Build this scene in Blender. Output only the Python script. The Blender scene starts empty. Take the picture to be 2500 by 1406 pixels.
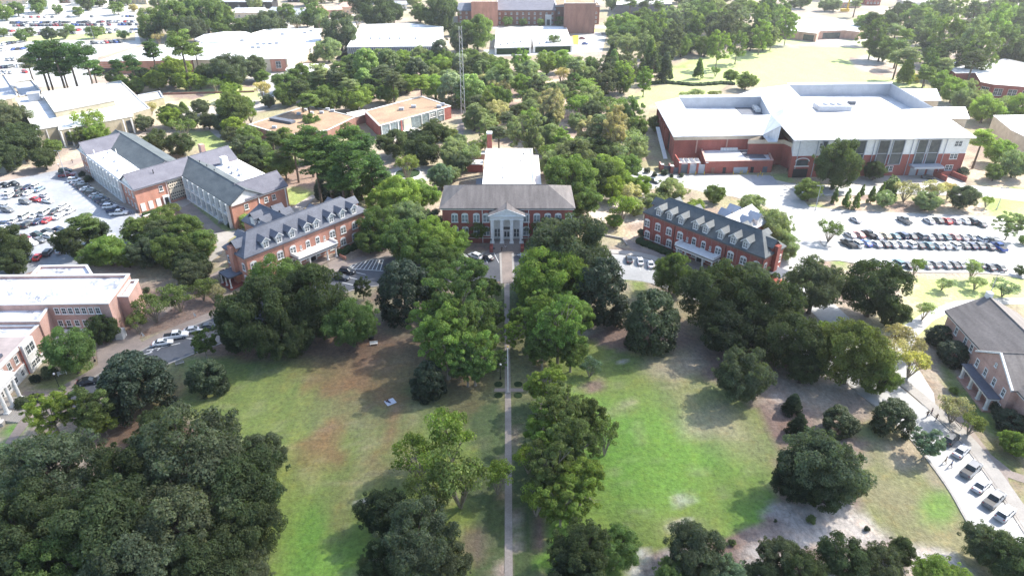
import bpy, math, random
import numpy as np
from mathutils import Vector
random.seed(7); RNG = np.random.default_rng(11)
SC = bpy.context.scene
COL = SC.collection
# ---------------------------------------------------------------- camera
CAMH = 95.0; PITCH = math.radians(29.8); FPX = 1690.0
cd = bpy.data.cameras.new("camera"); cam = bpy.data.objects.new("camera", cd); COL.objects.link(cam)
cam.location = (0, 0, CAMH); cam.rotation_euler = (math.pi/2 - PITCH, 0, 0)
cd.sensor_width = 36; cd.lens = FPX/2500*36; cd.clip_start = 1; cd.clip_end = 6000
SC.camera = cam
# ---------------------------------------------------------------- sky and sun
SUN_EL = math.radians(44); SUN_AZ = math.radians(62)      # azimuth from +Y towards +X
w = bpy.data.worlds.new("World"); SC.world = w; w.use_nodes = True
nt = w.node_tree; bg = nt.nodes["Background"]
sky = nt.nodes.new("ShaderNodeTexSky"); sky.sky_type = 'NISHITA'; sky.sun_disc = False
sky.sun_elevation = SUN_EL; sky.sun_rotation = SUN_AZ; sky.air_density = 1.0; sky.dust_density = 1.5
nt.links.new(sky.outputs[0], bg.inputs[0]); bg.inputs[1].default_value = 0.15
sd = bpy.data.lights.new("sun", 'SUN'); sd.energy = 4.9; sd.angle = math.radians(0.55); sd.color = (1, .955, .88)
sun = bpy.data.objects.new("sun", sd); COL.objects.link(sun)
sdir = Vector((math.sin(SUN_AZ)*math.cos(SUN_EL), math.cos(SUN_AZ)*math.cos(SUN_EL), math.sin(SUN_EL)))
sun.rotation_euler = (-sdir).to_track_quat('-Z', 'Y').to_euler(); sun.location = (200, 300, 400)
SC.view_settings.view_transform = 'Standard'; SC.view_settings.look = 'None'
SC.view_settings.exposure = 1.3; SC.view_settings.gamma = 1
SC.cycles.max_bounces = 6; SC.cycles.diffuse_bounces = 4; SC.cycles.glossy_bounces = 2
SC.cycles.transparent_max_bounces = 6; SC.cycles.transmission_bounces = 2; SC.cycles.volume_bounces = 0
SC.cycles.use_adaptive_sampling = True
# ---------------------------------------------------------------- geometry helpers
CP, SP = math.cos(PITCH), math.sin(PITCH)
def P(px, py, z=0.0):
    """place on the level z seen at this point of the 2500 px survey picture"""
    v = (703-py)/FPX; Z = (CAMH-z)/(SP-v*CP)
    return ((px-1250)/FPX*Z, Z*(CP+v*SP), z)
def depth(y, z=0): return y*CP+(CAMH-z)*SP
def proj(x, y, z):
    Z = depth(y, z); return 1250+x/Z*FPX, 703-((y*SP-(CAMH-z)*CP)/Z)*FPX
ORG = {}
def tag(o, label, cat, group=None, kind=None):
    if label: o["label"] = label
    if cat: o["category"] = cat
    if group: o["group"] = group
    if kind: o["kind"] = kind
    return o
def thing(name, label, cat, loc, rot=0, group=None):
    o = bpy.data.objects.new(name, None); COL.objects.link(o); o.empty_display_size = 1
    o.location = loc; o.rotation_euler = (0, 0, rot); ORG[o] = Vector(loc)
    return tag(o, label, cat, group)
class MB:
    def __init__(s): s.v = []; s.f = []; s.m = []
    def face(s, pts, mi=0):
        n = len(s.v); s.v += [tuple(p) for p in pts]; s.f.append(tuple(range(n, n+len(pts)))); s.m.append(mi)
    def box(s, c, d, ang=0, mi=0):
        ca, sa = math.cos(ang), math.sin(ang); n = len(s.v)
        for z in (-.5, .5):
            for x, y in ((-.5, -.5), (.5, -.5), (.5, .5), (-.5, .5)):
                x1, y1 = x*d[0], y*d[1]
                s.v.append((c[0]+x1*ca-y1*sa, c[1]+x1*sa+y1*ca, c[2]+z*d[2]))
        for q in ((0,3,2,1), (4,5,6,7), (0,1,5,4), (1,2,6,5), (2,3,7,6), (3,0,4,7)):
            s.f.append(tuple(n+i for i in q)); s.m.append(mi)
    def prism(s, poly, z0, z1, mi=0, bottom=False, top=True):
        n = len(poly); a = sum(poly[i][0]*poly[(i+1) % n][1]-poly[(i+1) % n][0]*poly[i][1] for i in range(n))
        if a < 0: poly = poly[::-1]
        for i in range(n):
            p, q = poly[i], poly[(i+1) % n]
            s.face([(p[0], p[1], z0), (q[0], q[1], z0), (q[0], q[1], z1), (p[0], p[1], z1)], mi)
        if top: s.face([(p[0], p[1], z1) for p in poly], mi)
        if bottom: s.face([(p[0], p[1], z0) for p in poly[::-1]], mi)
    def tube(s, p0, p1, r0, r1, n=6, mi=0, cap=True):
        a = Vector(p0); b = Vector(p1); d = (b-a).normalized()
        e = d.orthogonal().normalized(); g = d.cross(e); k = len(s.v)
        for i in range(n):
            t = 2*math.pi*i/n; o = e*math.cos(t)+g*math.sin(t); s.v.append(tuple(a+o*r0)); s.v.append(tuple(b+o*r1))
        for i in range(n):
            j = (i+1) % n; s.f.append((k+2*i, k+2*j, k+2*j+1, k+2*i+1)); s.m.append(mi)
        if cap: s.f.append(tuple(k+2*i+1 for i in range(n))); s.m.append(mi)
    def slab(s, top, t, mi=0):
        """sloping plate: polygon of 3-d points given a thickness t downwards"""
        n = len(top)
        nz = sum((top[i][0]*top[(i+1) % n][1]-top[(i+1) % n][0]*top[i][1]) for i in range(n))
        if nz < 0: top = top[::-1]
        lo = [(p[0], p[1], p[2]-t) for p in top]
        s.face(top, mi); s.face(lo[::-1], mi)
        for i in range(n):
            j = (i+1) % n; s.face([lo[i], lo[j], top[j], top[i]], mi)
    def ball(s, c, r, nu=10, nv=7, mi=0):
        k = len(s.v)
        for j in range(nv+1):
            ph = math.pi*j/nv
            for i in range(nu):
                t = 2*math.pi*i/nu; s.v.append((c[0]+r[0]*math.sin(ph)*math.cos(t), c[1]+r[1]*math.sin(ph)*math.sin(t), c[2]+r[2]*math.cos(ph)))
        for j in range(nv):
            for i in range(nu):
                i2 = (i+1) % nu; s.f.append((k+j*nu+i, k+(j+1)*nu+i, k+(j+1)*nu+i2, k+j*nu+i2)); s.m.append(mi)
    def mesh(s, name, mats, org=(0, 0, 0), smooth=False):
        me = bpy.data.meshes.new(name)
        o = Vector(org); me.from_pydata([(x-o.x, y-o.y, z-o.z) for x, y, z in s.v], [], s.f)
        for m in (mats if isinstance(mats, (list, tuple)) else [mats]): me.materials.append(m)
        me.polygons.foreach_set("material_index", s.m)
        if smooth: me.polygons.foreach_set("use_smooth", [True]*len(s.f))
        me.update(); return me
    def build(s, name, mats, parent=None, org=None, smooth=False):
        o3 = ORG[parent] if parent is not None else Vector(org or (0, 0, 0))
        me = s.mesh(name, mats, o3, smooth)
        return link(name, me, parent, o3)
def link(name, me, parent=None, org=None, loc=None, rot=0):
    ob = bpy.data.objects.new(name, me); COL.objects.link(ob)
    if parent is not None:
        ob.parent = parent; ORG[ob] = ORG[parent]
        if loc is not None: ob.location = Vector(loc)-ORG[parent]; ORG[ob] = Vector(loc)
    else:
        ob.location = Vector(loc if loc is not None else (org or (0, 0, 0))); ORG[ob] = ob.location.copy()
    ob.rotation_euler = (0, 0, rot)
    return ob
def sub(name, me, parent):                                # child sharing the parent's own frame
    ob = bpy.data.objects.new(name, me); COL.objects.link(ob); ob.parent = parent; ORG[ob] = ORG[parent]; return ob
class Frame:
    """plan frame: a along the facade (left to right seen from outside), b into the building"""
    def __init__(s, o, u, v=None):
        l = math.hypot(*u); s.o = o; s.u = (u[0]/l, u[1]/l); s.v = v or (-s.u[1], s.u[0]); s.ang = math.atan2(s.u[1], s.u[0])
    def __call__(s, a, b, z=0): return (s.o[0]+a*s.u[0]+b*s.v[0], s.o[1]+a*s.u[1]+b*s.v[1], z)
    def solve(s, px, b, z):
        k = (px-1250)/FPX; x0, y0, _ = s(0, b, z)
        return (k*depth(y0, z)-x0)/(s.u[0]-k*s.u[1]*CP)
    def rect(s, a0, a1, b0, b1): return [s(a0, b0)[:2], s(a1, b0)[:2], s(a1, b1)[:2], s(a0, b1)[:2]]
def inset(poly, d):
    n = len(poly); a = sum(poly[i][0]*poly[(i+1) % n][1]-poly[(i+1) % n][0]*poly[i][1] for i in range(n)); sg = 1 if a > 0 else -1
    out = []
    for i in range(n):
        p0, p1, p2 = Vector(poly[i-1][:2]), Vector(poly[i][:2]), Vector(poly[(i+1) % n][:2])
        e1 = (p1-p0).normalized(); e2 = (p2-p1).normalized()
        n1 = Vector((-e1.y, e1.x))*sg; n2 = Vector((-e2.y, e2.x))*sg
        m = n1+n2; k = max(.35, m.dot(m)/2); out.append(tuple(p1+m*(d/k)))
    return out
def smooth_line(pts, n=6):
    p = [Vector(q) for q in pts]; p = [p[0]*2-p[1]]+p+[p[-1]*2-p[-2]]; out = []
    for i in range(1, len(p)-2):
        for k in range(n):
            t = k/n; out.append(tuple(.5*((2*p[i])+(p[i+1]-p[i-1])*t+(2*p[i-1]-5*p[i]+4*p[i+1]-p[i+2])*t*t+(3*p[i]-p[i-1]-3*p[i+1]+p[i+2])*t**3)))
    out.append(tuple(p[-2])); return out
# ---------------------------------------------------------------- materials
def nodes(name):
    m = bpy.data.materials.new(name); m.use_nodes = True; n = m.node_tree; return m, n, n.nodes["Principled BSDF"]
def N(nt, t, **k):
    x = nt.nodes.new(t)
    for a, b in k.items(): setattr(x, a, b)
    return x
def pos(nt, sc=(1, 1, 1)):
    g = N(nt, "ShaderNodeNewGeometry"); m = N(nt, "ShaderNodeMapping"); m.inputs['Scale'].default_value = sc
    nt.links.new(g.outputs['Position'], m.inputs[0]); return m.outputs[0]
def noise(nt, co, scale, det=3, rough=.55):
    t = N(nt, "ShaderNodeTexNoise"); t.inputs['Scale'].default_value = scale; t.inputs['Detail'].default_value = det
    t.inputs['Roughness'].default_value = rough; nt.links.new(co, t.inputs['Vector']); return t.outputs['Fac']
def ramp(nt, fac, a, b, ca=0.0, cb=1.0):
    r = N(nt, "ShaderNodeMapRange"); r.inputs[1].default_value = a; r.inputs[2].default_value = b
    r.inputs[3].default_value = ca; r.inputs[4].default_value = cb; nt.links.new(fac, r.inputs[0]); return r.outputs[0]
def mix(nt, fac, a, b, mode='MIX'):
    m = N(nt, "ShaderNodeMix", data_type='RGBA', blend_type=mode)
    if isinstance(fac, (int, float)): m.inputs[0].default_value = fac
    else: nt.links.new(fac, m.inputs[0])
    for i, c in ((6, a), (7, b)):
        if isinstance(c, tuple): m.inputs[i].default_value = (*c[:3], 1)
        else: nt.links.new(c, m.inputs[i])
    return m.outputs[2]
def mat(name, c1, c2=None, scale=.3, rough=.8, spec=.3, metal=0, stretch=(1, 1, 1), fine=.12, fscale=3.0, lo=.35, hi=.65, bump=0):
    m, n, b = nodes(name); c2 = c2 or tuple(x*.8 for x in c1)
    co = pos(n, stretch); c = mix(n, ramp(n, noise(n, co, scale, 5), lo, hi), c1, c2)
    if fine:
        f = ramp(n, noise(n, pos(n), fscale, 4, .7), .3, .7, 1-fine, 1+fine)
        c = mix(n, 1.0, c, f, 'MULTIPLY')
    n.links.new(c, b.inputs['Base Color']); b.inputs['Roughness'].default_value = rough
    b.inputs['Specular IOR Level'].default_value = spec; b.inputs['Metallic'].default_value = metal
    if bump:
        bp = N(n, "ShaderNodeBump"); bp.inputs['Distance'].default_value = bump; n.links.new(noise(n, pos(n), fscale, 4, .7), bp.inputs['Height']); n.links.new(bp.outputs[0], b.inputs['Normal'])
    return m
def brickmat(name, c1, c2, mortar):
    m, n, b = nodes(name)
    g = N(n, "ShaderNodeNewGeometry"); sx = N(n, "ShaderNodeSeparateXYZ"); n.links.new(g.outputs['Position'], sx.inputs[0])
    ad = N(n, "ShaderNodeMath", operation='ADD'); n.links.new(sx.outputs[0], ad.inputs[0]); n.links.new(sx.outputs[1], ad.inputs[1])
    cb = N(n, "ShaderNodeCombineXYZ"); n.links.new(ad.outputs[0], cb.inputs[0]); n.links.new(sx.outputs[2], cb.inputs[1])
    t = N(n, "ShaderNodeTexBrick"); t.inputs['Scale'].default_value = 1; t.inputs['Brick Width'].default_value = .34; t.inputs['Row Height'].default_value = .12
    t.inputs['Mortar Size'].default_value = .012; t.inputs['Color1'].default_value = (*c1, 1); t.inputs['Color2'].default_value = (*c2, 1); t.inputs['Mortar'].default_value = (*mortar, 1)
    n.links.new(cb.outputs[0], t.inputs['Vector'])
    f = ramp(n, noise(n, pos(n, (.35, .35, .12)), 1.0, 4), .3, .7, .78, 1.18)
    n.links.new(mix(n, 1.0, t.outputs[0], f, 'MULTIPLY'), b.inputs['Base Color']); b.inputs['Roughness'].default_value = .85
    return m
M = {}
M['brick'] = brickmat("red_brick", (.37, .075, .05), (.28, .058, .042), (.32, .2, .17))
M['brick2'] = brickmat("orange_brick", (.56, .235, .155), (.46, .185, .125), (.48, .34, .27))
M['brick3'] = brickmat("pale_brick", (.56, .33, .26), (.46, .25, .20), (.52, .42, .37))
M['brick4'] = brickmat("brown_brick", (.30, .14, .10), (.22, .10, .075), (.3, .22, .18))
M['white'] = mat("white_paint", (.82, .81, .78), (.72, .70, .66), 1.2, .6, .4, fine=.05)
M['dirtywhite'] = mat("weathered_white_paint", (.7, .68, .63), (.52, .49, .44), .8, .7, .3)
M['beige'] = mat("beige_stucco", (.46, .40, .29), (.36, .31, .22), .4, .85, .2)
M['cream'] = mat("cream_stone", (.66, .58, .46), (.55, .47, .36), .4, .8, .2)
M['slate'] = mat("slate_shingle", (.125, .135, .165), (.085, .095, .12), .25, .62, .4, stretch=(1, 1, 3), fine=.22, fscale=2.2)
M['slate2'] = mat("green_grey_shingle", (.105, .12, .124), (.066, .078, .084), .22, .6, .4, stretch=(1, 1, 3), fine=.22, fscale=2.2)
M['purple'] = mat("mauve_grey_shingle", (.14, .14, .168), (.105, .105, .13), .3, .65, .35, fine=.15, fscale=2.2)
M['greyroof'] = mat("grey_shingle", (.20, .178, .165), (.135, .12, .112), .35, .7, .3, stretch=(2.2, .3, .3), fine=.18, fscale=2.0)
def seamed(name, c1, c2, sx, sy):
    m, n, b = nodes(name); t = N(n, "ShaderNodeTexBrick"); t.inputs['Scale'].default_value = 1; t.inputs['Brick Width'].default_value = sx; t.inputs['Row Height'].default_value = sy; t.inputs['Mortar Size'].default_value = .06
    t.inputs['Color1'].default_value = (*c1, 1); t.inputs['Color2'].default_value = (*[q*.93 for q in c1], 1); t.inputs['Mortar'].default_value = (*c2, 1); n.links.new(pos(n), t.inputs['Vector'])
    c = mix(n, 1.0, t.outputs[0], ramp(n, noise(n, pos(n), .13, 5, .65), .3, .62, .62, 1.02), 'MULTIPLY'); c = mix(n, ramp(n, noise(n, pos(n), .5, 4, .7), .62, .75, 0, .35), c, (.34, .33, .31))
    n.links.new(c, b.inputs['Base Color']); b.inputs['Roughness'].default_value = .5; return m
M['whiteroof'] = seamed("white_membrane", (.78, .79, .80), (.45, .45, .46), 12, 3.2)
M['_unused'] = mat("white_membrane", (.80, .81, .82), (.66, .67, .68), .09, .45, .5, fine=.05)
M['metalroof'] = seamed("pale_metal_roof", (.74, .75, .77), (.55, .56, .58), 40, 1.6)
M['lightgrey'] = mat("light_grey_metal", (.42, .44, .48), (.36, .38, .42), .3, .5, .5)
M['tan'] = mat("tan_gravel_roof", (.38, .265, .175), (.24, .165, .115), .11, .9, .2, fine=.25, fscale=1.2, lo=.3, hi=.7)
M['conc'] = mat("concrete", (.42, .39, .35), (.32, .295, .265), .2, .85, .3, fine=.12)
M['path'] = mat("paving", (.33, .27, .23), (.24, .20, .175), .25, .85, .3, fine=.15)
M['walk'] = mat("tan_concrete", (.38, .325, .28), (.29, .25, .215), .3, .85, .3, fine=.15)
M['asph'] = mat("asphalt", (.115, .12, .13), (.078, .082, .092), .09, .62, .5, fine=.16, fscale=1.4)
M['asph2'] = mat("worn_asphalt", (.34, .355, .38), (.24, .25, .27), .06, .5, .55, fine=.14, fscale=1.0)
M['asph_glare'] = mat("glare_pale_asphalt", (.46, .455, .44), (.34, .335, .32), .05, .5, .5, fine=.12, fscale=1.0)  # light asphalt with the sun's glare put into its base colour
M['paint'] = mat("road_paint", (.8, .8, .78), (.6, .6, .58), 1.5, .6, .4)
M['yellow'] = mat("yellow_paint", (.75, .5, .06), (.6, .4, .05), 1, .5, .4)
M['glass'] = mat("window_glass", (.035, .045, .055), (.08, .095, .10), .6, .24, .5, fine=0)
M['glasspale'] = mat("pale_window_glass", (.25, .30, .31), (.12, .15, .16), .9, .24, .5, fine=0)  # panes of a paler grey-green tone
M['dark'] = mat("dark_metal", (.03, .03, .034), (.02, .02, .024), 1, .5, .4)
M['greydark'] = mat("grey_paint", (.13, .14, .17), (.10, .11, .13), .5, .6, .4)
M['bark'] = mat("bark", (.16, .13, .10), (.09, .07, .055), 1.5, .9, .1)
M['palebark'] = mat("pale_bark", (.38, .34, .27), (.24, .20, .16), 1.5, .9, .1)
M['mulch'] = mat("pine_straw", (.20, .11, .075), (.13, .07, .05), .8, .95, .1, fine=.25)
M['hedge'] = mat("hedge_leaf", (.035, .065, .02), (.02, .04, .015), 2.0, .8, .2, fine=.5, fscale=5, bump=.3)
def stained():
    m, n, b = nodes("stained_roof_membrane")
    co = pos(n, (.55, 1.0, 1)); w = N(n, "ShaderNodeTexNoise"); w.inputs['Scale'].default_value = .5; w.inputs['Detail'].default_value = 3; n.links.new(co, w.inputs['Vector'])
    mx = N(n, "ShaderNodeMix", data_type='VECTOR'); mx.inputs[0].default_value = .5
    ad = N(n, "ShaderNodeVectorMath", operation='MULTIPLY_ADD'); n.links.new(w.outputs['Color'], ad.inputs[0]); ad.inputs[1].default_value = (3.2, 3.2, 0); n.links.new(co, ad.inputs[2])
    v = N(n, "ShaderNodeTexVoronoi", feature='DISTANCE_TO_EDGE'); v.inputs['Scale'].default_value = .8; n.links.new(ad.outputs[0], v.inputs['Vector'])
    line = ramp(n, v.outputs['Distance'], .02, .16, 1, 0)
    pres = ramp(n, noise(n, pos(n), .12, 3), .42, .6, 0.05, 1)
    mul = N(n, "ShaderNodeMath", operation='MULTIPLY'); n.links.new(line, mul.inputs[0]); n.links.new(pres, mul.inputs[1])
    c = mix(n, mul.outputs[0], (.82, .82, .84), (.19, .20, .235)); c = mix(n, 1.0, c, ramp(n, noise(n, pos(n), .35, 4), .3, .7, .8, 1.1), 'MULTIPLY')
    n.links.new(c, b.inputs['Base Color']); b.inputs['Roughness'].default_value = .6; return m
M['stained'] = stained()
def objcol(name, rough, spec, coat=0):
    m, n, b = nodes(name); o = N(n, "ShaderNodeObjectInfo")
    n.links.new(o.outputs['Color'], b.inputs['Base Color']); b.inputs['Roughness'].default_value = rough
    b.inputs['Specular IOR Level'].default_value = spec; b.inputs['Coat Weight'].default_value = coat; b.inputs['Coat Roughness'].default_value = .2
    return m
M['carpaint'] = objcol("car_paint", .35, .5, .7)
def foliage(name, transl, rough, spec):
    m, n, b = nodes(name); o = N(n, "ShaderNodeObjectInfo"); a = N(n, "ShaderNodeAttribute", attribute_name="leafvar")
    c = mix(n, 1.0, o.outputs['Color'], a.outputs['Color'], 'MULTIPLY')
    n.links.new(c, b.inputs['Base Color']); b.inputs['Roughness'].default_value = rough; b.inputs['Specular IOR Level'].default_value = spec
    t = N(n, "ShaderNodeBsdfTranslucent"); n.links.new(mix(n, 1.0, c, (1.5, 1.7, .7), 'MULTIPLY'), t.inputs[0])
    ms = N(n, "ShaderNodeMixShader"); ms.inputs[0].default_value = transl
    n.links.new(b.outputs[0], ms.inputs[1]); n.links.new(t.outputs[0], ms.inputs[2]); n.links.new(ms.outputs[0], n.nodes["Material Output"].inputs[0])
    return m
M['leaf'] = foliage("foliage", .42, .72, .12)
M['leafgloss'] = foliage("glossy_foliage", .22, .5, .3)
# ---------------------------------------------------------------- ground
def axis(lo, hi, d0, dmax, pow_):
    a = [lo]; 
    while a[-1] < hi: a.append(a[-1]+d0+(dmax-d0)*min(1, max(0, (a[-1]-60)/700))**pow_)
    return a
gy = [-300, -120, 0, 30]+axis(50, 900, .9, 6, 1.0)+[1000, 1200, 1600, 2500]
gx = [-2000, -1300, -900]+list(np.arange(-600, 600.1, 2.1))+[900, 1300, 2000]
GX, GY = np.meshgrid(np.array(gx, float), np.array(gy, float))
def vnoise(x, y, s, seed):
    r = np.random.default_rng(seed); g = r.random((64, 64)); u = x/s; v = y/s; iu = np.floor(u).astype(int); iv = np.floor(v).astype(int)
    fu = u-iu; fv = v-iv; fu = fu*fu*(3-2*fu); fv = fv*fv*(3-2*fv); q = lambda a, b: g[a % 64, b % 64]
    return (q(iu, iv)*(1-fu)+q(iu+1, iv)*fu)*(1-fv)+(q(iu, iv+1)*(1-fu)+q(iu+1, iv+1)*fu)*fv
def fbm(x, y, s, seed): return sum(vnoise(x, y, s/2**k, seed+k)*.5**k for k in range(4))/1.875
gd = np.maximum(GY*CP+CAMH*SP, 8); PXg = 1250+GX/gd*FPX; PYg = 703-(GY*SP-CAMH*CP)/gd*FPX
edge = (fbm(GX, GY, 9, 3)-.5)
scl = FPX/gd
PXn = PXg+edge*scl*7; PYn = PYg+(fbm(GX, GY, 8, 20)-.5)*scl*4
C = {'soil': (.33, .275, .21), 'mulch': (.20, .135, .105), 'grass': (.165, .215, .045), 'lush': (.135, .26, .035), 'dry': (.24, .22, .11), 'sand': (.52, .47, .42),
     'brown': (.165, .10, .06), 'darkgrass': (.075, .105, .035), 'field': (.36, .42, .14), 'concrete': (.5, .48, .44), 'olive': (.17, .17, .07), 'straw': (.42, .33, .24)}
n1 = fbm(GX, GY, 26, 40)[..., None]; n2 = fbm(GX, GY, 7, 60)[..., None]
def lerp(a, b, t): return np.array(a)*(1-t)+np.array(b)*t
gc = lerp(C['soil'], C['dry'], np.clip((n1-.35)*3, 0, 1)); gc = lerp(gc, C['mulch'], np.clip((n2-.5)*3.5, 0, .8))
def inpoly(poly, x, y):
    r = np.zeros(x.shape, bool); n = len(poly)
    for i in range(n):
        x1, y1 = poly[i]; x2, y2 = poly[(i+1) % n]
        if y1 == y2: continue
        r ^= ((y1 > y) != (y2 > y)) & (x < (x2-x1)*(y-y1)/(y2-y1)+x1)
    return r
def sdist(poly, x, y):
    d = np.full(x.shape, 1e9); n = len(poly)
    for i in range(n):
        ax, ay = poly[i]; bx, by = poly[(i+1) % n]; ex, ey = bx-ax, by-ay
        t = np.clip(((x-ax)*ex+(y-ay)*ey)/(ex*ex+ey*ey+1e-9), 0, 1)
        d = np.minimum(d, np.hypot(x-ax-t*ex, y-ay-t*ey))
    return np.where(inpoly(poly, x, y), d, -d)
def gp(poly, col, col2=None, fe=6, amt=1.0, pat=None):
    """region of the survey painted on the ground: poly outline, soft edge fe"""
    global gc
    xs = [p[0] for p in poly]; ys = [p[1] for p in poly]
    mk = (PXn > min(xs)-fe*3) & (PXn < max(xs)+fe*3) & (PYn > min(ys)-fe*3) & (PYn < max(ys)+fe*3)
    if not mk.any(): return
    t = np.clip(.5+sdist(poly, PXn[mk], PYn[mk])/fe, 0, 1)[..., None]*amt
    c = np.array(C[col]) if col2 is None else lerp(C[col], C[col2], np.clip(((pat if pat is not None else n1)[mk]-.42)*4, 0, 1))
    gc[mk] = gc[mk]*(1-t)+c*t
def ge(cx, cy, rx, ry, col, amt=1.0, fe=.6):
    """soft patch"""
    global gc
    d = np.hypot((PXn-cx)/rx, (PYn-cy)/ry); t = (np.clip((1+fe/2-d)/fe, 0, 1)*amt)[..., None]
    gc = gc*(1-t)+np.array(C[col])*t
rust = fbm(GX*1.0, GY*.35, 5, 77); rust2 = fbm(GX, GY, 16, 88)
# foreground lawns of the circle
gp([(380, 880), (560, 860), (900, 830), (1000, 880), (1232, 880), (1232, 1420), (560, 1420), (640, 1100), (430, 1010)], 'grass', 'grass', 14)
ge(560, 960, 190, 70, 'grass', .8); ge(780, 1330, 110, 130, 'lush', .95, .9); ge(700, 1120, 70, 110, 'grass', .7, .9); ge(770, 1060, 110, 60, 'grass', .4, .9)
gp([(380, 880), (470, 870), (450, 960), (410, 1010), (520, 1080), (240, 1100), (260, 960)], 'brown', 'olive', 20)
ge(900, 960, 140, 95, 'brown', .4, 1.0); ge(960, 870, 160, 55, 'brown', .95, .8); ge(850, 1150, 120, 70, 'brown', .25, 1.1); ge(1080, 950, 170, 90, 'darkgrass', .7, .9); ge(860, 1010, 100, 50, 'olive', .5, 1)
ge(760, 880, 60, 28, 'brown', .5, .9); ge(650, 905, 90, 30, 'grass', .5, .9); ge(830, 1270, 50, 70, 'brown', .5, .9); ge(950, 1080, 60, 130, 'olive', .5, .9); ge(1150, 960, 90, 60, 'brown', .5, .8)
for cx in (900, 935, 968, 1000):
    gp([(cx, 970), (cx+6, 970), (cx-22, 1190), (cx-32, 1190)], 'dry', fe=5, amt=.5)
gp([(500, 820), (930, 800), (960, 830), (880, 862), (600, 882), (520, 870)], 'mulch', 'brown', 16)
ge(1100, 900, 90, 50, 'brown', .5, .8)
gp([(1165, 980), (1232, 980), (1232, 1420), (1150, 1420)], 'darkgrass', fe=8); gp([(1252, 960), (1312, 960), (1316, 1420), (1254, 1420)], 'darkgrass', fe=8)  # dark green grass verges along the avenue path
gp([(1185, 690), (1300, 690), (1300, 980), (1180, 980)], 'darkgrass', 'olive', 16)
ge(1160, 1330, 22, 50, 'mulch', .8, .8)
gp([(1310, 1230), (1345, 1230), (1340, 1420), (1306, 1420)], 'mulch', fe=10)
gp([(1340, 860), (1440, 826), (1540, 862), (1640, 870), (1720, 940), (1840, 990), (1895, 1060), (1890, 1160), (1880, 1270), (1740, 1320), (1590, 1335), (1590, 1420), (1330, 1420), (1320, 1100)], 'lush', 'grass', 12)
gp([(1560, 866), (1640, 872), (1740, 950), (1845, 1000), (1895, 1070), (1880, 1150), (1720, 1090), (1640, 1000)], 'dry', fe=60, amt=.6)
ge(1660, 900, 70, 26, 'straw', .7, 1); ge(1750, 920, 60, 40, 'olive', .6, .9); ge(1730, 1030, 60, 40, 'straw', .35, 1)
ge(1667, 1212, 22, 16, 'sand', .75, 1); ge(1660, 1274, 24, 12, 'sand', .75, 1); ge(1540, 983, 26, 10, 'straw', .6, 1); ge(1520, 1010, 38, 18, 'dry', .5, 1); ge(1440, 945, 26, 20, 'mulch', .9, .5)
ge(1470, 815, 60, 18, 'sand', .5, .9); ge(1590, 820, 110, 42, 'mulch', .9, .6)
gp([(1430, 835), (1500, 800), (1560, 860), (1480, 850)], 'mulch', fe=8)
gp([(1680, 850), (1740, 830), (2010, 900), (2110, 960), (2130, 1080), (2090, 1120), (1930, 1010), (1850, 985), (1720, 930)], 'mulch', 'soil', 14)
gp([(1840, 985), (1900, 950), (1990, 1010), (1960, 1090), (1900, 1085)], 'sand', 'mulch', 14)
gp([(1985, 905), (2050, 915), (2110, 960), (2060, 965), (2000, 940)], 'sand', fe=10)
gp([(1880, 1215), (2080, 1215), (2110, 1265), (2190, 1310), (2330, 1332), (2370, 1420), (1560, 1420), (1600, 1340), (1780, 1310), (1870, 1280)], 'sand', 'mulch', 14, pat=n2)
gp([(1885, 1215), (1990, 1225), (1960, 1300), (1880, 1290)], 'mulch', fe=18, amt=.3)
gp([(1558, 1290), (1575, 1330), (1592, 1420), (1550, 1420)], 'sand', fe=8)
gp([(2085, 1150), (2140, 1110), (2220, 1130), (2290, 1195), (2372, 1320), (2330, 1335), (2190, 1305), (2110, 1260), (2080, 1215)], 'grass', 'dry', 14)
ge(2290, 1240, 50, 40, 'lush', .8, .8); ge(2170, 1120, 60, 40, 'olive', .8, .8); ge(2200, 1110, 45, 30, 'straw', .7, .8); ge(2120, 1050, 40, 30, 'grass', .7)
# right lower side by the terrace
gp([(2285, 1010), (2330, 1045), (2500, 1240), (2500, 1300), (2440, 1210), (2330, 1080), (2270, 1005)], 'grass', 'dry', 6)
gp([(2290, 880), (2350, 960), (2500, 1080), (2500, 1160), (2400, 1060), (2300, 950)], 'grass', 'mulch', 10)
gp([(2400, 1060), (2500, 1090), (2500, 1200), (2440, 1150)], 'brown', 'grass', 10)
ge(2150, 850, 130, 60, 'straw', .8, .7); ge(2250, 780, 100, 40, 'field', .8, .8)
gp([(2200, 690), (2500, 690), (2500, 730), (2300, 735), (2220, 760), (2190, 800)], 'field', 'straw', 12, pat=n2)
gp([(2230, 680), (2500, 672), (2500, 712), (2230, 712)], 'field', 'grass', 6)
gp([(2040, 630), (2090, 640), (2080, 648), (2030, 645)], 'grass', fe=4)
ge(2030, 590, 42, 18, 'grass', 1, .3); ge(1985, 512, 26, 10, 'grass', 1, .4); ge(1995, 534, 28, 9, 'grass', 1, .4)
gp([(2020, 480), (2210, 485), (2400, 500), (2420, 522), (2080, 514), (2010, 505)], 'straw', 'mulch', 8, pat=n2)
gp([(2400, 485), (2500, 480), (2500, 560), (2440, 550), (2410, 520)], 'field', 'grass', 6)
gp([(1890, 425), (1925, 425), (1930, 445), (1900, 447)], 'grass', fe=3); gp([(2360, 400), (2500, 400), (2500, 480), (2400, 470)], 'straw', 'grass', 8, pat=n2)
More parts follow.
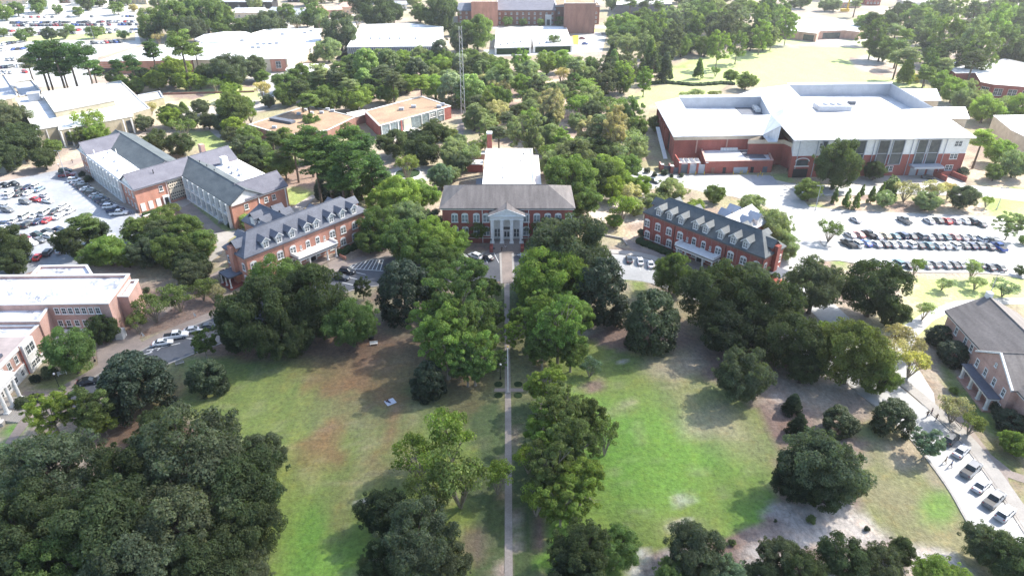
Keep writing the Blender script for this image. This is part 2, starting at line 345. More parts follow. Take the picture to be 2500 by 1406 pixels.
# rusty dead grass and mowing tracks on the left lawn
mk_ = np.clip(1-np.hypot((PXn-850)/230, (PYn-1030)/190), 0, 1)
t_ = (np.clip((rust*.6+rust2*.4-.50+mk_*.07)*10, 0, 1)*np.clip(mk_*2.2, 0, 1)*.75)[..., None]; gc = gc*(1-t_)+np.array((.20, .105, .05))*t_
lawn = inpoly([(380, 880), (560, 860), (1232, 880), (1232, 1420), (560, 1420), (640, 1100), (430, 1010)], PXg, PYg) | inpoly([(1340, 860), (1440, 826), (1720, 940), (1895, 1060), (1880, 1270), (1590, 1335), (1590, 1420), (1330, 1420)], PXg, PYg)
tr_ = fbm(GX*1.0, GY*.12, 2.4, 91); t_ = (np.clip((tr_-.5)*5, -1, 1)*.16*lawn)[..., None]; gc = gc*(1+t_*np.array((1.0, .6, .8)))
bl = np.clip((fbm(GX, GY, 3.2, 123)-.62)*12, 0, 1)*lawn*.16; gc = gc*(1-bl[..., None])+np.array(C['straw'])*bl[..., None]
spk = (RNG.random(GX.shape) > .9985) & lawn; gc[spk] = (.5, .46, .38)
# between the halls
gp([(1480, 540), (1560, 560), (1600, 620), (1540, 615)], 'straw', 'grass', 8); gp([(1450, 450), (1600, 470), (1560, 540), (1450, 540)], 'straw', 'sand', 10, pat=n2)
gp([(1535, 680), (1575, 684), (1600, 720), (1540, 725)], 'grass', 'dry', 6)
gp([(1090, 595), (1205, 595), (1205, 614), (1090, 612)], 'mulch', 'brown', 4); gp([(1285, 595), (1390, 590), (1395, 612), (1285, 612)], 'mulch', 'brown', 4)
gp([(450, 500), (480, 505), (610, 585), (560, 570), (500, 530)], 'grass', fe=5); gp([(520, 590), (560, 590), (550, 640), (510, 660)], 'dry', 'straw', 6)
gp([(590, 560), (690, 490), (760, 470), (750, 500), (640, 560)], 'grass', 'mulch', 8)
gp([(310, 700), (540, 700), (545, 770), (310, 840)], 'mulch', 'brown', 8); gp([(85, 905), (230, 880), (205, 935), (150, 950), (85, 955)], 'grass', 'brown', 8)
gp([(0, 1030), (60, 1035), (30, 1080), (0, 1100)], 'lush', fe=5); gp([(30, 965), (70, 960), (60, 1010), (30, 1015)], 'grass', fe=4)
gp([(350, 510), (450, 510), (520, 600), (500, 680), (330, 680)], 'brown', 'dry', 10); gp([(0, 655), (110, 650), (90, 680), (0, 690)], 'mulch', 'grass', 6)
gp([(690, 470), (760, 460), (740, 500), (690, 500)], 'grass', fe=5); gp([(690, 400), (800, 400), (780, 470), (700, 460)], 'mulch', 'brown', 8)
gp([(0, 425), (130, 412), (140, 418), (0, 445)], 'grass', 'brown', 4)
# upper middle
gp([(380, 250), (640, 240), (700, 215), (640, 250), (560, 300), (600, 330), (520, 350), (420, 310)], 'field', 'straw', 8, pat=n2)
gp([(440, 320), (530, 320), (570, 360), (500, 375)], 'grass', 'field', 6); gp([(400, 215), (650, 200), (640, 235), (430, 250)], 'field', 'mulch', 6, pat=n2)
gp([(600, 170), (720, 185), (700, 240), (640, 230)], 'concrete', fe=5)
gp([(1480, 270), (1560, 290), (1560, 350), (1300, 350), (1200, 300)], 'straw', 'mulch', 10, pat=n2); gp([(1480, 320), (1550, 318), (1560, 345), (1500, 345)], 'field', fe=5)
gp([(930, 160), (1480, 170), (1540, 330), (1320, 330), (1100, 240), (900, 230)], 'mulch', 'straw', 10, pat=n2)
gp([(1540, 230), (1640, 208), (1780, 208), (1700, 245), (1580, 262), (1545, 262)], 'field', fe=5)
gp([(1600, 205), (1640, 165), (1720, 138), (1880, 118), (2090, 116), (2200, 150), (2260, 215), (2000, 225), (1800, 205)], 'field', fe=5)
gp([(1610, 170), (1760, 132), (1860, 120), (1860, 130), (1700, 160)], 'field', 'grass', 4)
gp([(2060, 135), (2190, 150), (2215, 195), (2150, 190), (2090, 165)], 'straw', 'mulch', 6, pat=n2); ge(2120, 150, 40, 10, 'concrete', .8, .8)
gp([(1900, 96), (2110, 96), (2120, 112), (1890, 114)], 'concrete', 'field', 3)
gp([(1420, 65), (1490, 66), (1480, 78), (1420, 78)], 'field', fe=3); gp([(1000, 63), (1200, 62), (1200, 72), (1000, 72)], 'field', fe=3)
gp([(0, 92), (325, 78), (325, 90), (0, 106)], 'field', fe=2)
gp([(0, 0), (340, 0), (330, 70), (0, 80)], 'concrete', fe=8); gp([(560, 20), (880, 20), (900, 70), (560, 70)], 'concrete', 'straw', 8, pat=n2)
gp([(-400, -150), (2900, -150), (2900, -2), (-400, -2)], 'straw', 'darkgrass', 6)
def build_ground():
    ny, nx = GX.shape; v = np.stack([GX, GY, np.zeros_like(GX)], -1).reshape(-1, 3)
    i = np.arange(ny-1)[:, None]*nx+np.arange(nx-1)[None]; f = np.stack([i, i+1, i+nx+1, i+nx], -1).reshape(-1, 4)
    me = bpy.data.meshes.new("ground"); me.vertices.add(len(v)); me.vertices.foreach_set("co", v.ravel())
    me.loops.add(f.size); me.loops.foreach_set("vertex_index", f.ravel().astype(np.int32))
    me.polygons.add(len(f)); me.polygons.foreach_set("loop_start", np.arange(0, f.size, 4, dtype=np.int32)); me.polygons.foreach_set("loop_total", np.full(len(f), 4, np.int32))
    me.update(calc_edges=True)
    a = me.color_attributes.new("soil", 'FLOAT_COLOR', 'POINT'); a.data.foreach_set("color", np.concatenate([gc.reshape(-1, 3), np.ones((len(v), 1))], 1).ravel().astype(np.float32))
    m, n, b = nodes("ground_cover"); at = N(n, "ShaderNodeAttribute", attribute_name="soil")
    f1 = ramp(n, noise(n, pos(n, (1, .7, 1)), 1.1, 7, .8), .3, .7, .5, 1.55); f2 = ramp(n, noise(n, pos(n, (1, .4, 1)), .16, 4, .6), .3, .7, .86, 1.12)
    c = mix(n, 1.0, at.outputs['Color'], f1, 'MULTIPLY'); c = mix(n, 1.0, c, f2, 'MULTIPLY')
    hue = ramp(n, noise(n, pos(n), .35, 5, .7), .5, .72, 0, .45); c = mix(n, hue, c, mix(n, 1.0, c, (1.35, 1.02, .75), 'MULTIPLY'))
    n.links.new(c, b.inputs['Base Color']); b.inputs['Roughness'].default_value = .92; b.inputs['Specular IOR Level'].default_value = .15
    b.inputs['Sheen Weight'].default_value = .25; b.inputs['Sheen Roughness'].default_value = .5
    bp = N(n, "ShaderNodeBump"); bp.inputs['Distance'].default_value = .25; n.links.new(noise(n, pos(n), 1.3, 5, .7), bp.inputs['Height']); n.links.new(bp.outputs[0], b.inputs['Normal'])
    me.materials.append(m); o = bpy.data.objects.new("ground", me); COL.objects.link(o); o["kind"] = "structure"
build_ground()
# ---------------------------------------------------------------- paved surfaces
def sheet(name, pts, m, z, sm=0, th=0):
    if sm: pts = smooth_line(list(pts)+[pts[0]], sm)[:-1]
    w_ = [P(x, y, 0)[:2] for x, y in pts]; b = MB(); b.prism(w_, -.2, z, 0); o = b.build(name, m); o["kind"] = "structure"; return w_
def kerb(pts, wd=.45, h=.16, sm=4, m='conc', name='kerb'):
    q = smooth_line(pts, sm); q = [Vector(P(x, y)[:2]) for x, y in q]; b = MB()
    for i in range(len(q)-1):
        d = (q[i+1]-q[i]); l = d.length
        if l < .05: continue
        c = (q[i]+q[i+1])/2; b.box((c.x, c.y, h/2), (l+.02, wd, h), math.atan2(d.y, d.x))
    o = b.build(name, M[m]); o["kind"] = "structure"
def stripes(name, segs, wd=.18, z=.075, m='paint'):
    b = MB()
    for (x0, y0, x1, y1) in segs:
        p = Vector(P(x0, y0)[:2]); q = Vector(P(x1, y1)[:2]); d = q-p
        if d.length < .1: continue
        s = Vector((-d.y, d.x)).normalized()*wd/2
        b.face([(p.x-s.x, p.y-s.y, z), (q.x-s.x, q.y-s.y, z), (q.x+s.x, q.y+s.y, z), (p.x+s.x, p.y+s.y, z)])
    o = b.build(name, M[m]); o["kind"] = "structure"
out_ = [(150, 985), (177, 951), (355, 851), (470, 797), (600, 745), (700, 705), (820, 662), (905, 634), (1000, 622), (1110, 619), (1300, 618), (1450, 618), (1560, 628), (1640, 655), (1750, 700), (1900, 765), (2050, 840), (2180, 930), (2276, 1011), (2336, 1067), (2392, 1136), (2457, 1231), (2520, 1330)]
in_ = [(2420, 1370), (2362, 1274), (2306, 1179), (2211, 1058), (2110, 970), (2000, 890), (1850, 810), (1700, 735), (1590, 692), (1500, 682), (1350, 684), (1110, 690), (960, 694), (835, 716), (720, 764), (600, 815), (474, 864), (388, 898), (280, 945), (200, 1000)]
o_s = smooth_line(out_, 4); i_s = smooth_line(in_, 4)
left_o = [p for p in o_s if p[0] < 1500]; left_i = [p for p in i_s if p[0] < 1500]
right_o = [p for p in o_s if p[0] >= 1480]; right_i = [p for p in i_s if p[0] >= 1480]
sheet("road", left_o+left_i, M['asph'], .03); sheet("road", right_o+right_i, M['asph_glare'], .034)
kerb([p for p in in_ if p[0] > 1500][::-1]); kerb([p for p in in_ if p[0] < 1220]); kerb([p for p in out_ if 170 < p[0] < 1215], h=.14); kerb([p for p in out_ if p[0] > 2260], h=.14)
def offset_side(pts, d):
    q = [Vector(P(*p)[:2]) for p in pts]; r = []
    for i in range(len(q)):
        t = (q[min(i+1, len(q)-1)]-q[max(i-1, 0)]).normalized(); r.append(q[i]+Vector((-t.y, t.x))*d)
    return [tuple(x) for x in r]
def band(name, pts, d0, d1, m, z):
    pts = smooth_line(pts, 4); w_ = offset_side(pts, d0)+offset_side(pts, d1)[::-1]; b = MB(); b.prism(w_, -.2, z); o = b.build(name, m); o["kind"] = "structure"
band("pavement", [p for p in out_ if 170 < p[0] < 1215], .3, 3.2, M['path'], .12)
band("pavement", [p for p in out_ if 1290 < p[0]], .3, 3.0, M['conc'], .12)
sheet("avenue_path", [(1232, 1420), (1252, 1420), (1248, 1000), (1245, 860), (1244, 690), (1231, 690), (1233, 1000)], M['walk'], .06)
sheet("crossing", [(1219, 617), (1254, 617), (1257, 692), (1222, 692)], M['conc'], .09); sheet("crossing", [(1224, 617), (1249, 617), (1252, 692), (1227, 692)], M['path'], .10)
sheet("forecourt", [(1195, 607), (1283, 607), (1300, 618), (1180, 618)], M['path'], .08)
sheet("path", [(1208, 948), (1276, 948), (1278, 956), (1206, 956)], M['path'], .05)
for s_ in (-1, 1):
    for cy in (938, 965):
        c = P(1241+s_*24, cy); b = MB(); b.prism([(c[0]+.95*math.cos(t*.524), c[1]+.95*math.sin(t*.524)) for t in range(12)], -.1, .12); o = b.build("flower_bed", M['hedge'], org=(c[0], c[1], 0)); o["kind"] = "structure"
sheet("path", [(60, 1010), (75, 1030), (30, 1085), (12, 1082)], M['path'], .06)
sheet("forecourt", [(60, 955), (130, 958), (155, 948), (240, 890), (235, 850), (340, 825), (355, 851), (230, 915), (177, 951), (150, 985), (165, 1010), (140, 1020), (60, 1000), (30, 1030), (20, 1005)], M['path'], .07)
sheet("path", [(230, 858), (262, 830), (330, 800), (372, 765), (430, 725), (478, 692), (545, 655), (556, 660), (490, 700), (440, 735), (385, 785), (345, 815), (330, 835), (250, 852)], M['path'], .055, 2)
sheet("forecourt", [(790, 625), (832, 618), (842, 655), (812, 668)], M['path'], .1); sheet("forecourt", [(1655, 628), (1705, 640), (1690, 670), (1640, 655)], M['path'], .1)
sheet("path", [(1518, 582), (1530, 580), (1570, 606), (1620, 618), (1620, 628), (1560, 620)], M['path'], .055, 2)
sheet("path", [(520, 570), (590, 560), (640, 540), (560, 585), (540, 620), (500, 645), (530, 600)], M['conc'], .055, 2)
sheet("path", [(410, 475), (445, 478), (540, 560), (570, 575), (540, 590), (500, 555), (430, 510)], M['path'], .05)
sheet("forecourt", [(400, 492), (440, 480), (480, 488), (450, 505), (420, 512)], M['conc'], .07)
sheet("path", [(690, 520), (762, 476), (772, 480), (720, 530)], M['conc'], .05)
# car parks
sheet("car_park", [(-60, 452), (0, 445), (145, 415), (185, 420), (215, 470), (330, 517), (345, 530), (300, 560), (350, 600), (330, 640), (110, 652), (0, 690), (-60, 700)], M['asph2'], .03)
sheet("road", [(-60, 455), (-60, 425), (0, 425), (110, 408), (215, 380), (222, 388), (150, 418), (0, 447)], M['path'], .02)
sheet("road", [(300, 545), (355, 548), (360, 600), (335, 640), (300, 620)], M['asph'], .04)
sheet("car_park", [(1930, 452), (1975, 505), (2100, 516), (2430, 530), (2480, 545), (2560, 560), (2560, 690), (2420, 668), (2200, 662), (2050, 636), (1985, 640), (1925, 650), (1900, 560)], M['asph_glare'], .045)
sheet("road", [(1860, 432), (1930, 448), (1990, 560), (1995, 640), (1935, 680), (2040, 745), (2100, 800), (2150, 900), (2100, 880), (1960, 740), (1890, 640), (1925, 560)], M['asph_glare'], .026)
sheet("forecourt", [(1525, 395), (1610, 425), (1880, 428), (1890, 440), (1940, 452), (1960, 480), (1905, 520), (1860, 500), (1790, 480), (1720, 470), (1640, 450), (1560, 470), (1525, 440)], M['asph_glare'], .037)
sheet("forecourt", [(1833, 431), (1886, 431), (1903, 453), (1842, 455)], M['asph2'], .052)
sheet("road", [(1890, 445), (2050, 455), (2350, 452), (2560, 468), (2560, 500), (2420, 482), (2200, 474), (1990, 478), (1930, 470)], M['asph_glare'], .028)
sheet("forecourt", [(2080, 425), (2330, 425), (2360, 450), (2060, 455)], M['conc'], .04)
sheet("road", [(2120, 880), (2200, 800), (2330, 735), (2560, 728), (2560, 742), (2345, 750), (2240, 820), (2230, 880), (2280, 960), (2276, 1011), (2225, 960)], M['asph_glare'], .041, 2)
sheet("path", [(2336, 1000), (2420, 1110), (2470, 1150), (2560, 1180), (2560, 1200), (2460, 1165), (2470, 1200), (2560, 1290), (2500, 1250), (2440, 1185), (2330, 1040)], M['path'], .05)
sheet("car_park", [(-120, 130), (0, 106), (140, 98), (330, 100), (330, 78), (0, 92), (-120, 100), (-120, 40), (0, 36), (330, 36), (335, 70), (345, 110), (240, 140), (220, 210), (0, 215), (-120, 230)], M['asph_glare'], .03)
sheet("car_park", [(1398, 80), (1482, 80), (1470, 128), (1400, 128)], M['asph_glare'], .03); sheet("forecourt", [(1398, 87), (1412, 87), (1412, 110), (1400, 110)], M['yellow'], .05)
sheet("road", [(960, 66), (1490, 64), (1490, 70), (960, 74)], M['asph_glare'], .04); sheet("road", [(1180, 122), (1420, 118), (1400, 132), (1180, 140)], M['asph_glare'], .04)
sheet("road", [(620, 190), (700, 165), (780, 190), (740, 210), (690, 235), (640, 240)], M['asph_glare'], .04)
sheet("path", [(420, 260), (520, 262), (620, 245), (700, 262), (560, 285), (440, 300)], M['conc'], .03); sheet("path", [(500, 310), (560, 320), (600, 350), (580, 358), (530, 335)], M['conc'], .03)
sheet("path", [(1120, 300), (1138, 300), (1125, 350), (1100, 352)], M['path'], .03); sheet("path", [(1230, 270), (1330, 265), (1300, 290), (1240, 292)], M['conc'], .03)
sheet("road", [(935, 420), (1010, 402), (1060, 415), (1050, 440), (990, 452), (940, 445)], M['conc'], .03, 3)
c0 = P(996, 427); b = MB(); ring = [(c0[0]+5.2*math.cos(t*.262), c0[1]+5.2*math.sin(t*.262)) for t in range(24)]; b.prism(ring, -.1, .5); o = b.build("round_planter", M['white'], org=(c0[0], c0[1], 0)); tag(o, "round white kerbed bed in the turning circle behind the brick halls", "planter")
b = MB(); b.prism(inset(ring, .5), .5, .75); o = b.build("groundcover", M['hedge'], o)
kerb([(1985, 640), (2050, 637), (2200, 663), (2420, 669), (2540, 690)], .4, .15); kerb([(1975, 505), (2100, 516), (2430, 530), (2480, 545), (2540, 556)], .4, .15); kerb([(300, 560), (330, 517), (215, 470), (185, 420)], .4, .15); kerb([(1900, 447), (1990, 478), (2200, 474), (2420, 482)], .4, .15); kerb([(2000, 576), (2010, 600), (2060, 604), (2068, 588), (2040, 574), (2000, 576)], .3, .14)
# markings
sg = []
for i in range(9):
    t = i/8; sg.append((880+t*62-28, 640+t*0+14, 908+t*52-40+6, 650-16+t*2))
stripes("marking", [(835, 668, 872, 640), (852, 656, 935, 662)]+[(858+k*10, 656+k*.6, 880+k*8, 637-k*.4) for k in range(8)]+[(880, 636, 935, 634)], .25)
stripes("marking", [(x, 618, x-12*s_, 642) for x, s_ in ((1125, 1), (1150, -1), (1178, -1), (1206, -1))]+[(1262, 622, 1284, 640), (1285, 622, 1310, 640)])
stripes("marking", [(1530, 624, 1542, 655), (1553, 628, 1564, 660), (1578, 636, 1585, 664)])
stripes("marking", [(358, 848, 392, 844), (358, 856, 440, 838), (366, 860, 384, 846), (384, 856, 398, 843), (350, 866, 372, 860), (440, 824, 472, 828), (842, 676, 872, 682), (836, 690, 862, 696), (868, 665, 893, 671)], .25)
stripes("marking", [(2302+k*33, 1068+k*44, 2330+k*33, 1054+k*44) for k in range(6)])
stripes("marking", [(30+k*16, 508-k*2, 22+k*16, 498-k*2) for k in range(5)]+[(x, 497, x+18, 505) for x in range(30, 110, 12)]+[(x, 470, x+20, 478) for x in (0, 14)]+[(180+i*8.2, 455+i*7.5+6, 168+i*8.2, 460+i*7.5+6) for i in range(10)])
stripes("marking", [(2080+k*24, 548, 2090+k*24, 530) for k in range(15)]+[(2060+k*22, 574, 2095+k*22, 606) for k in range(18)]+[(2130+k*22, 628, 2152+k*22, 652) for k in range(15)], .14)
# ---------------------------------------------------------------- building parts
WIN = {}
def win_meshes(w_, h, style):
    k = (round(w_, 2), round(h, 2), style)
    if k in WIN: return WIN[k]
    f = .17 if 'b' in style else .11; b = MB(); d = .12
    def bx(x0, x1, z0, z1, dd=d): b.box(((x0+x1)/2, -dd/2+.02, (z0+z1)/2), (x1-x0, dd, z1-z0))
    bx(-w_/2, -w_/2+f, 0, h); bx(w_/2-f, w_/2, 0, h); bx(-w_/2+f, w_/2-f, h-f, h); bx(-w_/2-.12, w_/2+.12, -.14, 0, .2); bx(-w_/2+f, w_/2-f, 0, f*.7)
    bx(-w_/2+f, w_/2-f, h*.5-.045, h*.5+.045, .09)
    if 'p' in style: bx(-f*.7, f*.7, f*.7, h-f, .1)
    n = 4 if 'p' in style else 2
    for i in range(1, n):
        x = -w_/2+w_*i/n
        if not ('p' in style and i == 2): bx(x-.025, x+.025, f*.7, h-f, .07)
    if 'a' in style:
        pts = [(w_/2*math.cos(t*math.pi/8), h+w_*.26*math.sin(t*math.pi/8)) for t in range(9)]
        for y in (-.1,): b.face([(x, y, z) for x, z in pts][::-1])
        for i in range(8): b.face([(pts[i][0], -.1, pts[i][1]), (pts[i+1][0], -.1, pts[i+1][1]), (pts[i+1][0], .02, pts[i+1][1]), (pts[i][0], .02, pts[i][1])])
    fr = b.mesh("window", M['white']); g = MB(); g.box((0, .0, h/2), (w_-f*1.2, .05, h-f*1.2)); pn = g.mesh("pane", M['glasspale'] if 'l' in style else M['glass'])
    WIN[k] = (fr, pn); return WIN[k]
def window(par, loc, ang, w_, h, style=''):
    fr, pn = win_meshes(w_, h, style)
    o = link("window", fr, par, loc=loc, rot=ang); sub("pane", pn, o); return o
def windows_on(par, F, al, b, z, w_, h, style='', off=.0):
    for a in al: window(par, F(a, b-off, z), F.ang, w_, h, style)
def side(F, a, b, which):
    """frame of another wall of the same block"""
    if which == 'r': return Frame(F(a, b)[:2], F.v, tuple(-x for x in F.u))
    if which == 'l': return Frame(F(a, b)[:2], tuple(-x for x in F.v), F.u)
def gable(par, F, a0, a1, b0, b1, ze, zr, axis='a', oh=.5, hips=(0, 0), m='slate', name='roof', wallm=None, t=.28):
    """pitched roof; ridge along axis; hips = inset of the ridge at each end (0 = gable end)"""
    A0, A1, B0, B1 = a0-oh, a1+oh, b0-oh, b1+oh; b = MB()
    if axis == 'a':
        c = (b0+b1)/2; r0 = F(A0+hips[0]+(0 if hips[0] else 0), c, zr); r1 = F(A1-hips[1], c, zr)
        e = [F(A0, B0, ze), F(A1, B0, ze), F(A1, B1, ze), F(A0, B1, ze)]
        b.slab([e[0], e[1], r1, r0], t); b.slab([e[2], e[3], r0, r1], t)
        if hips[0]: b.slab([e[3], e[0], r0], t)
        if hips[1]: b.slab([e[1], e[2], r1], t)
        ends = [(a0, b0, a0, b1), (a1, b0, a1, b1)]
        cap = [r0, r1]
    else:
        c = (a0+a1)/2; r0 = F(c, B0+hips[0], zr); r1 = F(c, B1-hips[1], zr)
        e = [F(A0, B0, ze), F(A1, B0, ze), F(A1, B1, ze), F(A0, B1, ze)]
        b.slab([e[1], e[2], r1, r0], t); b.slab([e[3], e[0], r0, r1], t)
        if hips[0]: b.slab([e[0], e[1], r0], t)
        if hips[1]: b.slab([e[2], e[3], r1], t)
        ends = [(a0, b0, a1, b0), (a0, b1, a1, b1)]; cap = [r0, r1]
    b.tube((cap[0][0], cap[0][1], cap[0][2]+.0), (cap[1][0], cap[1][1], cap[1][2]+.0), .16, .16, 6)
    ro = b.build(name, M[m], par)
    if wallm:
        for i, (p, q, r, s) in enumerate(ends):
            if hips[i]: continue
            g = MB(); x = F(p, q, ze-.25); y = F(r, s, ze-.25); mid = F((p+r)/2, (q+s)/2, zr-.45)
            g.face([x, y, mid]); dx = (F.v if axis == 'b' else F.u); k = .25 if i == 0 else -.25
            g.face([(v[0]+dx[0]*k, v[1]+dx[1]*k, v[2]) for v in (x, y, mid)][::-1]); g.build("pediment", M[wallm], par)
    return ro
def walls(par, poly, z0, z1, m, name='wall'):
    b = MB(); b.prism([p[:2] for p in poly], z0, z1, 0, top=True); return b.build(name, M[m], par)
def trim_band(par, poly, z0, z1, out, m='white', name='cornice'):
    b = MB(); o = inset(poly, -out); i = inset(poly, .1); n = len(poly)
    for k in range(n):
        j = (k+1) % n
        b.face([(*o[k], z0), (*o[j], z0), (*o[j], z1), (*o[k], z1)]); b.face([(*o[k], z1), (*o[j], z1), (*i[j], z1), (*i[k], z1)]); b.face([(*i[k], z0), (*i[j], z0), (*o[j], z0), (*o[k], z0)])
    return b.build(name, M[m], par)
def flatroof(par, poly, z, wallm, roofm, par_h=.7, wd=.45, cop='white', z0=0):
    """walls up to a parapet with coping, roof deck sunk behind it"""
    poly = [p[:2] for p in poly]; b = MB(); b.prism(poly, z0, z-.12, 0, top=False); i = inset(poly, wd); n = len(poly)
    for k in range(n):
        j = (k+1) % n; b.face([(*i[j], z-par_h-.1), (*i[k], z-par_h-.1), (*i[k], z-.12), (*i[j], z-.12)])
    b.build("wall", M[wallm], par)
    c = MB(); o = inset(poly, -.12); ii = inset(poly, wd+.08)
    for k in range(n):
        j = (k+1) % n
        c.face([(*o[k], z), (*o[j], z), (*ii[j], z), (*ii[k], z)]); c.face([(*o[k], z-.22), (*o[j], z-.22), (*o[j], z), (*o[k], z)]); c.face([(*ii[j], z-.22), (*ii[k], z-.22), (*ii[k], z), (*ii[j], z)])
        c.face([(*ii[k], z-.22), (*ii[j], z-.22), (*o[j], z-.22), (*o[k], z-.22)])
    c.build("coping", M[cop], par)
    r = MB(); r.prism(inset(poly, wd-.05), z-par_h-.3, z-par_h, 0); return r.build("roof", M[roofm], par)
def flat_px(name, label, cat, pts, z, wallm, roofm, **k):
    poly = [P(x, y, z)[:2] for x, y in pts]; c = np.mean(poly, 0); t = thing(name, label, cat, (c[0], c[1], 0)); flatroof(t, poly, z, wallm, roofm, **k); return t, poly
def roofgear(par, F, spots, z, m='lightgrey', name='air_unit'):
    for a, b_, s in spots:
        b = MB(); b.box(F(a, b_, z+s*.35), (s, s*.8, s*.7), F.ang); b.box(F(a, b_, z+s*.74), (s*.7, s*.55, s*.08), F.ang); b.build(name, M[m], par)
def column(par, x, y, z0, z1, r=.32, m='white', name='column', sq=False):
    b = MB()
    if sq: b.box((x, y, (z0+z1)/2), (r*2, r*2, z1-z0))
    else: b.tube((x, y, z0), (x, y, z1), r, r*.86, 12)
    b.box((x, y, z0+.12), (r*2.8, r*2.8, .24)); b.box((x, y, z1-.1), (r*2.6, r*2.6, .2)); return b.build(name, M[m], par)
# ---------------------------------------------------------------- administration hall with portico
def admin():
    X0, X1, Y0, Y1 = -22, 19.2, 193.2, 212.0
    t = thing("columned_hall", "red brick hall with hipped grey roof and white four-column portico at the avenue's end", "building", (-1.4, 202, 0))
    F = Frame((X0+.8, Y0+.8), (1, 0)); L = X1-X0-1.6; W = Y1-Y0-1.6
    poly = F.rect(0, L, 0, W); walls(t, poly, 0, 11.9, 'brick'); trim_band(t, poly, 11.3, 11.95, .45); trim_band(t, poly, 1.6, 1.85, .08, 'dirtywhite', 'water_table')
    gable(t, F, 0, L, 0, W, 12.0, 15.9, 'a', .8, (7.6, 8), 'greyroof')
    F2 = F
    up = [F.solve(px, 0, 8.5) for px in (1110, 1135, 1163, 1187, 1285, 1310.5, 1337, 1362.5, 1388)]
    windows_on(t, F, up, 0, 7.1, 2.0, 2.5, 'pabl'); windows_on(t, F, up, 0, 2.6, 2.0, 2.6, 'pabl')
    R = side(F, L, 0, 'r'); windows_on(t, R, (3, 7.5, 12), 0, 7.1, 2.0, 2.5, 'pab'); windows_on(t, R, (3, 7.5, 12), 0, 2.6, 2.0, 2.6, 'pab')
    for px in (1178, 1290): a = F.solve(px, 0, 6); b = MB(); b.tube(F(a, -.12, .2), F(a, -.12, 11.4), .1, .1); b.build("drainpipe", M['white'], t)
    # portico
    cx = F.solve(1237.3, 0, 6); pb = -2.9; hw = 5.2; b = MB()
    b.box(F(cx, pb/2-.3, .75), (hw*2, -pb+1.4, 1.5)); b.build("porch_floor", M['path'], t)
    s = MB(); n = 9
    for i in range(n): s.box(F(cx, pb-.9-(i+.5)*.38, (1.5-(i+.5)*1.5/n)/2), (hw*2-2.0, .38, 1.5-(i+1)*1.5/n+.001+.02))
    s.build("steps", M['path'], t)
    for sx in (-1, 1):
        b = MB(); b.box(F(cx+sx*(hw-.5), pb-2.3, .8), (1.0, 3.0, 1.6)); b.build("stair_wall", M['brick'], t)
        b = MB(); q = F(cx+sx*(hw-.5), pb-2.6, 1.6); b.tube(q, (q[0], q[1], 3.6), .06, .05); b.ball((q[0], q[1], 3.8), (.25, .25, .3)); b.build("lantern", M['dark'], t)
    b = MB(); b.box(F(cx, pb-3.0, 1.3), (.08, 2.6, .08)); b.box(F(cx, pb-1.8, .9), (.08, .08, 1.2)); b.build("handrail", M['dark'], t)
    for k in (-1.5, -.5, .5, 1.5): column(t, *F(cx+k*2.95, pb+.1)[:2], 1.5, 9.3, .48, sq=True)
    b = MB(); b.box(F(cx, pb/2+.1, 9.85), (hw*2-.2, -pb+1.0, 1.1)); b.box(F(cx, pb/2, 10.5), (hw*2+.5, -pb+1.5, .22)); b.build("entablature", M['white'], t)
    b = MB(); b.face([F(cx-hw-.1, pb-.45, 10.6), F(cx+hw+.1, pb-.45, 10.6), F(cx, pb-.45, 12.75)]); b.build("pediment", M['white'], t)
    for sx in (-1, 1):
        b = MB(); b.slab([F(cx-sx*0, pb-.75, 12.95), F(cx+sx*(hw+.5), pb-.75, 10.65), F(cx+sx*(hw+.5), pb-.5, 10.65), F(cx, pb-.5, 12.95)], .3); b.build("raking_cornice", M['white'], t)
    gable(t, F, cx-hw, cx+hw, pb-.3, 6.6, 10.72, 13.0, 'b', .3, (0, 0), 'greyroof', 'portico_roof')
    b = MB(); b.box(F(cx, -.08, 5.4), (hw*2-.6, .14, 7.8)); b.build("portico_back_wall", M['white'], t)
    Fp = Frame(F(0, -.18)[:2], F.u)
    windows_on(t, Fp, (cx-2.95, cx+2.95), 0, 2.2, 1.9, 2.9, 'pb'); windows_on(t, Fp, (cx-2.95, cx, cx+2.95), 0, 7.9, 1.7, .9, 'p')
    b = MB(); b.box(F(cx, -.2, 2.9), (2.0, .14, 2.8)); b.box(F(cx, -.3, 5.2), (2.0, .12, .8), mi=1); o = b.build("door", [M['white'], M['glass']], t)
    g = MB(); [g.box(F(cx+k, -.3, 3.2), (.62, .06, 1.7)) for k in (-.45, .45)]; g.build("door_glass", M['glass'], o)
    # rear white-roofed wing
    r = thing("white_roofed_hall", "long white flat-roofed wing behind the columned brick hall", "building", (-1, 234, 0))
    G = Frame((-9.7, 213.2), (1, 0)); flatroof(r, G.rect(0, 17.3, 0, 39), 11, 'brick3', 'whiteroof', .35, .4)
    b = MB(); b.box(G(18.5, 19, 4.7), (2.2, 34, 9.4)); b.build("side_aisle", M['white'], r); b = MB(); b.box(G(-1.6, 12, 2.6), (3, 22, 5.2)); b.build("lean_to", M['greydark'], r)
    windows_on(r, side(G, 17.3, 0, 'r'), (5, 11, 17, 23, 29), -2.35, 4, 1.4, 3)
    for px, py in ((1228, 410), (1228, 435), (1278, 378), (1270, 395)):
        q = P(px, py, 10.7); b = MB(); b.tube(q, (q[0], q[1], 11.3), .22, .22); b.build("roof_vent", M['dark'], r)
    c = thing("chimney_stack", "tall red brick chimney with white cap behind the long white roof", "chimney", (*P(1195, 361, 11)[:2], 0))
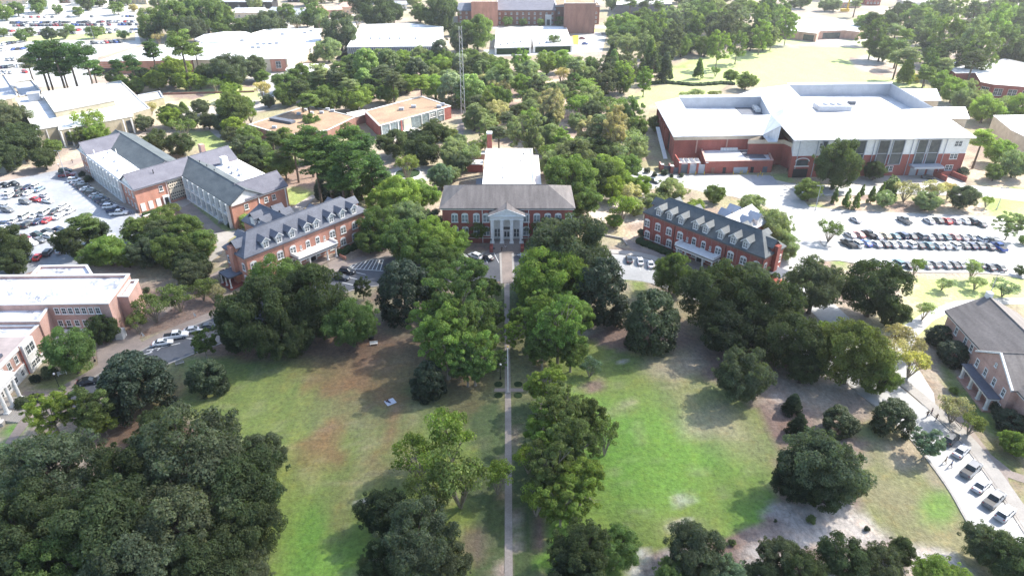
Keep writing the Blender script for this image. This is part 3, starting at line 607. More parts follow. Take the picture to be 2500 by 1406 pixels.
    q = P(1195, 361, 11); b = MB(); b.box((q[0], q[1]+1.5, 8.0), (1.8, 1.8, 16)); b.build("shaft", M['brick'], c); b = MB(); b.box((q[0], q[1]+1.5, 16.3), (2.1, 2.1, .6)); b.build("cap", M['white'], c)
    for i, (px, py, w_, d, h, m) in enumerate(((1160, 415, 6, 5, 3, 'brick'), (1172, 388, 4, 3, 2.4, 'brick3'))):
        q = P(px, py); s = thing("utility_shed", ["low red brick plant room left of the long white roof", "small pale brick plant room beside the long white roof"][i], "shed", q); b = MB(); b.box((q[0], q[1], h/2), (w_, d, h)); b.build("wall", M[m], s); b = MB(); b.box((q[0], q[1], h+.1), (w_+.4, d+.4, .2)); b.build("roof", M['whiteroof'], s)
admin()
# ---------------------------------------------------------------- the two dormered halls
def dorm(mirror):
    W = 11.3; ze, zr = 9.5, 14.2
    if not mirror:
        a = P(595, 632, ze); c = P(898, 514, ze); lab = "orange-red brick hall with row of eight dormers, left of the columned hall"; bm = 'brick2'; rm = 'slate'
        dpx = (648, 680, 712, 748.5, 771, 807.5, 834.5, 862.5)
        row = ((620, 'p'), (653, 'p'), (684.5, 'p'), (715.5, 'p'), (734.5, 'n'), (752, 's'), (775.5, 's'), (792, 'n'), (811.5, 'p'), (838, 'p'), (866, 'p'), (893, 'p'))
        pp = (729, 822); far = 1
    else:
        a = P(1568.6, 517, ze); c = P(1868, 631, ze); lab = "deep red brick hall with row of eight dormers, right of the columned hall"; bm = 'brick'; rm = 'slate2'
        dpx = (1609.5, 1635.5, 1663.5, 1699, 1723, 1760, 1791, 1821)
        row = ((1580, 'p'), (1606, 'p'), (1633, 'p'), (1660, 'p'), (1678, 'n'), (1694, 's'), (1717, 's'), (1734, 'n'), (1753, 'p'), (1783, 'p'), (1814, 'p'), (1846, 'p'))
        pp = (1650, 1742); far = 0
    t = thing("dormered_hall", lab, "building", (a[0], a[1], 0), group="matching brick halls with dormers either side of the avenue")
    L = math.hypot(c[0]-a[0], c[1]-a[1]); F = Frame(a[:2], (c[0]-a[0], c[1]-a[1]))
    F = Frame(F(.5, .5)[:2], F.u); L -= 1.0; W -= 1.0
    poly = F.rect(0, L, 0, W); walls(t, poly, 0, ze-.05, bm); trim_band(t, poly, ze-.75, ze-.05, .3, 'brick4' if mirror else 'brick2'); trim_band(t, poly, .9, 1.1, .06, 'dirtywhite', 'water_table')
    gable(t, F, 0, L, 0, W, ze, zr, 'a', .5, (5.2, 5.2), rm)
    zc = ze+1.0
    slope = (zr-ze)/((W+1)/2)
    for px in dpx:
        x = F.solve(px, .25, zc+.6)
        d = 3.3
        b = MB(); b.prism([F(x-.95, .15)[:2], F(x+.95, .15)[:2], F(x+.95, .15+d)[:2], F(x-.95, .15+d)[:2]], ze-.3, zc+1.55); b.face([F(x-.95, .15, zc+1.55), F(x+.95, .15, zc+1.55), F(x, .15, zc+2.35)]); do = b.build("dormer", M['dirtywhite' if mirror else 'white'], t)
        g = MB(); 
        for s in (-1, 1): g.slab([F(x, -.25, zc+2.6), F(x+s*1.45, -.25, zc+1.4), F(x+s*1.45, 4.2, zc+1.4), F(x, 4.2, zc+2.6)], .16)
        g.build("dormer_roof", M[rm], do)
        g = MB()
        for s in (-1, 1): g.slab([F(x, -.33, zc+2.55), F(x+s*1.42, -.33, zc+1.38), F(x+s*1.42, -.2, zc+1.38), F(x, -.2, zc+2.55)], .3)
        g.build("bargeboard", M['white'], do)
        fr, pn = win_meshes(1.5, 1.75, 'pb'); o = link("window", fr, do, loc=F(x, .12, zc-.55), rot=F.ang); sub("pane", pn, t); COL.objects.unlink(bpy.data.objects[-1]) if False else None
        pnob = [q for q in t.children if q.name.startswith("pane")][-1]; pnob.parent = do; pnob.location = Vector(F(x, .12, zc-.55))-ORG[t]; pnob.rotation_euler = (0, 0, F.ang)
    for px, k in row:
        for z in (5.05, 1.3):
            x = F.solve(px, 0, z+1); 
            if k == 'n':
                if z > 3: window(t, F(x, 0, z+.3), F.ang, .6, 1.3, '')
            else: window(t, F(x, 0, z), F.ang, 2.0 if k == 'p' else 1.45, 2.05, 'pab' if k == 'p' else 'ab')
    for fr_ in (0.005, .285, .715, .995):
        b = MB(); b.tube(F(L*fr_, -.12, .1), F(L*fr_, -.12, ze-.3), .09, .09); b.build("drainpipe", M['dark' if mirror else 'tan'], t)
    # porch over the entrance
    x0 = F.solve(pp[0], -3.2, 4.6); x1 = F.solve(pp[1], -3.2, 4.6); x0, x1 = (x0, x1)
    x1 = min(x1, L*.72); b = MB(); b.prism(F.rect(x0, x1, -3.4, -.02), 3.7, 4.45); b.build("porch_beam", M['white'], t)
    b = MB(); b.prism(F.rect(x0-.35, x1+.35, -3.75, -.03), 4.45, 4.62); b.build("porch_cornice", M['dark'], t)
    b = MB(); b.prism(F.rect(x0-.25, x1+.25, -3.65, -.04), 4.62, 4.85); [b.prism(F.rect(q, q+.5, -3.5, -.05), 4.85, 5.5) for q in (x0-.2, x1-.3)]; b.build("porch_roof", M['white'], t)
    n = 4
    for i in range(n+1): 
        if i != 2: column(t, *F(x0+.5+(x1-x0-1)*i/n, -3.0)[:2], .4, 3.7, .27)
    b = MB(); b.prism(F.rect(x0, x1, -3.6, -.02), 0, .4); b.build("porch_floor", M['path'], t)
    for q in (x0-.3, x1+.0): b = MB(); b.prism(F.rect(q, q+.35, -6.5, -3.65), 0, 1.1); b.build("wing_wall", M[bm], t)
    xm = (x0+x1)/2; b = MB(); b.box(F(xm, -.1, 1.8), (2.6, .16, 2.8), F.ang); b.box(F(xm, -.22, 1.6), (1.6, .1, 2.2), F.ang, 1); b.build("door", [M['white'], M['dark']], t)
    # rear wing, ridge running back
    ac = L*.57 if mirror else L*.45; h = 5.0
    walls(t, F.rect(ac-h, ac+h, W+.01, W+13), 0, ze-.6, bm, 'rear_wall'); gable(t, F, ac-h, ac+h, W-5, W+13, ze-.5, 13.3, 'b', .5, (0, 2.5), 'slate' if not mirror else 'lightgrey', 'rear_roof')
    for s in (-1, 1):
        for bb in (W+3, W+7.5):
            b = MB(); b.slab([F(ac+s*1.6, bb, 13.0), F(ac+s*5.4, bb, 13.0), F(ac+s*5.4, bb+1.6, 11.4), F(ac+s*1.6, bb+1.6, 11.4)], .15); b.slab([F(ac+s*1.6, bb, 13.0), F(ac+s*5.4, bb, 13.0), F(ac+s*5.4, bb-1.6, 11.4), F(ac+s*1.6, bb-1.6, 11.4)], .15); b.build("rear_dormer_roof", M[rm if not mirror else 'lightgrey'], t)
            b = MB(); b.prism(F.rect(ac+min(s*1.8, s*5.1), ac+max(s*1.8, s*5.1), bb-1, bb+1), ze-.5, 11.5); b.build("rear_dormer", M['white'], t)
    # back slope dormers and the end dormer
    for fr_ in (.12, .3, .7, .86):
        x = L*fr_; b = MB()
        for s in (-1, 1): b.slab([F(x, W+.2, 13.1), F(x+s*1.5, W+.2, 11.9), F(x+s*1.5, W-4, 11.9), F(x, W-4, 13.1)], .16)
        b.build("back_dormer_roof", M[rm], t); b = MB(); b.prism(F.rect(x-1, x+1, W-3.5, W), ze-.3, 12.0); b.build("back_dormer", M['white'], t)
    for s, e in ((0, -1), (1, 1)):
        x = L*s; b = MB()
        for k in (-1, 1): b.slab([F(x+e*.3, W/2, 13.0), F(x+e*.3, W/2+k*2.0, 11.2), F(x-e*3.6, W/2+k*2.0, 11.2), F(x-e*3.6, W/2, 13.0)], .16)
        b.build("end_dormer_roof", M[rm], t); b = MB(); q = sorted((x+e*.05, x-e*3)); b.prism(F.rect(q[0], q[1], W/2-1.5, W/2+1.5), ze-.2, 11.3); b.build("end_dormer", M[bm], t)
    # side porch at the outer end
    xs = (-4.2, -.02) if not mirror else (L+.02, L+4.2)
    b = MB(); b.prism(F.rect(*xs, 3, 8.2), 3.5, 3.9); b.build("side_porch_roof", M['greydark'], t)
    b = MB(); b.prism(F.rect(*xs, 3, 8.2), 0, .5); b.build("side_porch_floor", M['brick'], t)
    for aa in (xs[0]+.4,) if not mirror else (xs[1]-.4,):
        for bb in (3.3, 5.6, 7.9): column(t, *F(aa, bb)[:2], .5, 3.5, .2)
    E = side(F, L, 0, 'r') if mirror else side(F, 0, W, 'l')
    for z in (5.05, 1.3): windows_on(t, E, (1.4, W-1.4), 0, z, 1.4, 2.0, 'ab')
    b = MB(); b.prism(F.rect(*((-1.2, -.02) if not mirror else (L+.02, L+1.2)), 4.4, 6.2), 0, 11.5); b.build("end_chimney", M[bm], t)
    # clipped foundation hedge
    h = thing("foundation_hedge", "low dark hedge along the front of the "+("deep red" if mirror else "orange-red")+" dormered hall", "hedge", F(4, -2, 0)); b = MB()
    rg = random.Random(5)
    rngs = [(1, x0-1.2)] if mirror else [(x1+1.2, L-1)]
    for q0, q1 in rngs:
        q = q0
        while q < q1: b.ball(F(q, -2.0-rg.random()*.6, .55), (1.1+rg.random()*.4, 1.1+rg.random()*.4, .9+rg.random()*.4), 9, 6); q += .9
    b.build("leaves", M['hedge'], h, smooth=True)
dorm(False); dorm(True)
# ---------------------------------------------------------------- u-shaped hall at the left with gables
def rosen():
    A = P(189, 363, 8.7); u = (.70, -.714); v = (.62, .785)
    t = thing("gabled_hall", "long brick hall with mauve-grey cross gables, white pilasters and pierced screen by the car park", "building", (A[0]+30, A[1]-10, 0))
    F = Frame(A[:2], u, v); ze, zr = 8.7, 12.3
    walls(t, F.rect(0.3, 59.2, .3, 21.5), 0, ze-.1, 'brick2'); walls(t, F.rect(47.3, 59.2, 21.5, 38.7), 0, ze-.12, 'brick2', 'rear_wall'); walls(t, F.rect(59.2, 96.7, 17.7, 38.7), 0, ze-.14, 'brick2', 'east_wall')
    b = MB(); b.prism(F.rect(11, 47, .2, 9.6), ze-.3, ze+.02); b.build("flat_roof", M['stained'], t); b = MB(); b.prism(F.rect(60.5, 84.5, 28.5, 38.6), ze-.3, ze+.02); b.build("flat_roof", M['stained'], t)
    for (p, q, r, s) in ((11, 47, .2, .2),): b = MB(); b.prism(F.rect(p, q, 0, .5), ze-.5, ze+.25); b.build("coping", M['white'], t)
    b = MB(); b.prism(F.rect(60.5, 84.5, 38.3, 38.8), ze-.5, ze+.25); b.build("coping", M['white'], t)
    gable(t, F, 0, 11, .3, 15.5, ze, zr, 'b', .5, (0, 0), 'purple', wallm='white'); gable(t, F, 0, 50, 9.3, 22, ze, zr, 'a', .5, (0, 0), 'slate2', wallm='white')
    gable(t, F, 47, 59.5, .3, 38.7, ze, zr, 'b', .5, (0, 0), 'purple', wallm='white'); gable(t, F, 53, 96.8, 17.6, 29, ze, zr, 'a', .5, (0, 0), 'slate2', wallm='white')
    gable(t, F, 84.5, 96.8, 23.3, 38.7, ze, zr, 'b', .5, (0, 0), 'purple', wallm='white')
    def colonnade(G, a0, a1, n):
        b = MB(); b.box(G((a0+a1)/2, -.12, 4.2), (a1-a0, .2, 7.6), G.ang); b.build("panel_wall", M['lightgrey'], t)
        for i in range(n+1):
            a = a0+(a1-a0)*i/n; b = MB(); b.box(G(a, -.6, 4.3), (.6, .9, 8.4), G.ang); b.build("pilaster", M['white'], t)
        b = MB(); b.box(G((a0+a1)/2, -.45, 4.3), (a1-a0, .6, .5), G.ang); b.build("spandrel", M['white'], t)
        b = MB(); b.box(G((a0+a1)/2, -.5, .25), (a1-a0+.6, .8, .5), G.ang); b.build("plinth", M['white'], t)
        for i in range(n):
            a = a0+(a1-a0)*(i+.5)/n
            for z in (.9, 4.9): window(t, G(a, -.2, z), G.ang, min(2.4, (a1-a0)/n*.6), 2.4, 'p')
    G = Frame(F(0, .3)[:2], F.u); colonnade(G, 13, 46, 9); H = Frame(F(0, 17.7)[:2], F.u); colonnade(H, 61, 95, 8)
    for a in (2.5, 5.5, 8.5, 49.5, 53, 56.5):
        for z in (.9, 4.9): window(t, G(a, 0, z), G.ang, 1.3, 2.0, 'b')
    b = MB(); b.box(G(11.7, -.15, 4.2), (1.6, .3, 8.2), G.ang); b.build("pier", M['brick'], t)
    for g_, a0, a1 in ((G, 0, 59), (H, 59.6, 96)): b = MB(); b.box(g_((a0+a1)/2, -.3, ze-.35), (a1-a0, .5, .55), g_.ang); b.build("cornice", M['white'], t)
    S = Frame(F(59.2, .3)[:2], F.v, (-F.u[0], -F.u[1])); T = Frame(F(96.7, 17.7)[:2], F.v, (-F.u[0], -F.u[1]))
    for g_, a1 in ((S, 17), (T, 21)): b = MB(); b.box(g_(a1/2, -.2, ze-.35), (a1, .4, .6), g_.ang); b.build("cornice", M['white'], t)
    for a in (1.5, 4.2, 6.9): b = MB(); b.box(S(a, -.08, 1.7), (1.5, .14, 2.7), S.ang); b.build("white_panel", M['white'], t)
    window(t, S(8.8, 0, 5.2), S.ang, 1.4, 2.0, 'b'); b = MB(); b.box(S(9.7, -.2, 1.8), (2.2, .4, 3.4), S.ang); b.box(S(9.7, -.42, 1.5), (1.2, .1, 2.6), S.ang, 1); b.build("door", [M['white'], M['dark']], t)
    b = MB(); b.tube(S(10.9, -.2, .1), S(10.9, -.2, 8.2), .1, .1); b.build("drainpipe", M['white'], t)
    b = MB(); b.box(S(14.2, -.12, 4.5), (5.6, .2, 7.0), S.ang); sc = b.build("pierced_screen", M['cream'], t); b = MB()
    for r in range(7):
        for c in range(7):
            if (r, c) and r != 3: a = 11.7+c*.78+(.39 if r % 2 else 0); b.tube(S(a, -.2, 1.3+r*.98), S(a, -.25, 1.3+r*.98), .29, .29, 6)
    b.build("hole_pattern", M['dark'], sc)
    b = MB(); b.box(S(16.9, -.3, 4.5), (.5, .6, 8.2), S.ang); b.build("pier", M['brick'], t)
    for a, z in ((12.6, 5.3), (5.2, 5.3), (15.6, 5.3), (12.0, 1.2)): window(t, T(a, 0, z), T.ang, 1.5, 1.9, 'b')
    for a in (10, 20.2): b = MB(); b.box(T(a, -.1, 4.2), (.35, .25, 8.2), T.ang); b.build("drainpipe", M['white'], t)
    b = MB(); b.box(F(50.5, 30, 12.8), (2.4, 1.6, 3.4), F.ang); b.build("chimney", M['brick3'], t); b = MB(); b.box(F(61.5, 33, 10), (2.2, 2.2, 3.2), F.ang); b.build("stair_tower", M['white'], t)
    for a, bb in ((15, 7), (20, 4), (27, 5.5), (38, 3), (66, 33), (71, 34), (76, 32), (72, 31)): b = MB(); b.box(F(a, bb, 9.1), (1.4, 1.1, .9), F.ang); b.build("air_unit", M['lightgrey'], t)
    for a, bb, z in ((13, 2.4, 10.6), (19, 8.6, 10.8), (56, 9, 12.2), (60, 24.5, 12.3), (66, 24.5, 12.3), (72, 24.5, 12.2), (50, 20, 12.3)): q = F(a, bb, z-1.6); b = MB(); b.tube(q, (q[0], q[1], z), .16, .16); b.build("roof_vent", M['dark' if a > 20 else 'white'], t)
    # planter hedge by the entrance
    h = thing("entrance_hedge", "clipped hedge in white edged bed before the gabled hall's door", "hedge", S(5, -3, 0)); b = MB(); b.box(S(5, -3.2, .5), (10.5, 1.2, 1.0), S.ang); b.build("leaves", M['hedge'], h); b = MB()
    for q in (-2.3, -4.2): b.box(S(5, q, .25), (11, .25, .5), S.ang)
    b.build("bed_edge", M['white'], h)
rosen()
# ---------------------------------------------------------------- tan-walled flat hall, upper left
def tanhall():
    z = 7.5
    t, pl = flat_px("flat_roofed_hall", "beige walled hall with white flat roof and raised centre, behind the gabled hall", "building", [(38, 241), (294, 197), (366, 264), (324, 276), (324, 284), (144, 318), (142, 308), (85, 318)], z, 'beige', 'whiteroof', par_h=.4, cop='dirtywhite')
    up = [P(x, y, 9.6)[:2] for x, y in [(102, 227), (242, 205), (279, 246), (134, 274)]]; b = MB(); b.prism(up, 6.5, 9.6); b.build("raised_wall", M['beige'], t); b = MB(); b.prism(inset(up, -.25), 9.6, 9.85); b.build("raised_roof", M['whiteroof'], t)
    q = P(86, 243, z); b = MB(); b.box((q[0], q[1], z+1.4), (5, 5, 3.2), .5); b.box((q[0], q[1], z+3.1), (5.4, 5.4, .3), .5); b.build("cooling_unit", M['lightgrey'], t)
    p0 = pl[5]; p1 = pl[4]; G = Frame(p0, (p1[0]-p0[0], p1[1]-p0[1])); L = math.hypot(p1[0]-p0[0], p1[1]-p0[1])
    for a in (1.5, L-3.5): b = MB(); b.box(G(a+1, -.1, 3.2), (2.0, .2, 5.6), G.ang); b.build("glazed_door", M['glass'], t)
    for a in (.3, 3.6, L-4.6, L-1.2): b = MB(); b.box(G(a, -.7, 3.4), (.5, .7, 6.8), G.ang); b.build("white_fin", M['white'], t)
    p0, p1 = pl[7], pl[6]; G = Frame(p0, (p1[0]-p0[0], p1[1]-p0[1])); L = math.hypot(p1[0]-p0[0], p1[1]-p0[1])
    for a in (.4, 4, L-.4): b = MB(); b.box(G(a, -.12, 3.4), (.35, .2, 6.8), G.ang); b.build("white_fin", M['white'], t)
    a_, pl2 = flat_px("side_roof_hall", "grey flat-roofed block at left edge beside the beige hall", "building", [(-60, 205), (8, 180), (44, 232), (28, 240), (-60, 258)], 6.5, 'beige', 'lightgrey', cop='dirtywhite')
    flat_px("link_block", "grey flat-roofed link between the beige hall and the left-edge block", "building", [(34, 200), (78, 194), (100, 222), (48, 236)], 5.5, 'beige', 'lightgrey', cop='dirtywhite')
    flat_px("small_annex", "small pale green-roofed annex right of the beige hall", "building", [(336, 232), (390, 222), (399, 238), (352, 248)], 4, 'beige', 'whiteroof', cop='lightgrey')
tanhall()
# ---------------------------------------------------------------- tan gravel-roofed pair
def tanpair():
    t, pl = flat_px("low_brick_block", "low brick block with tan gravel roof, left one of two behind the pines", "building", [(607, 304), (752, 257), (868, 285), (799, 318), (695, 331)], 5, 'brick4', 'tan', par_h=.25, cop='dirtywhite')
    q = P(690, 296, 5); b = MB(); b.box((q[0], q[1], 5.4), (13, 3, 1), -.5); b.build("skylight", M['greydark'], t)
    for px, py in ((745, 270), (760, 277), (730, 279), (800, 268), (812, 272), (670, 312), (785, 276)): q = P(px, py, 5); b = MB(); b.box((q[0], q[1], 5.3), (1.8, 1.4, 1)); b.build("air_unit", M['lightgrey'], t)
    p0, p1 = pl[4], pl[3]; G = Frame(p0, (p1[0]-p0[0], p1[1]-p0[1])); L = math.hypot(p1[0]-p0[0], p1[1]-p0[1])
    for k in range(6): b = MB(); b.box(G(L*(k+.5)/6, -.06, 2.4), (.9, .14, 4.2), G.ang); b.build("glazing_strip", M['glass'], t)
    t, pl = flat_px("low_glazed_block", "low block with tan gravel roof and glazed front, right one of two behind the pines", "building", [(890, 271), (1029, 235), (1101, 259), (926, 307)], 6, 'brick', 'tan', par_h=.25, cop='white')
    p0, p1 = pl[3], pl[2]; G = Frame(p0, (p1[0]-p0[0], p1[1]-p0[1])); L = math.hypot(p1[0]-p0[0], p1[1]-p0[1])
    b = MB(); b.box(G(L*.45, -.1, 2.9), (L*.88, .2, 5.4), G.ang); b.build("curtain_wall", M['glasspale'], t)
    for k in range(9):
        if k not in (3, 4): b = MB(); b.box(G(L*(.02+k*.108), -.3, 2.9), (.3, .3, 5.5), G.ang); b.build("mullion", M['white'], t)
    b = MB(); b.box(G(L*.36, -.25, 2.9), (L*.1, .35, 5.3), G.ang); b.build("cream_bay", M['cream'], t); b = MB(); b.box(G(L*.28, -.3, 2.9), (.7, .5, 5.3), G.ang); b.build("brick_fin", M['brick'], t)
    for k in (.72, .84):
        window(t, G(L*k, -.22, 3.2), G.ang, 3, 1.7, 'pb')
    b = MB(); b.prism([G(1, -6)[:2], G(L*.45, -6)[:2], G(L*.45, -.2)[:2], G(1, -.2)[:2]], 0, .8); b.build("terrace", M['white'], t)
    for px, py in ((1072, 262), (1080, 257), (980, 268), (1010, 262)): q = P(px, py, 6); b = MB(); b.box((q[0], q[1], 6.4), (2.2, 1.6, 1.1)); b.build("air_unit", M['lightgrey'], t)
    flat_px("covered_link", "white covered walk joining the two tan-roofed blocks", "walkway", [(846, 276), (888, 268), (905, 276), (868, 286)], 4, 'brick4', 'whiteroof', par_h=.3)
tanpair()
# ---------------------------------------------------------------- white-roofed halls in the distance
def distant():
    t, pl = flat_px("white_roofed_centre", "sprawling cream-walled centre with white roofs and round canopy, upper left", "building", [(470, 146), (665, 144), (700, 143), (752, 112), (784, 98), (784, 70), (652, 71), (600, 86), (490, 100)], 8, 'cream', 'whiteroof', par_h=.35)
    G = Frame(pl[1], (pl[2][0]-pl[1][0], pl[2][1]-pl[1][1])); b = MB(); b.box(G(3, -.1, 4), (9, .2, 7), G.ang); b.build("brick_bay", M['brick2'], t); window(t, G(3, -.25, 2.5), G.ang, 3, 4, 'p')
    R = Frame(pl[3], (pl[4][0]-pl[3][0], pl[4][1]-pl[3][1]))
    for a in (2, 8, 14): window(t, R(a, 0, 3), R.ang, 3, 3, 'p')
    c = P(548, 88, 9); b = MB(); n = 8; ring = [(c[0]+19*math.cos(i*math.pi/4+.39), c[1]+22*math.sin(i*math.pi/4+.39)) for i in range(n)]; b.prism(ring, 7.2, 8.4, top=False)
    for i in range(n): b.face([(*ring[i], 8.4), (*ring[(i+1) % n], 8.4), (c[0], c[1], 11.5)])
    b.build("octagonal_roof", M['whiteroof'], t)
    for px, py in ((630, 108), (645, 108), (660, 107), (676, 106), (618, 116), (632, 116), (760, 76), (745, 80), (690, 84), (592, 99)): q = P(px, py, 8); b = MB(); b.box((q[0], q[1], 8.3), (2.5, 1.6, .8)); b.build("rooflight", M['lightgrey'], t)
    c = P(751, 167, 5); b = MB(); b.tube((c[0], c[1], 4.4), (c[0], c[1], 5), 12.5, 12.5, 28); b.build("round_canopy", M['white'], t)
    for i in range(8): column(t, c[0]+10.5*math.cos(i*.785), c[1]+10.5*math.sin(i*.785), 0, 4.4, .4, 'cream')
    t, pl = flat_px("long_brick_wing", "long orange brick wing with white roof behind the tall pines, upper left", "building", [(240, 150), (468, 147), (488, 112), (400, 110), (330, 118)], 7.5, 'brick2', 'whiteroof', par_h=.35)
    G = Frame(pl[0], (pl[1][0]-pl[0][0], pl[1][1]-pl[0][1])); L = math.hypot(pl[1][0]-pl[0][0], pl[1][1]-pl[0][1])
    b = MB(); b.box(G(L*.1, -.2, 1.8), (L*.17, .4, 3), G.ang); b.build("loading_bay", M['dark'], t)
    for z in (3.6, 4.8, 6): b = MB(); b.box(G(L*.5, -.08, z), (L, .1, .25), G.ang); b.build("brick_band", M['brick3'], t)
    # warehouse-like hall
    t, pl = flat_px("ribbed_hall", "large white-roofed hall with grey ribbed front, top centre-left", "building", [(847, 115), (1070, 113), (1082, 66), (995, 57), (892, 60), (876, 69)], 8.5, 'lightgrey', 'whiteroof', par_h=.3)
    G = Frame(pl[0], (pl[1][0]-pl[0][0], pl[1][1]-pl[0][1])); L = math.hypot(pl[1][0]-pl[0][0], pl[1][1]-pl[0][1])
    b = MB(); b.box(G(L/2, -.15, 5.6), (L-1, .3, 4.2), G.ang); b.build("glazed_band", M['greydark'], t)
    for k in range(44): 
        b = MB(); b.box(G(1+k*(L-2)/43, -.4, 5.6), (.4, .3, 4.4), G.ang); b.build("rib", M['lightgrey'], t)
    b = MB(); b.box(G(L/2, -.5, 1.7), (L, .8, 3.4), G.ang); b.build("base_wall", M['white'], t)
    b = MB(); b.slab([G(-9, 4, .3), G(-.2, 4, 6.5), G(-.2, 24, 6.5), G(-9, 24, .3)], .3); b.build("side_ramp", M['dark'], t)
    for px in (905, 928, 952, 976, 1014): q = P(px, 96, 8.5); b = MB(); b.box((q[0], q[1], 9), (1.2, 1.2, 1.4)); b.build("roof_vent", M['lightgrey'], t)
    # big hall at the top centre
    c = P(1290, 45); t = thing("brick_arena", "wide dusky brick hall with mauve-grey roofs along the top edge", "building", (c[0], c[1], 0))
    for (pts, z, rm, zr) in (([(1213, 62), (1355, 62)], 11.5, 'purple', 17), ([(1356, 60), (1462, 60)], 14, 'greyroof', 14.01), ([(1118, 60), (1176, 60)], 10.5, 'slate', 13)):
        p0 = P(*pts[0]); p1 = P(*pts[1]); G = Frame(p0[:2], (p1[0]-p0[0], p1[1]-p0[1])); L = math.hypot(p1[0]-p0[0], p1[1]-p0[1]); D = 70 if zr > 14.5 else 45
        walls(t, G.rect(0, L, 0, D), 0, z, 'brick4')
        if zr > z+.1:
            b = MB(); b.slab([G(-.6, -.8, z+.1), G(L+.6, -.8, z+.1), G(L+.6, D*.5, zr), G(-.6, D*.5, zr)], .4); b.slab([G(-.6, D+.8, z+.1), G(L+.6, D+.8, z+.1), G(L+.6, D*.5, zr), G(-.6, D*.5, zr)], .4); b.build("roof", M[rm], t)
        else: flatroof(t, G.rect(0, L, 0, D), z+.8, 'brick4', 'tan', .6, z0=z)
        trim_band(t, G.rect(0, L, 0, D), z-.5, z, .3, 'lightgrey')
        n = int(L/4.5)
        for zz in (1.2, 4.6, 8): windows_on(t, G, [L*(k+.5)/n for k in range(n)], 0, zz, 1.4, 1.6, 'l')
    q = P(1338, 62); b = MB(); b.box((q[0], q[1]-1.5, 4), (5, 3, 8)); b.build("entrance_bay", M['white'], t); b = MB(); b.box((q[0], q[1]-3.1, 2.5), (2.5, .2, 4.4)); b.build("entrance_glass", M['glass'], t)
    flat_px("upper_block", "tall brick upper storey behind the mauve-grey roofs at the top edge", "building", [(1150, 4), (1215, 4), (1213, -16), (1150, -16)], 19, 'brick2', 'tan'); flat_px("upper_tower", "brown stepped brick tower at top edge right of the mauve-grey roof", "building", [(1378, 8), (1455, 8), (1452, -14), (1378, -14)], 22, 'brick4', 'tan')
    # two white sheds
    for lab, pts in (("wide white flat-roofed shed, left of two below the dusky brick hall", [(1208, 117), (1296, 115), (1298, 69), (1212, 71)]), ("white flat-roofed shed beside the yellow patch", [(1302, 113), (1398, 111), (1382, 65), (1298, 65)])):
        t, pl = flat_px("white_shed", lab, "building", pts, 4.5, 'white', 'whiteroof', par_h=.15); G = Frame(pl[0], (pl[1][0]-pl[0][0], pl[1][1]-pl[0][1])); L = math.hypot(pl[1][0]-pl[0][0], pl[1][1]-pl[0][1])
        b = MB(); b.box(G(L/2, -.1, 2), (L*.9, .2, 3.6), G.ang); b.build("green_shutter_wall", M['hedge'], t)
        for k in range(4): q = G(L*(.2+.2*k), 8+k*3, 4.5); b = MB(); b.box((q[0], q[1], 4.9), (1.2, 1.2, 1)); b.build("roof_vent", M['lightgrey'], t)
    # pavilion by the field
    t, pl = flat_px("curved_pavilion", "pale-roofed pavilion with brick front beyond the open field", "building", [(1884, 64), (1925, 74), (1958, 78), (1995, 82), (2002, 76), (2062, 74), (2098, 78), (2106, 56), (2030, 44), (1960, 50), (1895, 52)], 6, 'brick3', 'whiteroof', par_h=.25)
    for i, j in ((2, 3), (4, 5)): G = Frame(pl[i], (pl[j][0]-pl[i][0], pl[j][1]-pl[i][1])); L = math.hypot(pl[j][0]-pl[i][0], pl[j][1]-pl[i][1]); b = MB(); b.box(G(L/2, -.1, 2.4), (L*.7, .2, 4), G.ang); b.build("glazing", M['glass'], t)
    t, pl = flat_px("white_roof_hall", "brick hall with stepped white roofs and dark bay windows near the right edge", "building", [(2305, 160), (2336, 145), (2388, 145), (2408, 158), (2408, 150), (2455, 144), (2530, 160), (2530, 214), (2425, 206), (2395, 200), (2382, 178), (2333, 179)], 7, 'brick', 'whiteroof', par_h=.4)
    for i, j in ((9, 8), (8, 7)):
        G = Frame(pl[i], (pl[j][0]-pl[i][0], pl[j][1]-pl[i][1])); L = math.hypot(pl[j][0]-pl[i][0], pl[j][1]-pl[i][1]); n = max(1, int(L/6)); windows_on(t, G, [L*(k+.5)/n for k in range(n)], 0, 1.4, 4, 3.6, 'p')
    flat_px("white_roof_annex", "plain white-roofed block cut by the right edge beside the big white hall", "building", [(2426, 282), (2560, 280), (2560, 360), (2470, 318)], 8, 'cream', 'whiteroof', par_h=.3)
    flat_px("dark_long_building", "long low blue-grey building behind trees along the top edge", "building", [(1505, 12), (1640, 10), (1640, -14), (1510, -12)], 9, 'greydark', 'whiteroof')
    flat_px("white_warehouse", "white warehouse roof under trees near the top edge", "building", [(1612, 66), (1636, 64), (1630, 54), (1606, 56)], 4, 'white', 'whiteroof')
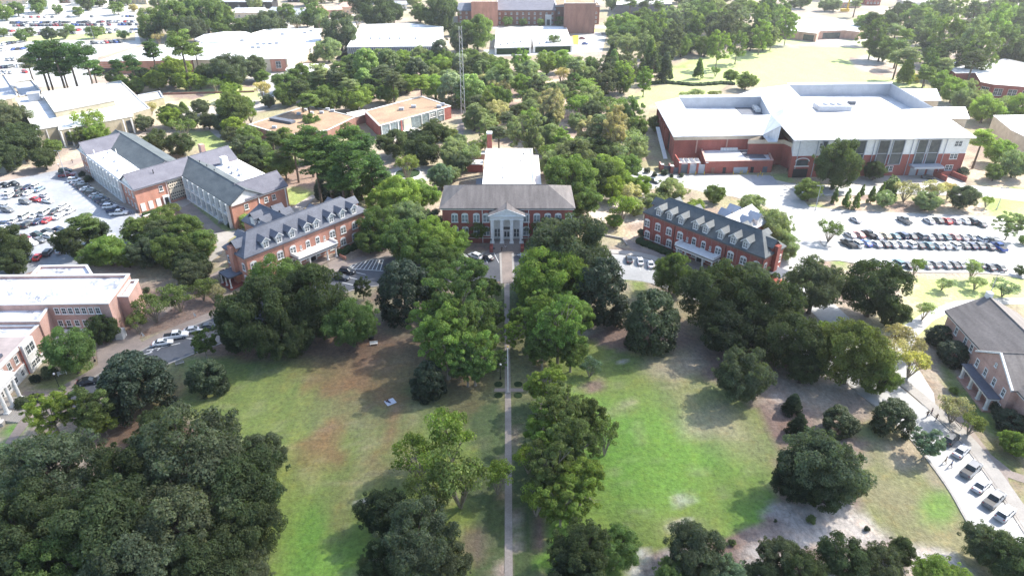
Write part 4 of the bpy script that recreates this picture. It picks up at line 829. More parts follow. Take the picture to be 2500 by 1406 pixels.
    for i, (px, py, w_, d, h, ang, wm, rm, lab) in enumerate([
        (800, 44, 26, 14, 6, .3, 'brick3', 'brick3', "house with faded red roof near the top edge"), (845, 36, 14, 16, 6, .1, 'cream', 'brick3', "rounded pink-roofed house near the top edge"),
        (700, 52, 40, 20, 5, -.35, 'white', 'lightgrey', "pale ribbed metal roof building at the top, left of the pink-roofed house"), (600, 22, 50, 18, 6, 0, 'dark', 'lightgrey', "dark fronted shop row under a long pale roof, top edge"),
        (610, 46, 24, 14, 5, .1, 'cream', 'whiteroof', "white-roofed shop left of the ribbed metal roof"), (955, 12, 44, 16, 6, 0, 'white', 'whiteroof', "long white roof house at the top edge, left of the brick hall"),
        (975, 26, 14, 10, 5, .2, 'white', 'lightgrey', "small white house between dark trees near the top"), (30, 12, 30, 16, 5, .2, 'cream', 'greyroof', "grey-roofed house in the top left corner"),
        (95, 22, 22, 14, 5, -.2, 'white', 'whiteroof', "white-roofed house, top left beyond the car park"), (150, 8, 24, 12, 5, 0, 'brick3', 'greyroof', "pink-walled house at the top edge, far left"), (215, 14, 30, 14, 5, .1, 'white', 'lightgrey', "pale house at top edge above the crowded car park"), (330, 10, 26, 12, 5, -.2, 'cream', 'whiteroof', "cream house at the top edge by the big dark trees"),
        (740, 6, 30, 14, 6, 0, 'dark', 'lightgrey', "dark-walled shop under pale roof at the top edge"), (885, 8, 16, 10, 5, 0, 'white', 'whiteroof', "small white house at the top edge"), (2070, 20, 22, 12, 5, 0, 'brick3', 'lightgrey', "pink brick shop at top edge right of the crane"), (2130, 14, 14, 10, 5, 0, 'brick', 'greyroof', "small red brick shop at top edge, right"),
        (2240, 20, 28, 14, 5, 0, 'white', 'whiteroof', "white house among trees at the top right"), (2420, 72, 26, 14, 5, .1, 'cream', 'whiteroof', "white-roofed house among the pines, top right")]):
        q = P(px, py); G = Frame(q[:2], (math.cos(ang), math.sin(ang))); t = thing("house", lab, "house", q); walls(t, G.rect(-w_/2, w_/2, 0, d), 0, h, wm); gable(t, G, -w_/2, w_/2, 0, d, h, h+d*.2, 'a', .6, (d*.3, d*.3) if i < 2 else (0, 0), rm, wallm=None if i < 2 else wm)
        windows_on(t, G, [-w_*.35, -w_*.12, w_*.12, w_*.35], 0, 1.4, 1.8, 1.8, 'p')
distant()
# ---------------------------------------------------------------- large white-roofed hall at right
def bighall():
    c = P(2000, 330, 10); t = thing("activity_hall", "very large hall with white sloping roofs, sunken roof decks and white over red brick walls", "building", (c[0], c[1], 0))
    def q(x, y, z): return P(x, y, z)
    roofs = [  # right wing
        [(1940, 343, 15), (2385, 336, 15), (2282, 264, 18), (1995, 277, 18)], [(2385, 336, 15), (2176, 204, 18.6), (2282, 264, 18)],
        [(1940, 343, 15), (1995, 277, 18), (1925, 207, 18), (1908, 307, 17)],
        [(1925, 207, 18), (2176, 204, 18.6), (2180, 201, 17.8), (1922, 203, 17.4)],
        # left wing
        [(1644, 334, 10.5), (1862, 330, 10.5), (1882, 281, 13.6), (1686, 285, 12.4)], [(1599, 251, 10.5), (1644, 334, 10.5), (1686, 285, 12.4), (1658, 238, 14)],
        [(1862, 330, 10.5), (1876, 346, 10.5), (1898, 346, 10.5), (1908, 307, 17), (1882, 281, 13.6)], [(1882, 281, 13.6), (1908, 307, 17), (1925, 207, 18), (1857, 236, 14.5)],
        [(1785, 237, 11), (1857, 236, 14.5), (1925, 207, 18), (1845, 217, 14)], [(1658, 238, 14), (1857, 236, 14.5), (1852, 231, 12), (1660, 233, 11.5)]]
    for r in roofs:
        b = MB(); pts = [q(*p) for p in r]
        if len(pts) == 4:
            b.slab([pts[0], pts[1], pts[2]], .35); b.slab([pts[0], pts[2], pts[3]], .35)
        elif len(pts) == 3: b.slab(pts, .35)
        else:
            for i in range(1, len(pts)-1): b.slab([pts[0], pts[i], pts[i+1]], .35)
        b.build("sloping_roof", M['metalroof'], t)
    # sunken decks with their inner walls
    for pts, zt, zf, rm in (([(1995, 277), (2282, 264), (2176, 204), (1925, 207)], (18, 18, 18.6, 18), 13.0, 'whiteroof'), ([(1686, 285), (1882, 281), (1857, 236), (1658, 238)], (12.4, 13.6, 14.5, 14), 9.3, 'whiteroof')):
        b = MB(); g = [q(x, y, z-.02) for (x, y), z in zip(pts, zt)]
        for i in range(4):
            j = (i+1) % 4; b.face([(g[i][0], g[i][1], zf-.5), (g[j][0], g[j][1], zf-.5), g[j], g[i]])
        b.build("deck_wall", M['lightgrey'], t); b = MB(); b.prism([p[:2] for p in g], zf-.6, zf); b.build("roof_deck", M[rm], t)
        e = inset([p[:2] for p in g], .2)
    b = MB(); a_ = q(2030, 268, 13); b.box((a_[0], a_[1], 14.2), (14, 7, 2.2)); [b.tube((a_[0]+k*3, a_[1], 15.3), (a_[0]+k*3, a_[1], 15.8), 1.1, 1.1, 10) for k in (-1, 0, 1)]; b.build("air_unit", M['lightgrey'], t)
    for px, py in ((2117, 226), (2040, 225), (2078, 255)): a_ = q(px, py, 13); b = MB(); b.box((a_[0], a_[1], 13.7), (3, 2, 1.4)); b.build("roof_vent", M['greydark'], t)
    for k in range(4): a_ = q(1838+k*4, 262+k*4, 9.3); b = MB(); b.box((a_[0], a_[1], 10.1), (2, 1.6, 1.6)); b.build("deck_unit", M['white'], t)
    a_ = q(1845, 272, 9.3); b = MB(); b.box((a_[0], a_[1], 9.38), (16, 12, .1)); b.build("deck_mat", M['greydark'], t)
    # bumps on the right side
    for pts, zb in (([(2270, 290), (2368, 290), (2357, 261), (2262, 262)], 13.5), ([(2205, 246), (2298, 246), (2287, 217), (2190, 217)], 13.5)):
        g = [q(x, y, zb)[:2] for x, y in pts]; walls(t, inset(g, .8), 0, zb-.3, 'cream', 'bay_wall'); b = MB(); b.prism(g, zb-.3, zb); b.build("bay_roof", M['metalroof'], t)
    # right wing walls
    z = 15; p = [q(1940, 343, z), q(2385, 336, z)]; back = [q(2180, 203, 17.5), q(1925, 205, 17.5)]
    F = Frame(p[0][:2], (p[1][0]-p[0][0], p[1][1]-p[0][1])); L = math.hypot(p[1][0]-p[0][0], p[1][1]-p[0][1]); F = Frame(F(1.0, 1.2)[:2], F.u); L -= 2.4
    poly = [F(0, 0)[:2], F(L, 0)[:2], (back[0][0]-1, back[0][1]-1), (back[1][0]+1, back[1][1]-1)]
    low = [F(0, 0)[:2], F(L, 0)[:2], (back[0][0]-1, back[0][1]-1), (back[1][0]+1, back[1][1]-1)]
    b = MB(); b.prism(poly, 0, 8.6, top=False); b.build("brick_wall", M['brick'], t)
    b = MB(); b.prism(inset(poly, .06), 8.6, 14.75, top=False); b.build("white_wall", M['white'], t); trim_band(t, poly, 8.5, 8.75, .12, 'white', 'string_course'); trim_band(t, poly, 14.4, 14.8, .5, 'lightgrey', 'gutter')
    def onfront(px, zz): return F.solve(px, 0, zz)
    for x0, x1 in ((2005, 2018), (2066, 2084), (2088, 2112), (2142, 2170), (2176, 2206), (2237, 2262), (2266, 2294)):
        a0, a1 = onfront(x0, 11), onfront(x1, 11); zb = 4.6; 
        b = MB(); b.box(F((a0+a1)/2, -.12, (zb+14.1)/2), (a1-a0-.4, .2, 14.1-zb), F.ang); w_ = b.build("tall_window", M['glass'], t); b = MB()
        for k in (a0+.1, a1-.1): b.box(F(k, -.3, (zb+14.1)/2), (.25, .4, 14.1-zb), F.ang)
        for zz in (zb, 9.0, 14.1): b.box(F((a0+a1)/2, -.22, zz), (a1-a0, .25, .2), F.ang)
        b.build("window_surround", M['lightgrey'], w_)
    for px, zz in ((2340, 11.2), (2328, 6.3), (2316, 1.8), (2170, 1.8), (2010, 11.2)):
        a = F.solve(px, 0, zz+1); window(t, F(a, 0, zz), F.ang, 3.0, 2.2, 'pb')
        if px != 2170: pass
    for px in (1946, 1990, 2128, 2220, 2302): a = F.solve(px, 0, 8); b = MB(); b.tube(F(a, -.15, .2), F(a, -.15, 14.5), .14, .14); b.build("drainpipe", M['lightgrey'], t)
    a0, a1 = onfront(2218, 4), onfront(2290, 4); b = MB(); b.prism([F(a0, -4)[:2], F(a1, -4)[:2], F(a1, -.1)[:2], F(a0, -.1)[:2]], 3.9, 4.7); b.build("entrance_canopy", M['lightgrey'], t)
    for k in (.2, .5, .8): b = MB(); b.box(F(a0+(a1-a0)*k, -.1, 1.6), (2.6, .2, 3.2), F.ang); b.build("entrance_door", M['lightgrey'], t)
    a0 = onfront(1958, 6); b = MB(); b.box(F(a0, -.15, 1.7), (5.5, .3, 3.4), F.ang); b.build("garage_opening", M['dark'], t); b = MB(); b.box(F(a0, -.1, 5.8), (4.6, .2, 2.2), F.ang); b.build("arched_window", M['glass'], t)
    b = MB(); b.box(F(a0, -.25, 4.5), (5.6, .3, .3), F.ang)
    for i in range(8): t0 = math.pi*i/8; t1 = math.pi*(i+1)/8; b.tube(F(a0+2.6*math.cos(t0), -.25, 6.4+1.3*math.sin(t0)), F(a0+2.6*math.cos(t1), -.25, 6.4+1.3*math.sin(t1)), .16, .16, 5)
    b.build("window_arch", M['white'], t)
    Lw = Frame(poly[3], (poly[0][0]-poly[3][0], poly[0][1]-poly[3][1]))
    # left wing walls
    p = [q(1644, 334, 10.5), q(1862, 330, 10.5)]; G = Frame(p[0][:2], (p[1][0]-p[0][0], p[1][1]-p[0][1])); Lg = math.hypot(p[1][0]-p[0][0], p[1][1]-p[0][1]); lb = q(1599, 251, 10.5)
    bk = q(1850, 238, 10.5); rb = q(1898, 346, 10.5)
    poly2 = [G(1, 1)[:2], G(Lg+1, 1)[:2], (rb[0]-10, rb[1]+3), (rb[0]+4, rb[1]+3), (F(4, 8)[0], F(4, 8)[1]), (bk[0], bk[1]), (lb[0]+2, lb[1]-1)]
    b = MB(); b.prism(poly2, 0, 8.7, top=False); b.build("brick_wall", M['brick'], t); b = MB(); b.prism(inset(poly2, -.25), 8.7, 10.3, top=False); b.build("cream_frieze", M['cream'], t)
    for k in (.28, .62, .93): b = MB(); b.box(G(Lg*k, .75, 6), (.5, .3, 5.4), G.ang); b.build("drainpipe", M['brick3'], t)
    S = Frame((lb[0]+2, lb[1]-1), (poly2[0][0]-lb[0]-2, poly2[0][1]-lb[1]+1)); Ls = math.hypot(poly2[0][0]-lb[0]-2, poly2[0][1]-lb[1]+1)
    for k in range(6): b = MB(); b.box(S(Ls*(.08+k*.12), -.8, 4.3), (1.1, 1.4, 8.6), S.ang); b.build("brick_buttress", M['brick'], t); b = MB(); b.box(S(Ls*(.14+k*.12), -.1, 4.6), (2.6, .2, 6.6), S.ang); b.build("side_window", M['glass'], t)
    b = MB(); b.slab([S(Ls*.35, -3.2, 4.5), S(Ls*.95, -3.2, .3), S(Ls*.95, -1.6, .3), S(Ls*.35, -1.6, 4.5)], .4); b.build("ramp", M['white'], t)
    # service block
    s, pl = flat_px("service_block", "low red brick service block with yellow bollards in front of the big white hall", "building", [(1711, 361), (1873, 359), (1888, 391), (1723, 394)], 5, 'brick', 'whiteroof', par_h=.8, wd=.5, cop='brick3')
    H = Frame(pl[3], (pl[2][0]-pl[3][0], pl[2][1]-pl[3][1])); Lh = math.hypot(pl[2][0]-pl[3][0], pl[2][1]-pl[3][1])
    for px, w_, m in ((1740, 1.3, 'brick4'), (1768, 1.2, 'dark'), (1799, 2.8, 'lightgrey'), (1816, 2.8, 'lightgrey'), (1836, 1.2, 'dark'), (1867, 1.8, 'greydark')): a = H.solve(px, 0, 1.2); b = MB(); b.box(H(a, -.05, 1.2), (w_, .14, 2.3), H.ang); b.build("door", M[m], s)
    for k in range(6): a_ = P(1762+k*7, 367, 4.3); b = MB(); b.box((a_[0], a_[1], 4.8), (1, .8, 1)); b.build("condenser", M['white'], s)
    a_ = P(1848, 366, 4.3); b = MB(); b.box((a_[0], a_[1], 5.0), (3, 2.4, 1.6)); b.box((a_[0], a_[1], 5.9), (2.2, 1.8, .2)); b.build("air_unit", M['lightgrey'], s); a_ = P(1838, 378, 4.2); b = MB(); b.box((a_[0], a_[1], 4.3), (8, 9, .12)); b.build("grey_deck", M['greydark'], s)
    ORDB = ['first', 'second', 'third', 'fourth', 'fifth', 'sixth', 'seventh', 'eighth', 'ninth']
    for kb, (px, py) in enumerate(((1698, 427), (1719, 427), (1790, 426), (1807, 425), (1811, 424), (1825, 424), (1850, 432), (1856, 426), (1860, 431))):
        g = P(px, py); o = thing("bollard", f"yellow bollard by the low red service block, {ORDB[kb]} from left", "bollard", g, group="yellow bollards before the service block"); b = MB(); b.tube(g, (g[0], g[1], 1.2), .14, .14, 8); b.ball((g[0], g[1], 1.2), (.14, .14, .08), 8, 4); b.build("post", M['yellow'], o)
    # transformer yard
    y0 = P(1662, 421); y = thing("equipment_yard", "walled yard with grey gates and white machinery left of the service block", "yard", y0)
    a = P(1658, 424)[:2]; d = P(1722, 424)[:2]; K = Frame(a, (d[0]-a[0], d[1]-a[1])); Lk = math.hypot(d[0]-a[0], d[1]-a[1])
    for k in (0, .33, .66, 1): b = MB(); b.box(K(Lk*k, 0, 2.2), (.8, .8, 4.4), K.ang); b.box(K(Lk*k, 0, 4.5), (1, 1, .2), K.ang, 1); b.build("gate_pier", [M['brick'], M['white']], y)
    for k, m in ((.165, 'greydark'), (.495, 'lightgrey'), (.83, 'lightgrey')): b = MB(); b.box(K(Lk*k, 0, 1.9), (Lk*.3, .12, 3.6), K.ang); b.build("gate", M[m], y)
    b = MB(); b.box(K(0, 5, 2.2), (.4, 10, 4.4), K.ang); b.build("yard_wall", M['brick'], y)
    for k in range(4): b = MB(); b.box(K(1.6+k*2.1, 5.5, 1.7), (1.7, 5, 3.4), K.ang); b.box(K(1.6+k*2.1, 5.5, 3.5), (1.3, 4.2, .2), K.ang, 1); b.build("machine", [M['white'], M['greydark']], y)
    for i, (px, py, hh) in enumerate(((1612, 414, 2.6), (1636, 418, 2.6))): g = P(px, py); w_ = thing("gate_wall", ["left brick pier wall of the service lane with white caps", "right brick pier wall of the service lane"][i], "wall", g); b = MB(); b.box((g[0], g[1], 1.2), (.6, 5, 2.4)); b.build("wall", M['brick'], w_); b = MB(); b.box((g[0]-0, g[1]-2.6, 1.5), (1, 1, 3)); b.box((g[0], g[1]-2.6, 3.1), (1.2, 1.2, .2), 0, 1); b.build("pier", [M['brick'], M['white']], w_); b = MB(); b.box((g[0]+2.4, g[1]-2.4, 1.2), (4, .15, 2.2)); b.build("gate", M['greydark'], w_)
    g = P(2316, 437); w_ = thing("brick_enclosure", "small open red brick enclosure with white coping at the big hall's right corner", "wall", g); b = MB(); b.box((g[0]-3.5, g[1], 1), (.4, 6, 2), .3); b.box((g[0]+3.5, g[1], 1), (.4, 7, 2), .3); b.box((g[0]+1, g[1]+3, 1), (7, .4, 2), .3); b.build("wall", M['brick'], w_)
bighall()
# ---------------------------------------------------------------- stained-roof hall at left edge
def lefthall():
    c = P(150, 740, 8); t = thing("stained_roof_hall", "pink brick hall with stained white flat roofs and arched white ground floor at left edge", "building", (c[0], c[1], 0))
    def pf(pts, z, **k):
        poly = [P(x, y, z)[:2] for x, y in pts]; flatroof(t, poly, z, 'brick3', 'stained', **k); return poly
    A = pf([(-80, 672), (316, 668), (264, 740), (-80, 744)], 9.5, par_h=.9, wd=.5); pf([(96, 648), (212, 646), (228, 672), (70, 676)], 9.0)
    pf([(315, 683), (337, 682), (312, 723), (286, 723)], 8.4); B = pf([(-80, 747), (120, 746), (95, 783), (-80, 784)], 8.4)
    Cc = pf([(-80, 794), (94, 792), (64, 821), (-80, 822)], 7.4)
    p0, p1 = Vector(A[3]), Vector(A[2]); G = Frame(p0, p1-p0); Lx = (p1-p0).length
    for px in (140, 157, 173, 190, 206, 223, 240): a = G.solve(px, 0, 7.2); window(t, G(a, 0, 6.6), G.ang, 1.25, 1.8, 'b')
    for px in (150, 170, 190, 210, 240): a = G.solve(px, 0, 3.6); window(t, G(a, 0, 3.1), G.ang, 1.25, 1.8, 'b')
    b = MB(); b.prism([G(Lx-19, -1.6)[:2], G(Lx+1.8, -1.6)[:2], G(Lx+1.8, 0.3)[:2], G(Lx-19, .3)[:2]], 0, 2.4); b.build("white_base", M['white'], t)
    for k in range(6): b = MB(); b.box(G(Lx-17+k*3.2, -1.7, 1.1), (1.9, .2, 2.0), G.ang); b.build("arch_opening", M['greydark'], t)
    # main front range with dark roof
    z = 7.6; a = P(64, 821, z); e = P(-45, 930, z); F = Frame(e[:2], (a[0]-e[0], a[1]-e[1])); L = math.hypot(a[0]-e[0], a[1]-e[1])
    walls(t, F.rect(0, L, 0, 12), 2.9, z-.05, 'brick3', 'front_wall'); walls(t, F.rect(0, L, -.15, 11.9), 0, 2.9, 'white', 'front_base'); trim_band(t, F.rect(0, L, 0, 12), z-.9, z-.1, .45); trim_band(t, F.rect(0, L, 0, 12), 2.85, 3.15, .3, 'white', 'string_course')
    b = MB(); b.prism(F.rect(.2, L-7.5, .8, 11.2), z-.1, z+.6); b.build("dark_roof", M['slate'], t)
    k = 0; n = 8
    al = [L-5.6-k*2.6 for k in range(8)]
    windows_on(t, F, al, 0, 4.1, 1.3, 2.1, 'b'); windows_on(t, Frame(F(0, -.15)[:2], F.u), al, 0, .7, 1.2, 1.6, 'b')
    H = F; b = MB(); b.prism([F(L-3.6, -.9)[:2], F(L+.6, -.9)[:2], F(L+.6, .5)[:2], F(L-3.6, .5)[:2]], 0, z-.2); b.build("glazed_bay", M['white'], t); Hf = Frame(F(0, -.9)[:2], F.u)
    windows_on(t, Hf, (L-1.5,), 0, 4.4, 3.2, 2.3, 'pb'); windows_on(t, Hf, (L-1.5,), 0, .8, 3.2, 1.7, 'pb')
    b = MB(); b.tube(F(L-4.0, -.4, .1), F(L-4.0, -.4, z), .13, .13); b.build("drainpipe", M['brick'], t)
    # side terrace wall
    b = MB(); b.prism([F(L+.7, -.8)[:2], F(L+9, -.8)[:2], F(L+9, -.3)[:2], F(L+.7, -.3)[:2]], 0, 1.6); b.build("terrace_wall", M['white'], t)
    # portico at the frame edge
    xa = F.solve(8, -3, 3); b = MB(); b.prism(F.rect(xa-5, xa+3.6, -4.5, -.2), 6.2, 7.2); b.build("portico_beam", M['white'], t); b = MB(); b.slab([F(xa-5.2, -4.8, 7.2), F(xa+3.9, -4.8, 7.2), F(xa+3.9, -.1, 8.2), F(xa-5.2, -.1, 8.2)], .2); b.build("portico_roof", M['white'], t)
    for k in (-4.4, -1.6, .6, 3.2): column(t, *F(xa+k, -4.0)[:2], .8, 6.2, .4)
    b = MB(); b.prism(F.rect(xa-5, xa+3.8, -4.8, -.2), 0, .8); [b.prism(F.rect(xa-4, xa+2.6, -4.8-(i+1)*.5, -4.8-i*.5), 0, .7-i*.12) for i in range(5)]; b.build("portico_steps", M['conc'], t)
    b = MB(); b.box(F(xa-.6, -.35, 2.2), (2.4, .3, 3), F.ang); b.build("portico_door", M['dark'], t)
lefthall()
# ---------------------------------------------------------------- grey-roofed brick house at right
def righthall():
    z = 7.5; a = P(2308, 758, z); e = P(2406, 866, z); c = P(2395, 725, 11.5)
    t = thing("brick_residence", "brick residence with weathered grey gable roof and white colonnade at right edge", "building", (a[0]+8, a[1]-8, 0))
    F = Frame(a[:2], (e[0]-a[0], e[1]-a[1])); L = math.hypot(e[0]-a[0], e[1]-a[1])+20
    r = F; W = 15.5
    F = Frame(F(.6, .6)[:2], F.u); walls(t, F.rect(0, L, 0, W), 0, z-.05, 'brick3'); gable(t, F, 0, L, 0, W, z, 12, 'a', .7, (0, 0), 'greyroof', wallm='white', t=.35)
    b = MB(); b.box(F(L/2, -.55, z-.3), (L+1, .25, .5), F.ang); b.build("gutter", M['white'], t); b = MB(); b.box(F(-.2, W/2, 12), (1.2, 1.2, 2.2), F.ang); b.build("chimney", M['white'], t)
    n = [F.solve(x, 0, 5) for x in (2334, 2356, 2371, 2394)]
    for x in n: window(t, F(x, 0, 4.4), F.ang, 1.2, 1.9, 'b')
    for x in (F.solve(2340, 0, 2), F.solve(2362, 0, 2)): window(t, F(x, 0, .9), F.ang, 1.2, 1.9, 'b')
    # projecting cross wing
    x0 = F.solve(2406, 0, z); g0 = F(x0, -.02); G0, G1 = x0, x0+13.5
    walls(t, F.rect(G0, G1, -1.6, 6), 0, z-.05, 'brick3', 'wing_wall'); gable(t, F, G0, G1, -1.6, W, z+.05, 11.9, 'b', .35, (0, 0), 'greyroof', wallm='brick3', t=.35)
    H = Frame(F(0, -1.6)[:2], F.u)
    for x, zz in ((G0+1.2, 4.4), (G0+4.6, 4.4), (G0+8.0, 4.4), (G0+11.6, 4.4), (G0+11.8, .9)): window(t, H(x, 0, zz), H.ang, 1.2, 1.9, 'b')
    window(t, H(G0+6.7, 0, 8.3), H.ang, .7, .9, ''); 
    for s in (-1, 1):
        b = MB(); m = (G0+G1)/2; b.slab([H(m, -.4, 12.05), H(m+s*7.1, -.4, z+.15), H(m+s*7.1, .05, z+.15), H(m, .05, 12.05)], .45); b.build("gable_coping", M['white'], t)
    # porch
    q0 = P(2352, 889, 3.8); q1 = P(2415, 970, 3.8); K = Frame(q0[:2], (q1[0]-q0[0], q1[1]-q0[1])); Lk = math.hypot(q1[0]-q0[0], q1[1]-q0[1]); D = 5.0
    b = MB(); b.prism(K.rect(0, Lk, 0, D), 3.0, 3.6); b.build("porch_beam", M['white'], t); b = MB(); b.prism(K.rect(-.3, Lk+.3, -.3, D+.2), 3.6, 3.82); b.build("porch_roof", M['slate'], t); b = MB(); b.prism(K.rect(-.1, Lk+.1, -.3, D), 0, .4); b.build("porch_floor", M['brick3'], t)
    for k in (.35, Lk*.36, Lk*.68, Lk-.4):
        column(t, *K(k, .4)[:2], .4, 3.0, .28, sq=True)
    for k in (.3, D-.4): column(t, *K(Lk-.4, k+.1)[:2], .4, 3.0, .25, sq=True) if k > 1 else None
    b = MB(); b.box(K(Lk/2, D-.2, 1.7), (Lk-1, .2, 2.6), K.ang); b.build("porch_glazing", M['greydark'], t)
    b = MB(); b.box(K(Lk*.4, 2.5, 3.95), (1, 1, .25), K.ang); b.build("rooflight", M['white'], t)
righthall()
# ---------------------------------------------------------------- trees: a few crowns and trunks, each modelled once
def rdir(n, rg, up=0.0):
    d = rg.normal(size=(n, 3)); d[:, 2] += up; return d/np.linalg.norm(d, axis=1, keepdims=True)
def leaf_mesh(name, cen, rad, per, leaf, seed, mats, squash=.8, cvar=.3, lvar=.28, drop=0.0, up=.35):
    rg = np.random.default_rng(seed); V = []; K = []
    for c, r, cv in zip(cen, rad, 1+(rg.random(len(cen))-.5)*2*cvar):
        n = max(6, int(per*(r/np.mean(rad))**2)); d = rdir(n, rg, up); lump = 1+.22*np.sin(d[:, :1]*5+cv*9)*np.sin(d[:, 1:2]*5+cv*5)
        p = c+d*r*lump*(.62+.42*rg.random((n, 1))**.5)*np.array([1, 1, squash])
        nr = d+rg.normal(size=(n, 3))*.55; nr[:, 2] += .25; nr /= np.linalg.norm(nr, axis=1, keepdims=True)
        t = np.cross(nr, rdir(n, rg)); t /= np.linalg.norm(t, axis=1, keepdims=True)+1e-9; s = np.cross(nr, t)
        h = leaf*(.55+.9*rg.random((n, 1))); a = .6+.5*rg.random((n, 1))
        V.append(np.stack([p-t*h-s*h*a, p+t*h*.9-s*h*a*.7, p+t*h*1.1+s*h*a, p-t*h*.8+s*h*a*.8], 1))
        k = cv*(1+(rg.random(n)-.5)*2*lvar); w = (rg.random(n)-.5)*.16; K.append(np.stack([k*(1+w), k, k*(1-w)], 1))
    V = np.concatenate(V).reshape(-1, 3); K = np.concatenate(K); nf = len(K)
    me = bpy.data.meshes.new(name); me.vertices.add(len(V)); me.vertices.foreach_set("co", V.astype(np.float32).ravel())
    me.loops.add(nf*4); me.loops.foreach_set("vertex_index", np.arange(nf*4, dtype=np.int32)); me.polygons.add(nf)
    me.polygons.foreach_set("loop_start", np.arange(0, nf*4, 4, dtype=np.int32)); me.polygons.foreach_set("loop_total", np.full(nf, 4, np.int32)); me.update(calc_edges=True)
    at = me.color_attributes.new("leafvar", 'FLOAT_COLOR', 'POINT'); at.data.foreach_set("color", np.concatenate([np.repeat(K, 4, 0), np.ones((nf*4, 1))], 1).ravel().astype(np.float32))
    me.materials.append(mats); return me
def trunk_mesh(name, base, forks, r0, m, seed, sub_=0):
    rg = random.Random(seed); b = MB(); top = Vector((0, 0, base)); b.tube((0, 0, -.05), (rg.uniform(-.02, .02), rg.uniform(-.02, .02), base), r0*1.35, r0*.85, 8); b.tube((0, 0, -.05), (0, 0, base*.12), r0*2.1, r0*1.3, 8)
    for f in forks:
        f = Vector(f); mid = top.lerp(f, .5)+Vector((0, 0, .08*f.length))+Vector((rg.uniform(-.06, .06), rg.uniform(-.06, .06), 0))
        b.tube(top-Vector((0, 0, .03)), mid, r0*.6, r0*.36, 6); b.tube(mid, f, r0*.36, r0*.1, 5)
        for _ in range(sub_):
            e = mid.lerp(f, rg.random())+Vector((rg.uniform(-.25, .25), rg.uniform(-.25, .25), rg.uniform(.02, .25))); b.tube(mid, e, r0*.2, r0*.05, 4)
    return b.mesh(name, m)
def ellip(n, rg, rx, rz, zc, zlo, fill=.35, lob=.2, up=.25):
    d = rdir(n, rg, up); k = 1+lob*np.sin(d[:, 0]*3.1+rg.random()*6)*np.cos(d[:, 1]*2.7+rg.random()*6); q = (fill+(1-fill)*rg.random(n)**.45)*k
    c = d*q[:, None]*np.array([rx, rx, rz]); c[:, 2] += zc; c[:, 2] = np.maximum(c[:, 2], zlo); return c
PROTO = {}
def proto(key, fn): PROTO[key] = fn
def mk_oak(seed, hi=True):
    rg = np.random.default_rng(seed); n = 120 if hi else 34; cen = ellip(n, rg, .80, .66, .90, .16, .5, .25, .0); rad = rg.uniform(.10, .24, n) if hi else rg.uniform(.22, .34, n)
    if hi:
        k = 26; o = rdir(k, rg, .3)*np.array([.97, .97, .70]); o[:, 2] += .92; cen = np.concatenate([cen, o]); rad = np.concatenate([rad, rg.uniform(.05, .11, k)])
    return leaf_mesh("oak_crown", cen, rad, 290 if hi else 100, .0148 if hi else .040, seed, M['leaf'], .74, cvar=.26), trunk_mesh("oak_trunk", .36, [cen[i]*[.85, .85, .95] for i in range(10)], .055, M['bark'], seed, 2), .88
def mk_mag(seed, hi=True):
    rg = np.random.default_rng(seed); n = 125 if hi else 30; z = rg.random(n)**.95; prof = np.sqrt(np.clip(1-((z-.33)/.70)**2, 0.02, 1))*.86; th = rg.random(n)*6.283; q = (.55+.45*rg.random(n)**.4)*(1+.12*np.sin(th*3+seed))
    cen = np.stack([np.cos(th)*prof*q, np.sin(th)*prof*q, .12+z*2.05], 1); rad = rg.uniform(.12, .24, n) if hi else rg.uniform(.24, .34, n)
    return leaf_mesh("magnolia_crown", cen, rad, 240 if hi else 95, .024 if hi else .042, seed, M['leafgloss'], .9, lvar=.4), trunk_mesh("magnolia_trunk", .9, [(0, 0, 1.7)], .03, M['bark'], seed), 1.1
def mk_loose(seed, hi=True):
    rg = np.random.default_rng(seed); n = 135 if hi else 40; cen = ellip(n, rg, .88, 1.1, 1.7, .6, .3, .45, .1); rad = rg.uniform(.07, .19, n) if hi else rg.uniform(.16, .28, n)
    return leaf_mesh("loose_crown", cen, rad, 190 if hi else 70, .019 if hi else .038, seed, M['leaf'], .8, cvar=.35, lvar=.35), trunk_mesh("pale_trunk", .8, [cen[i] for i in range(14)], .045, M['palebark'], seed, 4), 1.75
def mk_pine(seed, hi=True):
    rg = np.random.default_rng(seed); L = 11 if hi else 7; cen = []; rad = []
    for i in range(L):
        z = 2.7+1.6*i/L; r = .75*(1-.5*(i/L)**1.5)
        for k in range(5 if i < L-2 else 2):
            th = rg.random()*6.28; q = r*(.35+.6*rg.random()); cen.append((math.cos(th)*q, math.sin(th)*q, z+rg.normal()*.06)); rad.append(rg.uniform(.2, .34))
    cen = np.array(cen); rad = np.array(rad); b = MB(); b.tube((0, 0, -.05), (.02, 0, 2.4), .075, .055, 8); b.tube((.02, 0, 2.4), (0, .02, 4.2), .055, .015, 6)
    for i in range(0, len(cen), 3): b.tube((.01, 0, cen[i][2]-.12), tuple(cen[i]), .022, .008, 4)
    return leaf_mesh("pine_crown", cen, rad, 150 if hi else 70, .03 if hi else .045, seed, M['leaf'], .42, cvar=.3), b.mesh("pine_trunk", M['bark']), 3.45
def mk_cone(seed, hi=True):
    rg = np.random.default_rng(seed); n = 34; z = rg.random(n); th = rg.random(n)*6.28; r = (.72*(1-z)**.8+.08); cen = np.stack([np.cos(th)*r*.8, np.sin(th)*r*.8, .35+z*3.3], 1)
    return leaf_mesh("cone_crown", cen, .38-.2*z, 120, .06, seed, M['leaf'], 1.3, cvar=.15), trunk_mesh("cone_trunk", .5, [(0, 0, 2)], .07, M['bark'], seed), 1.9
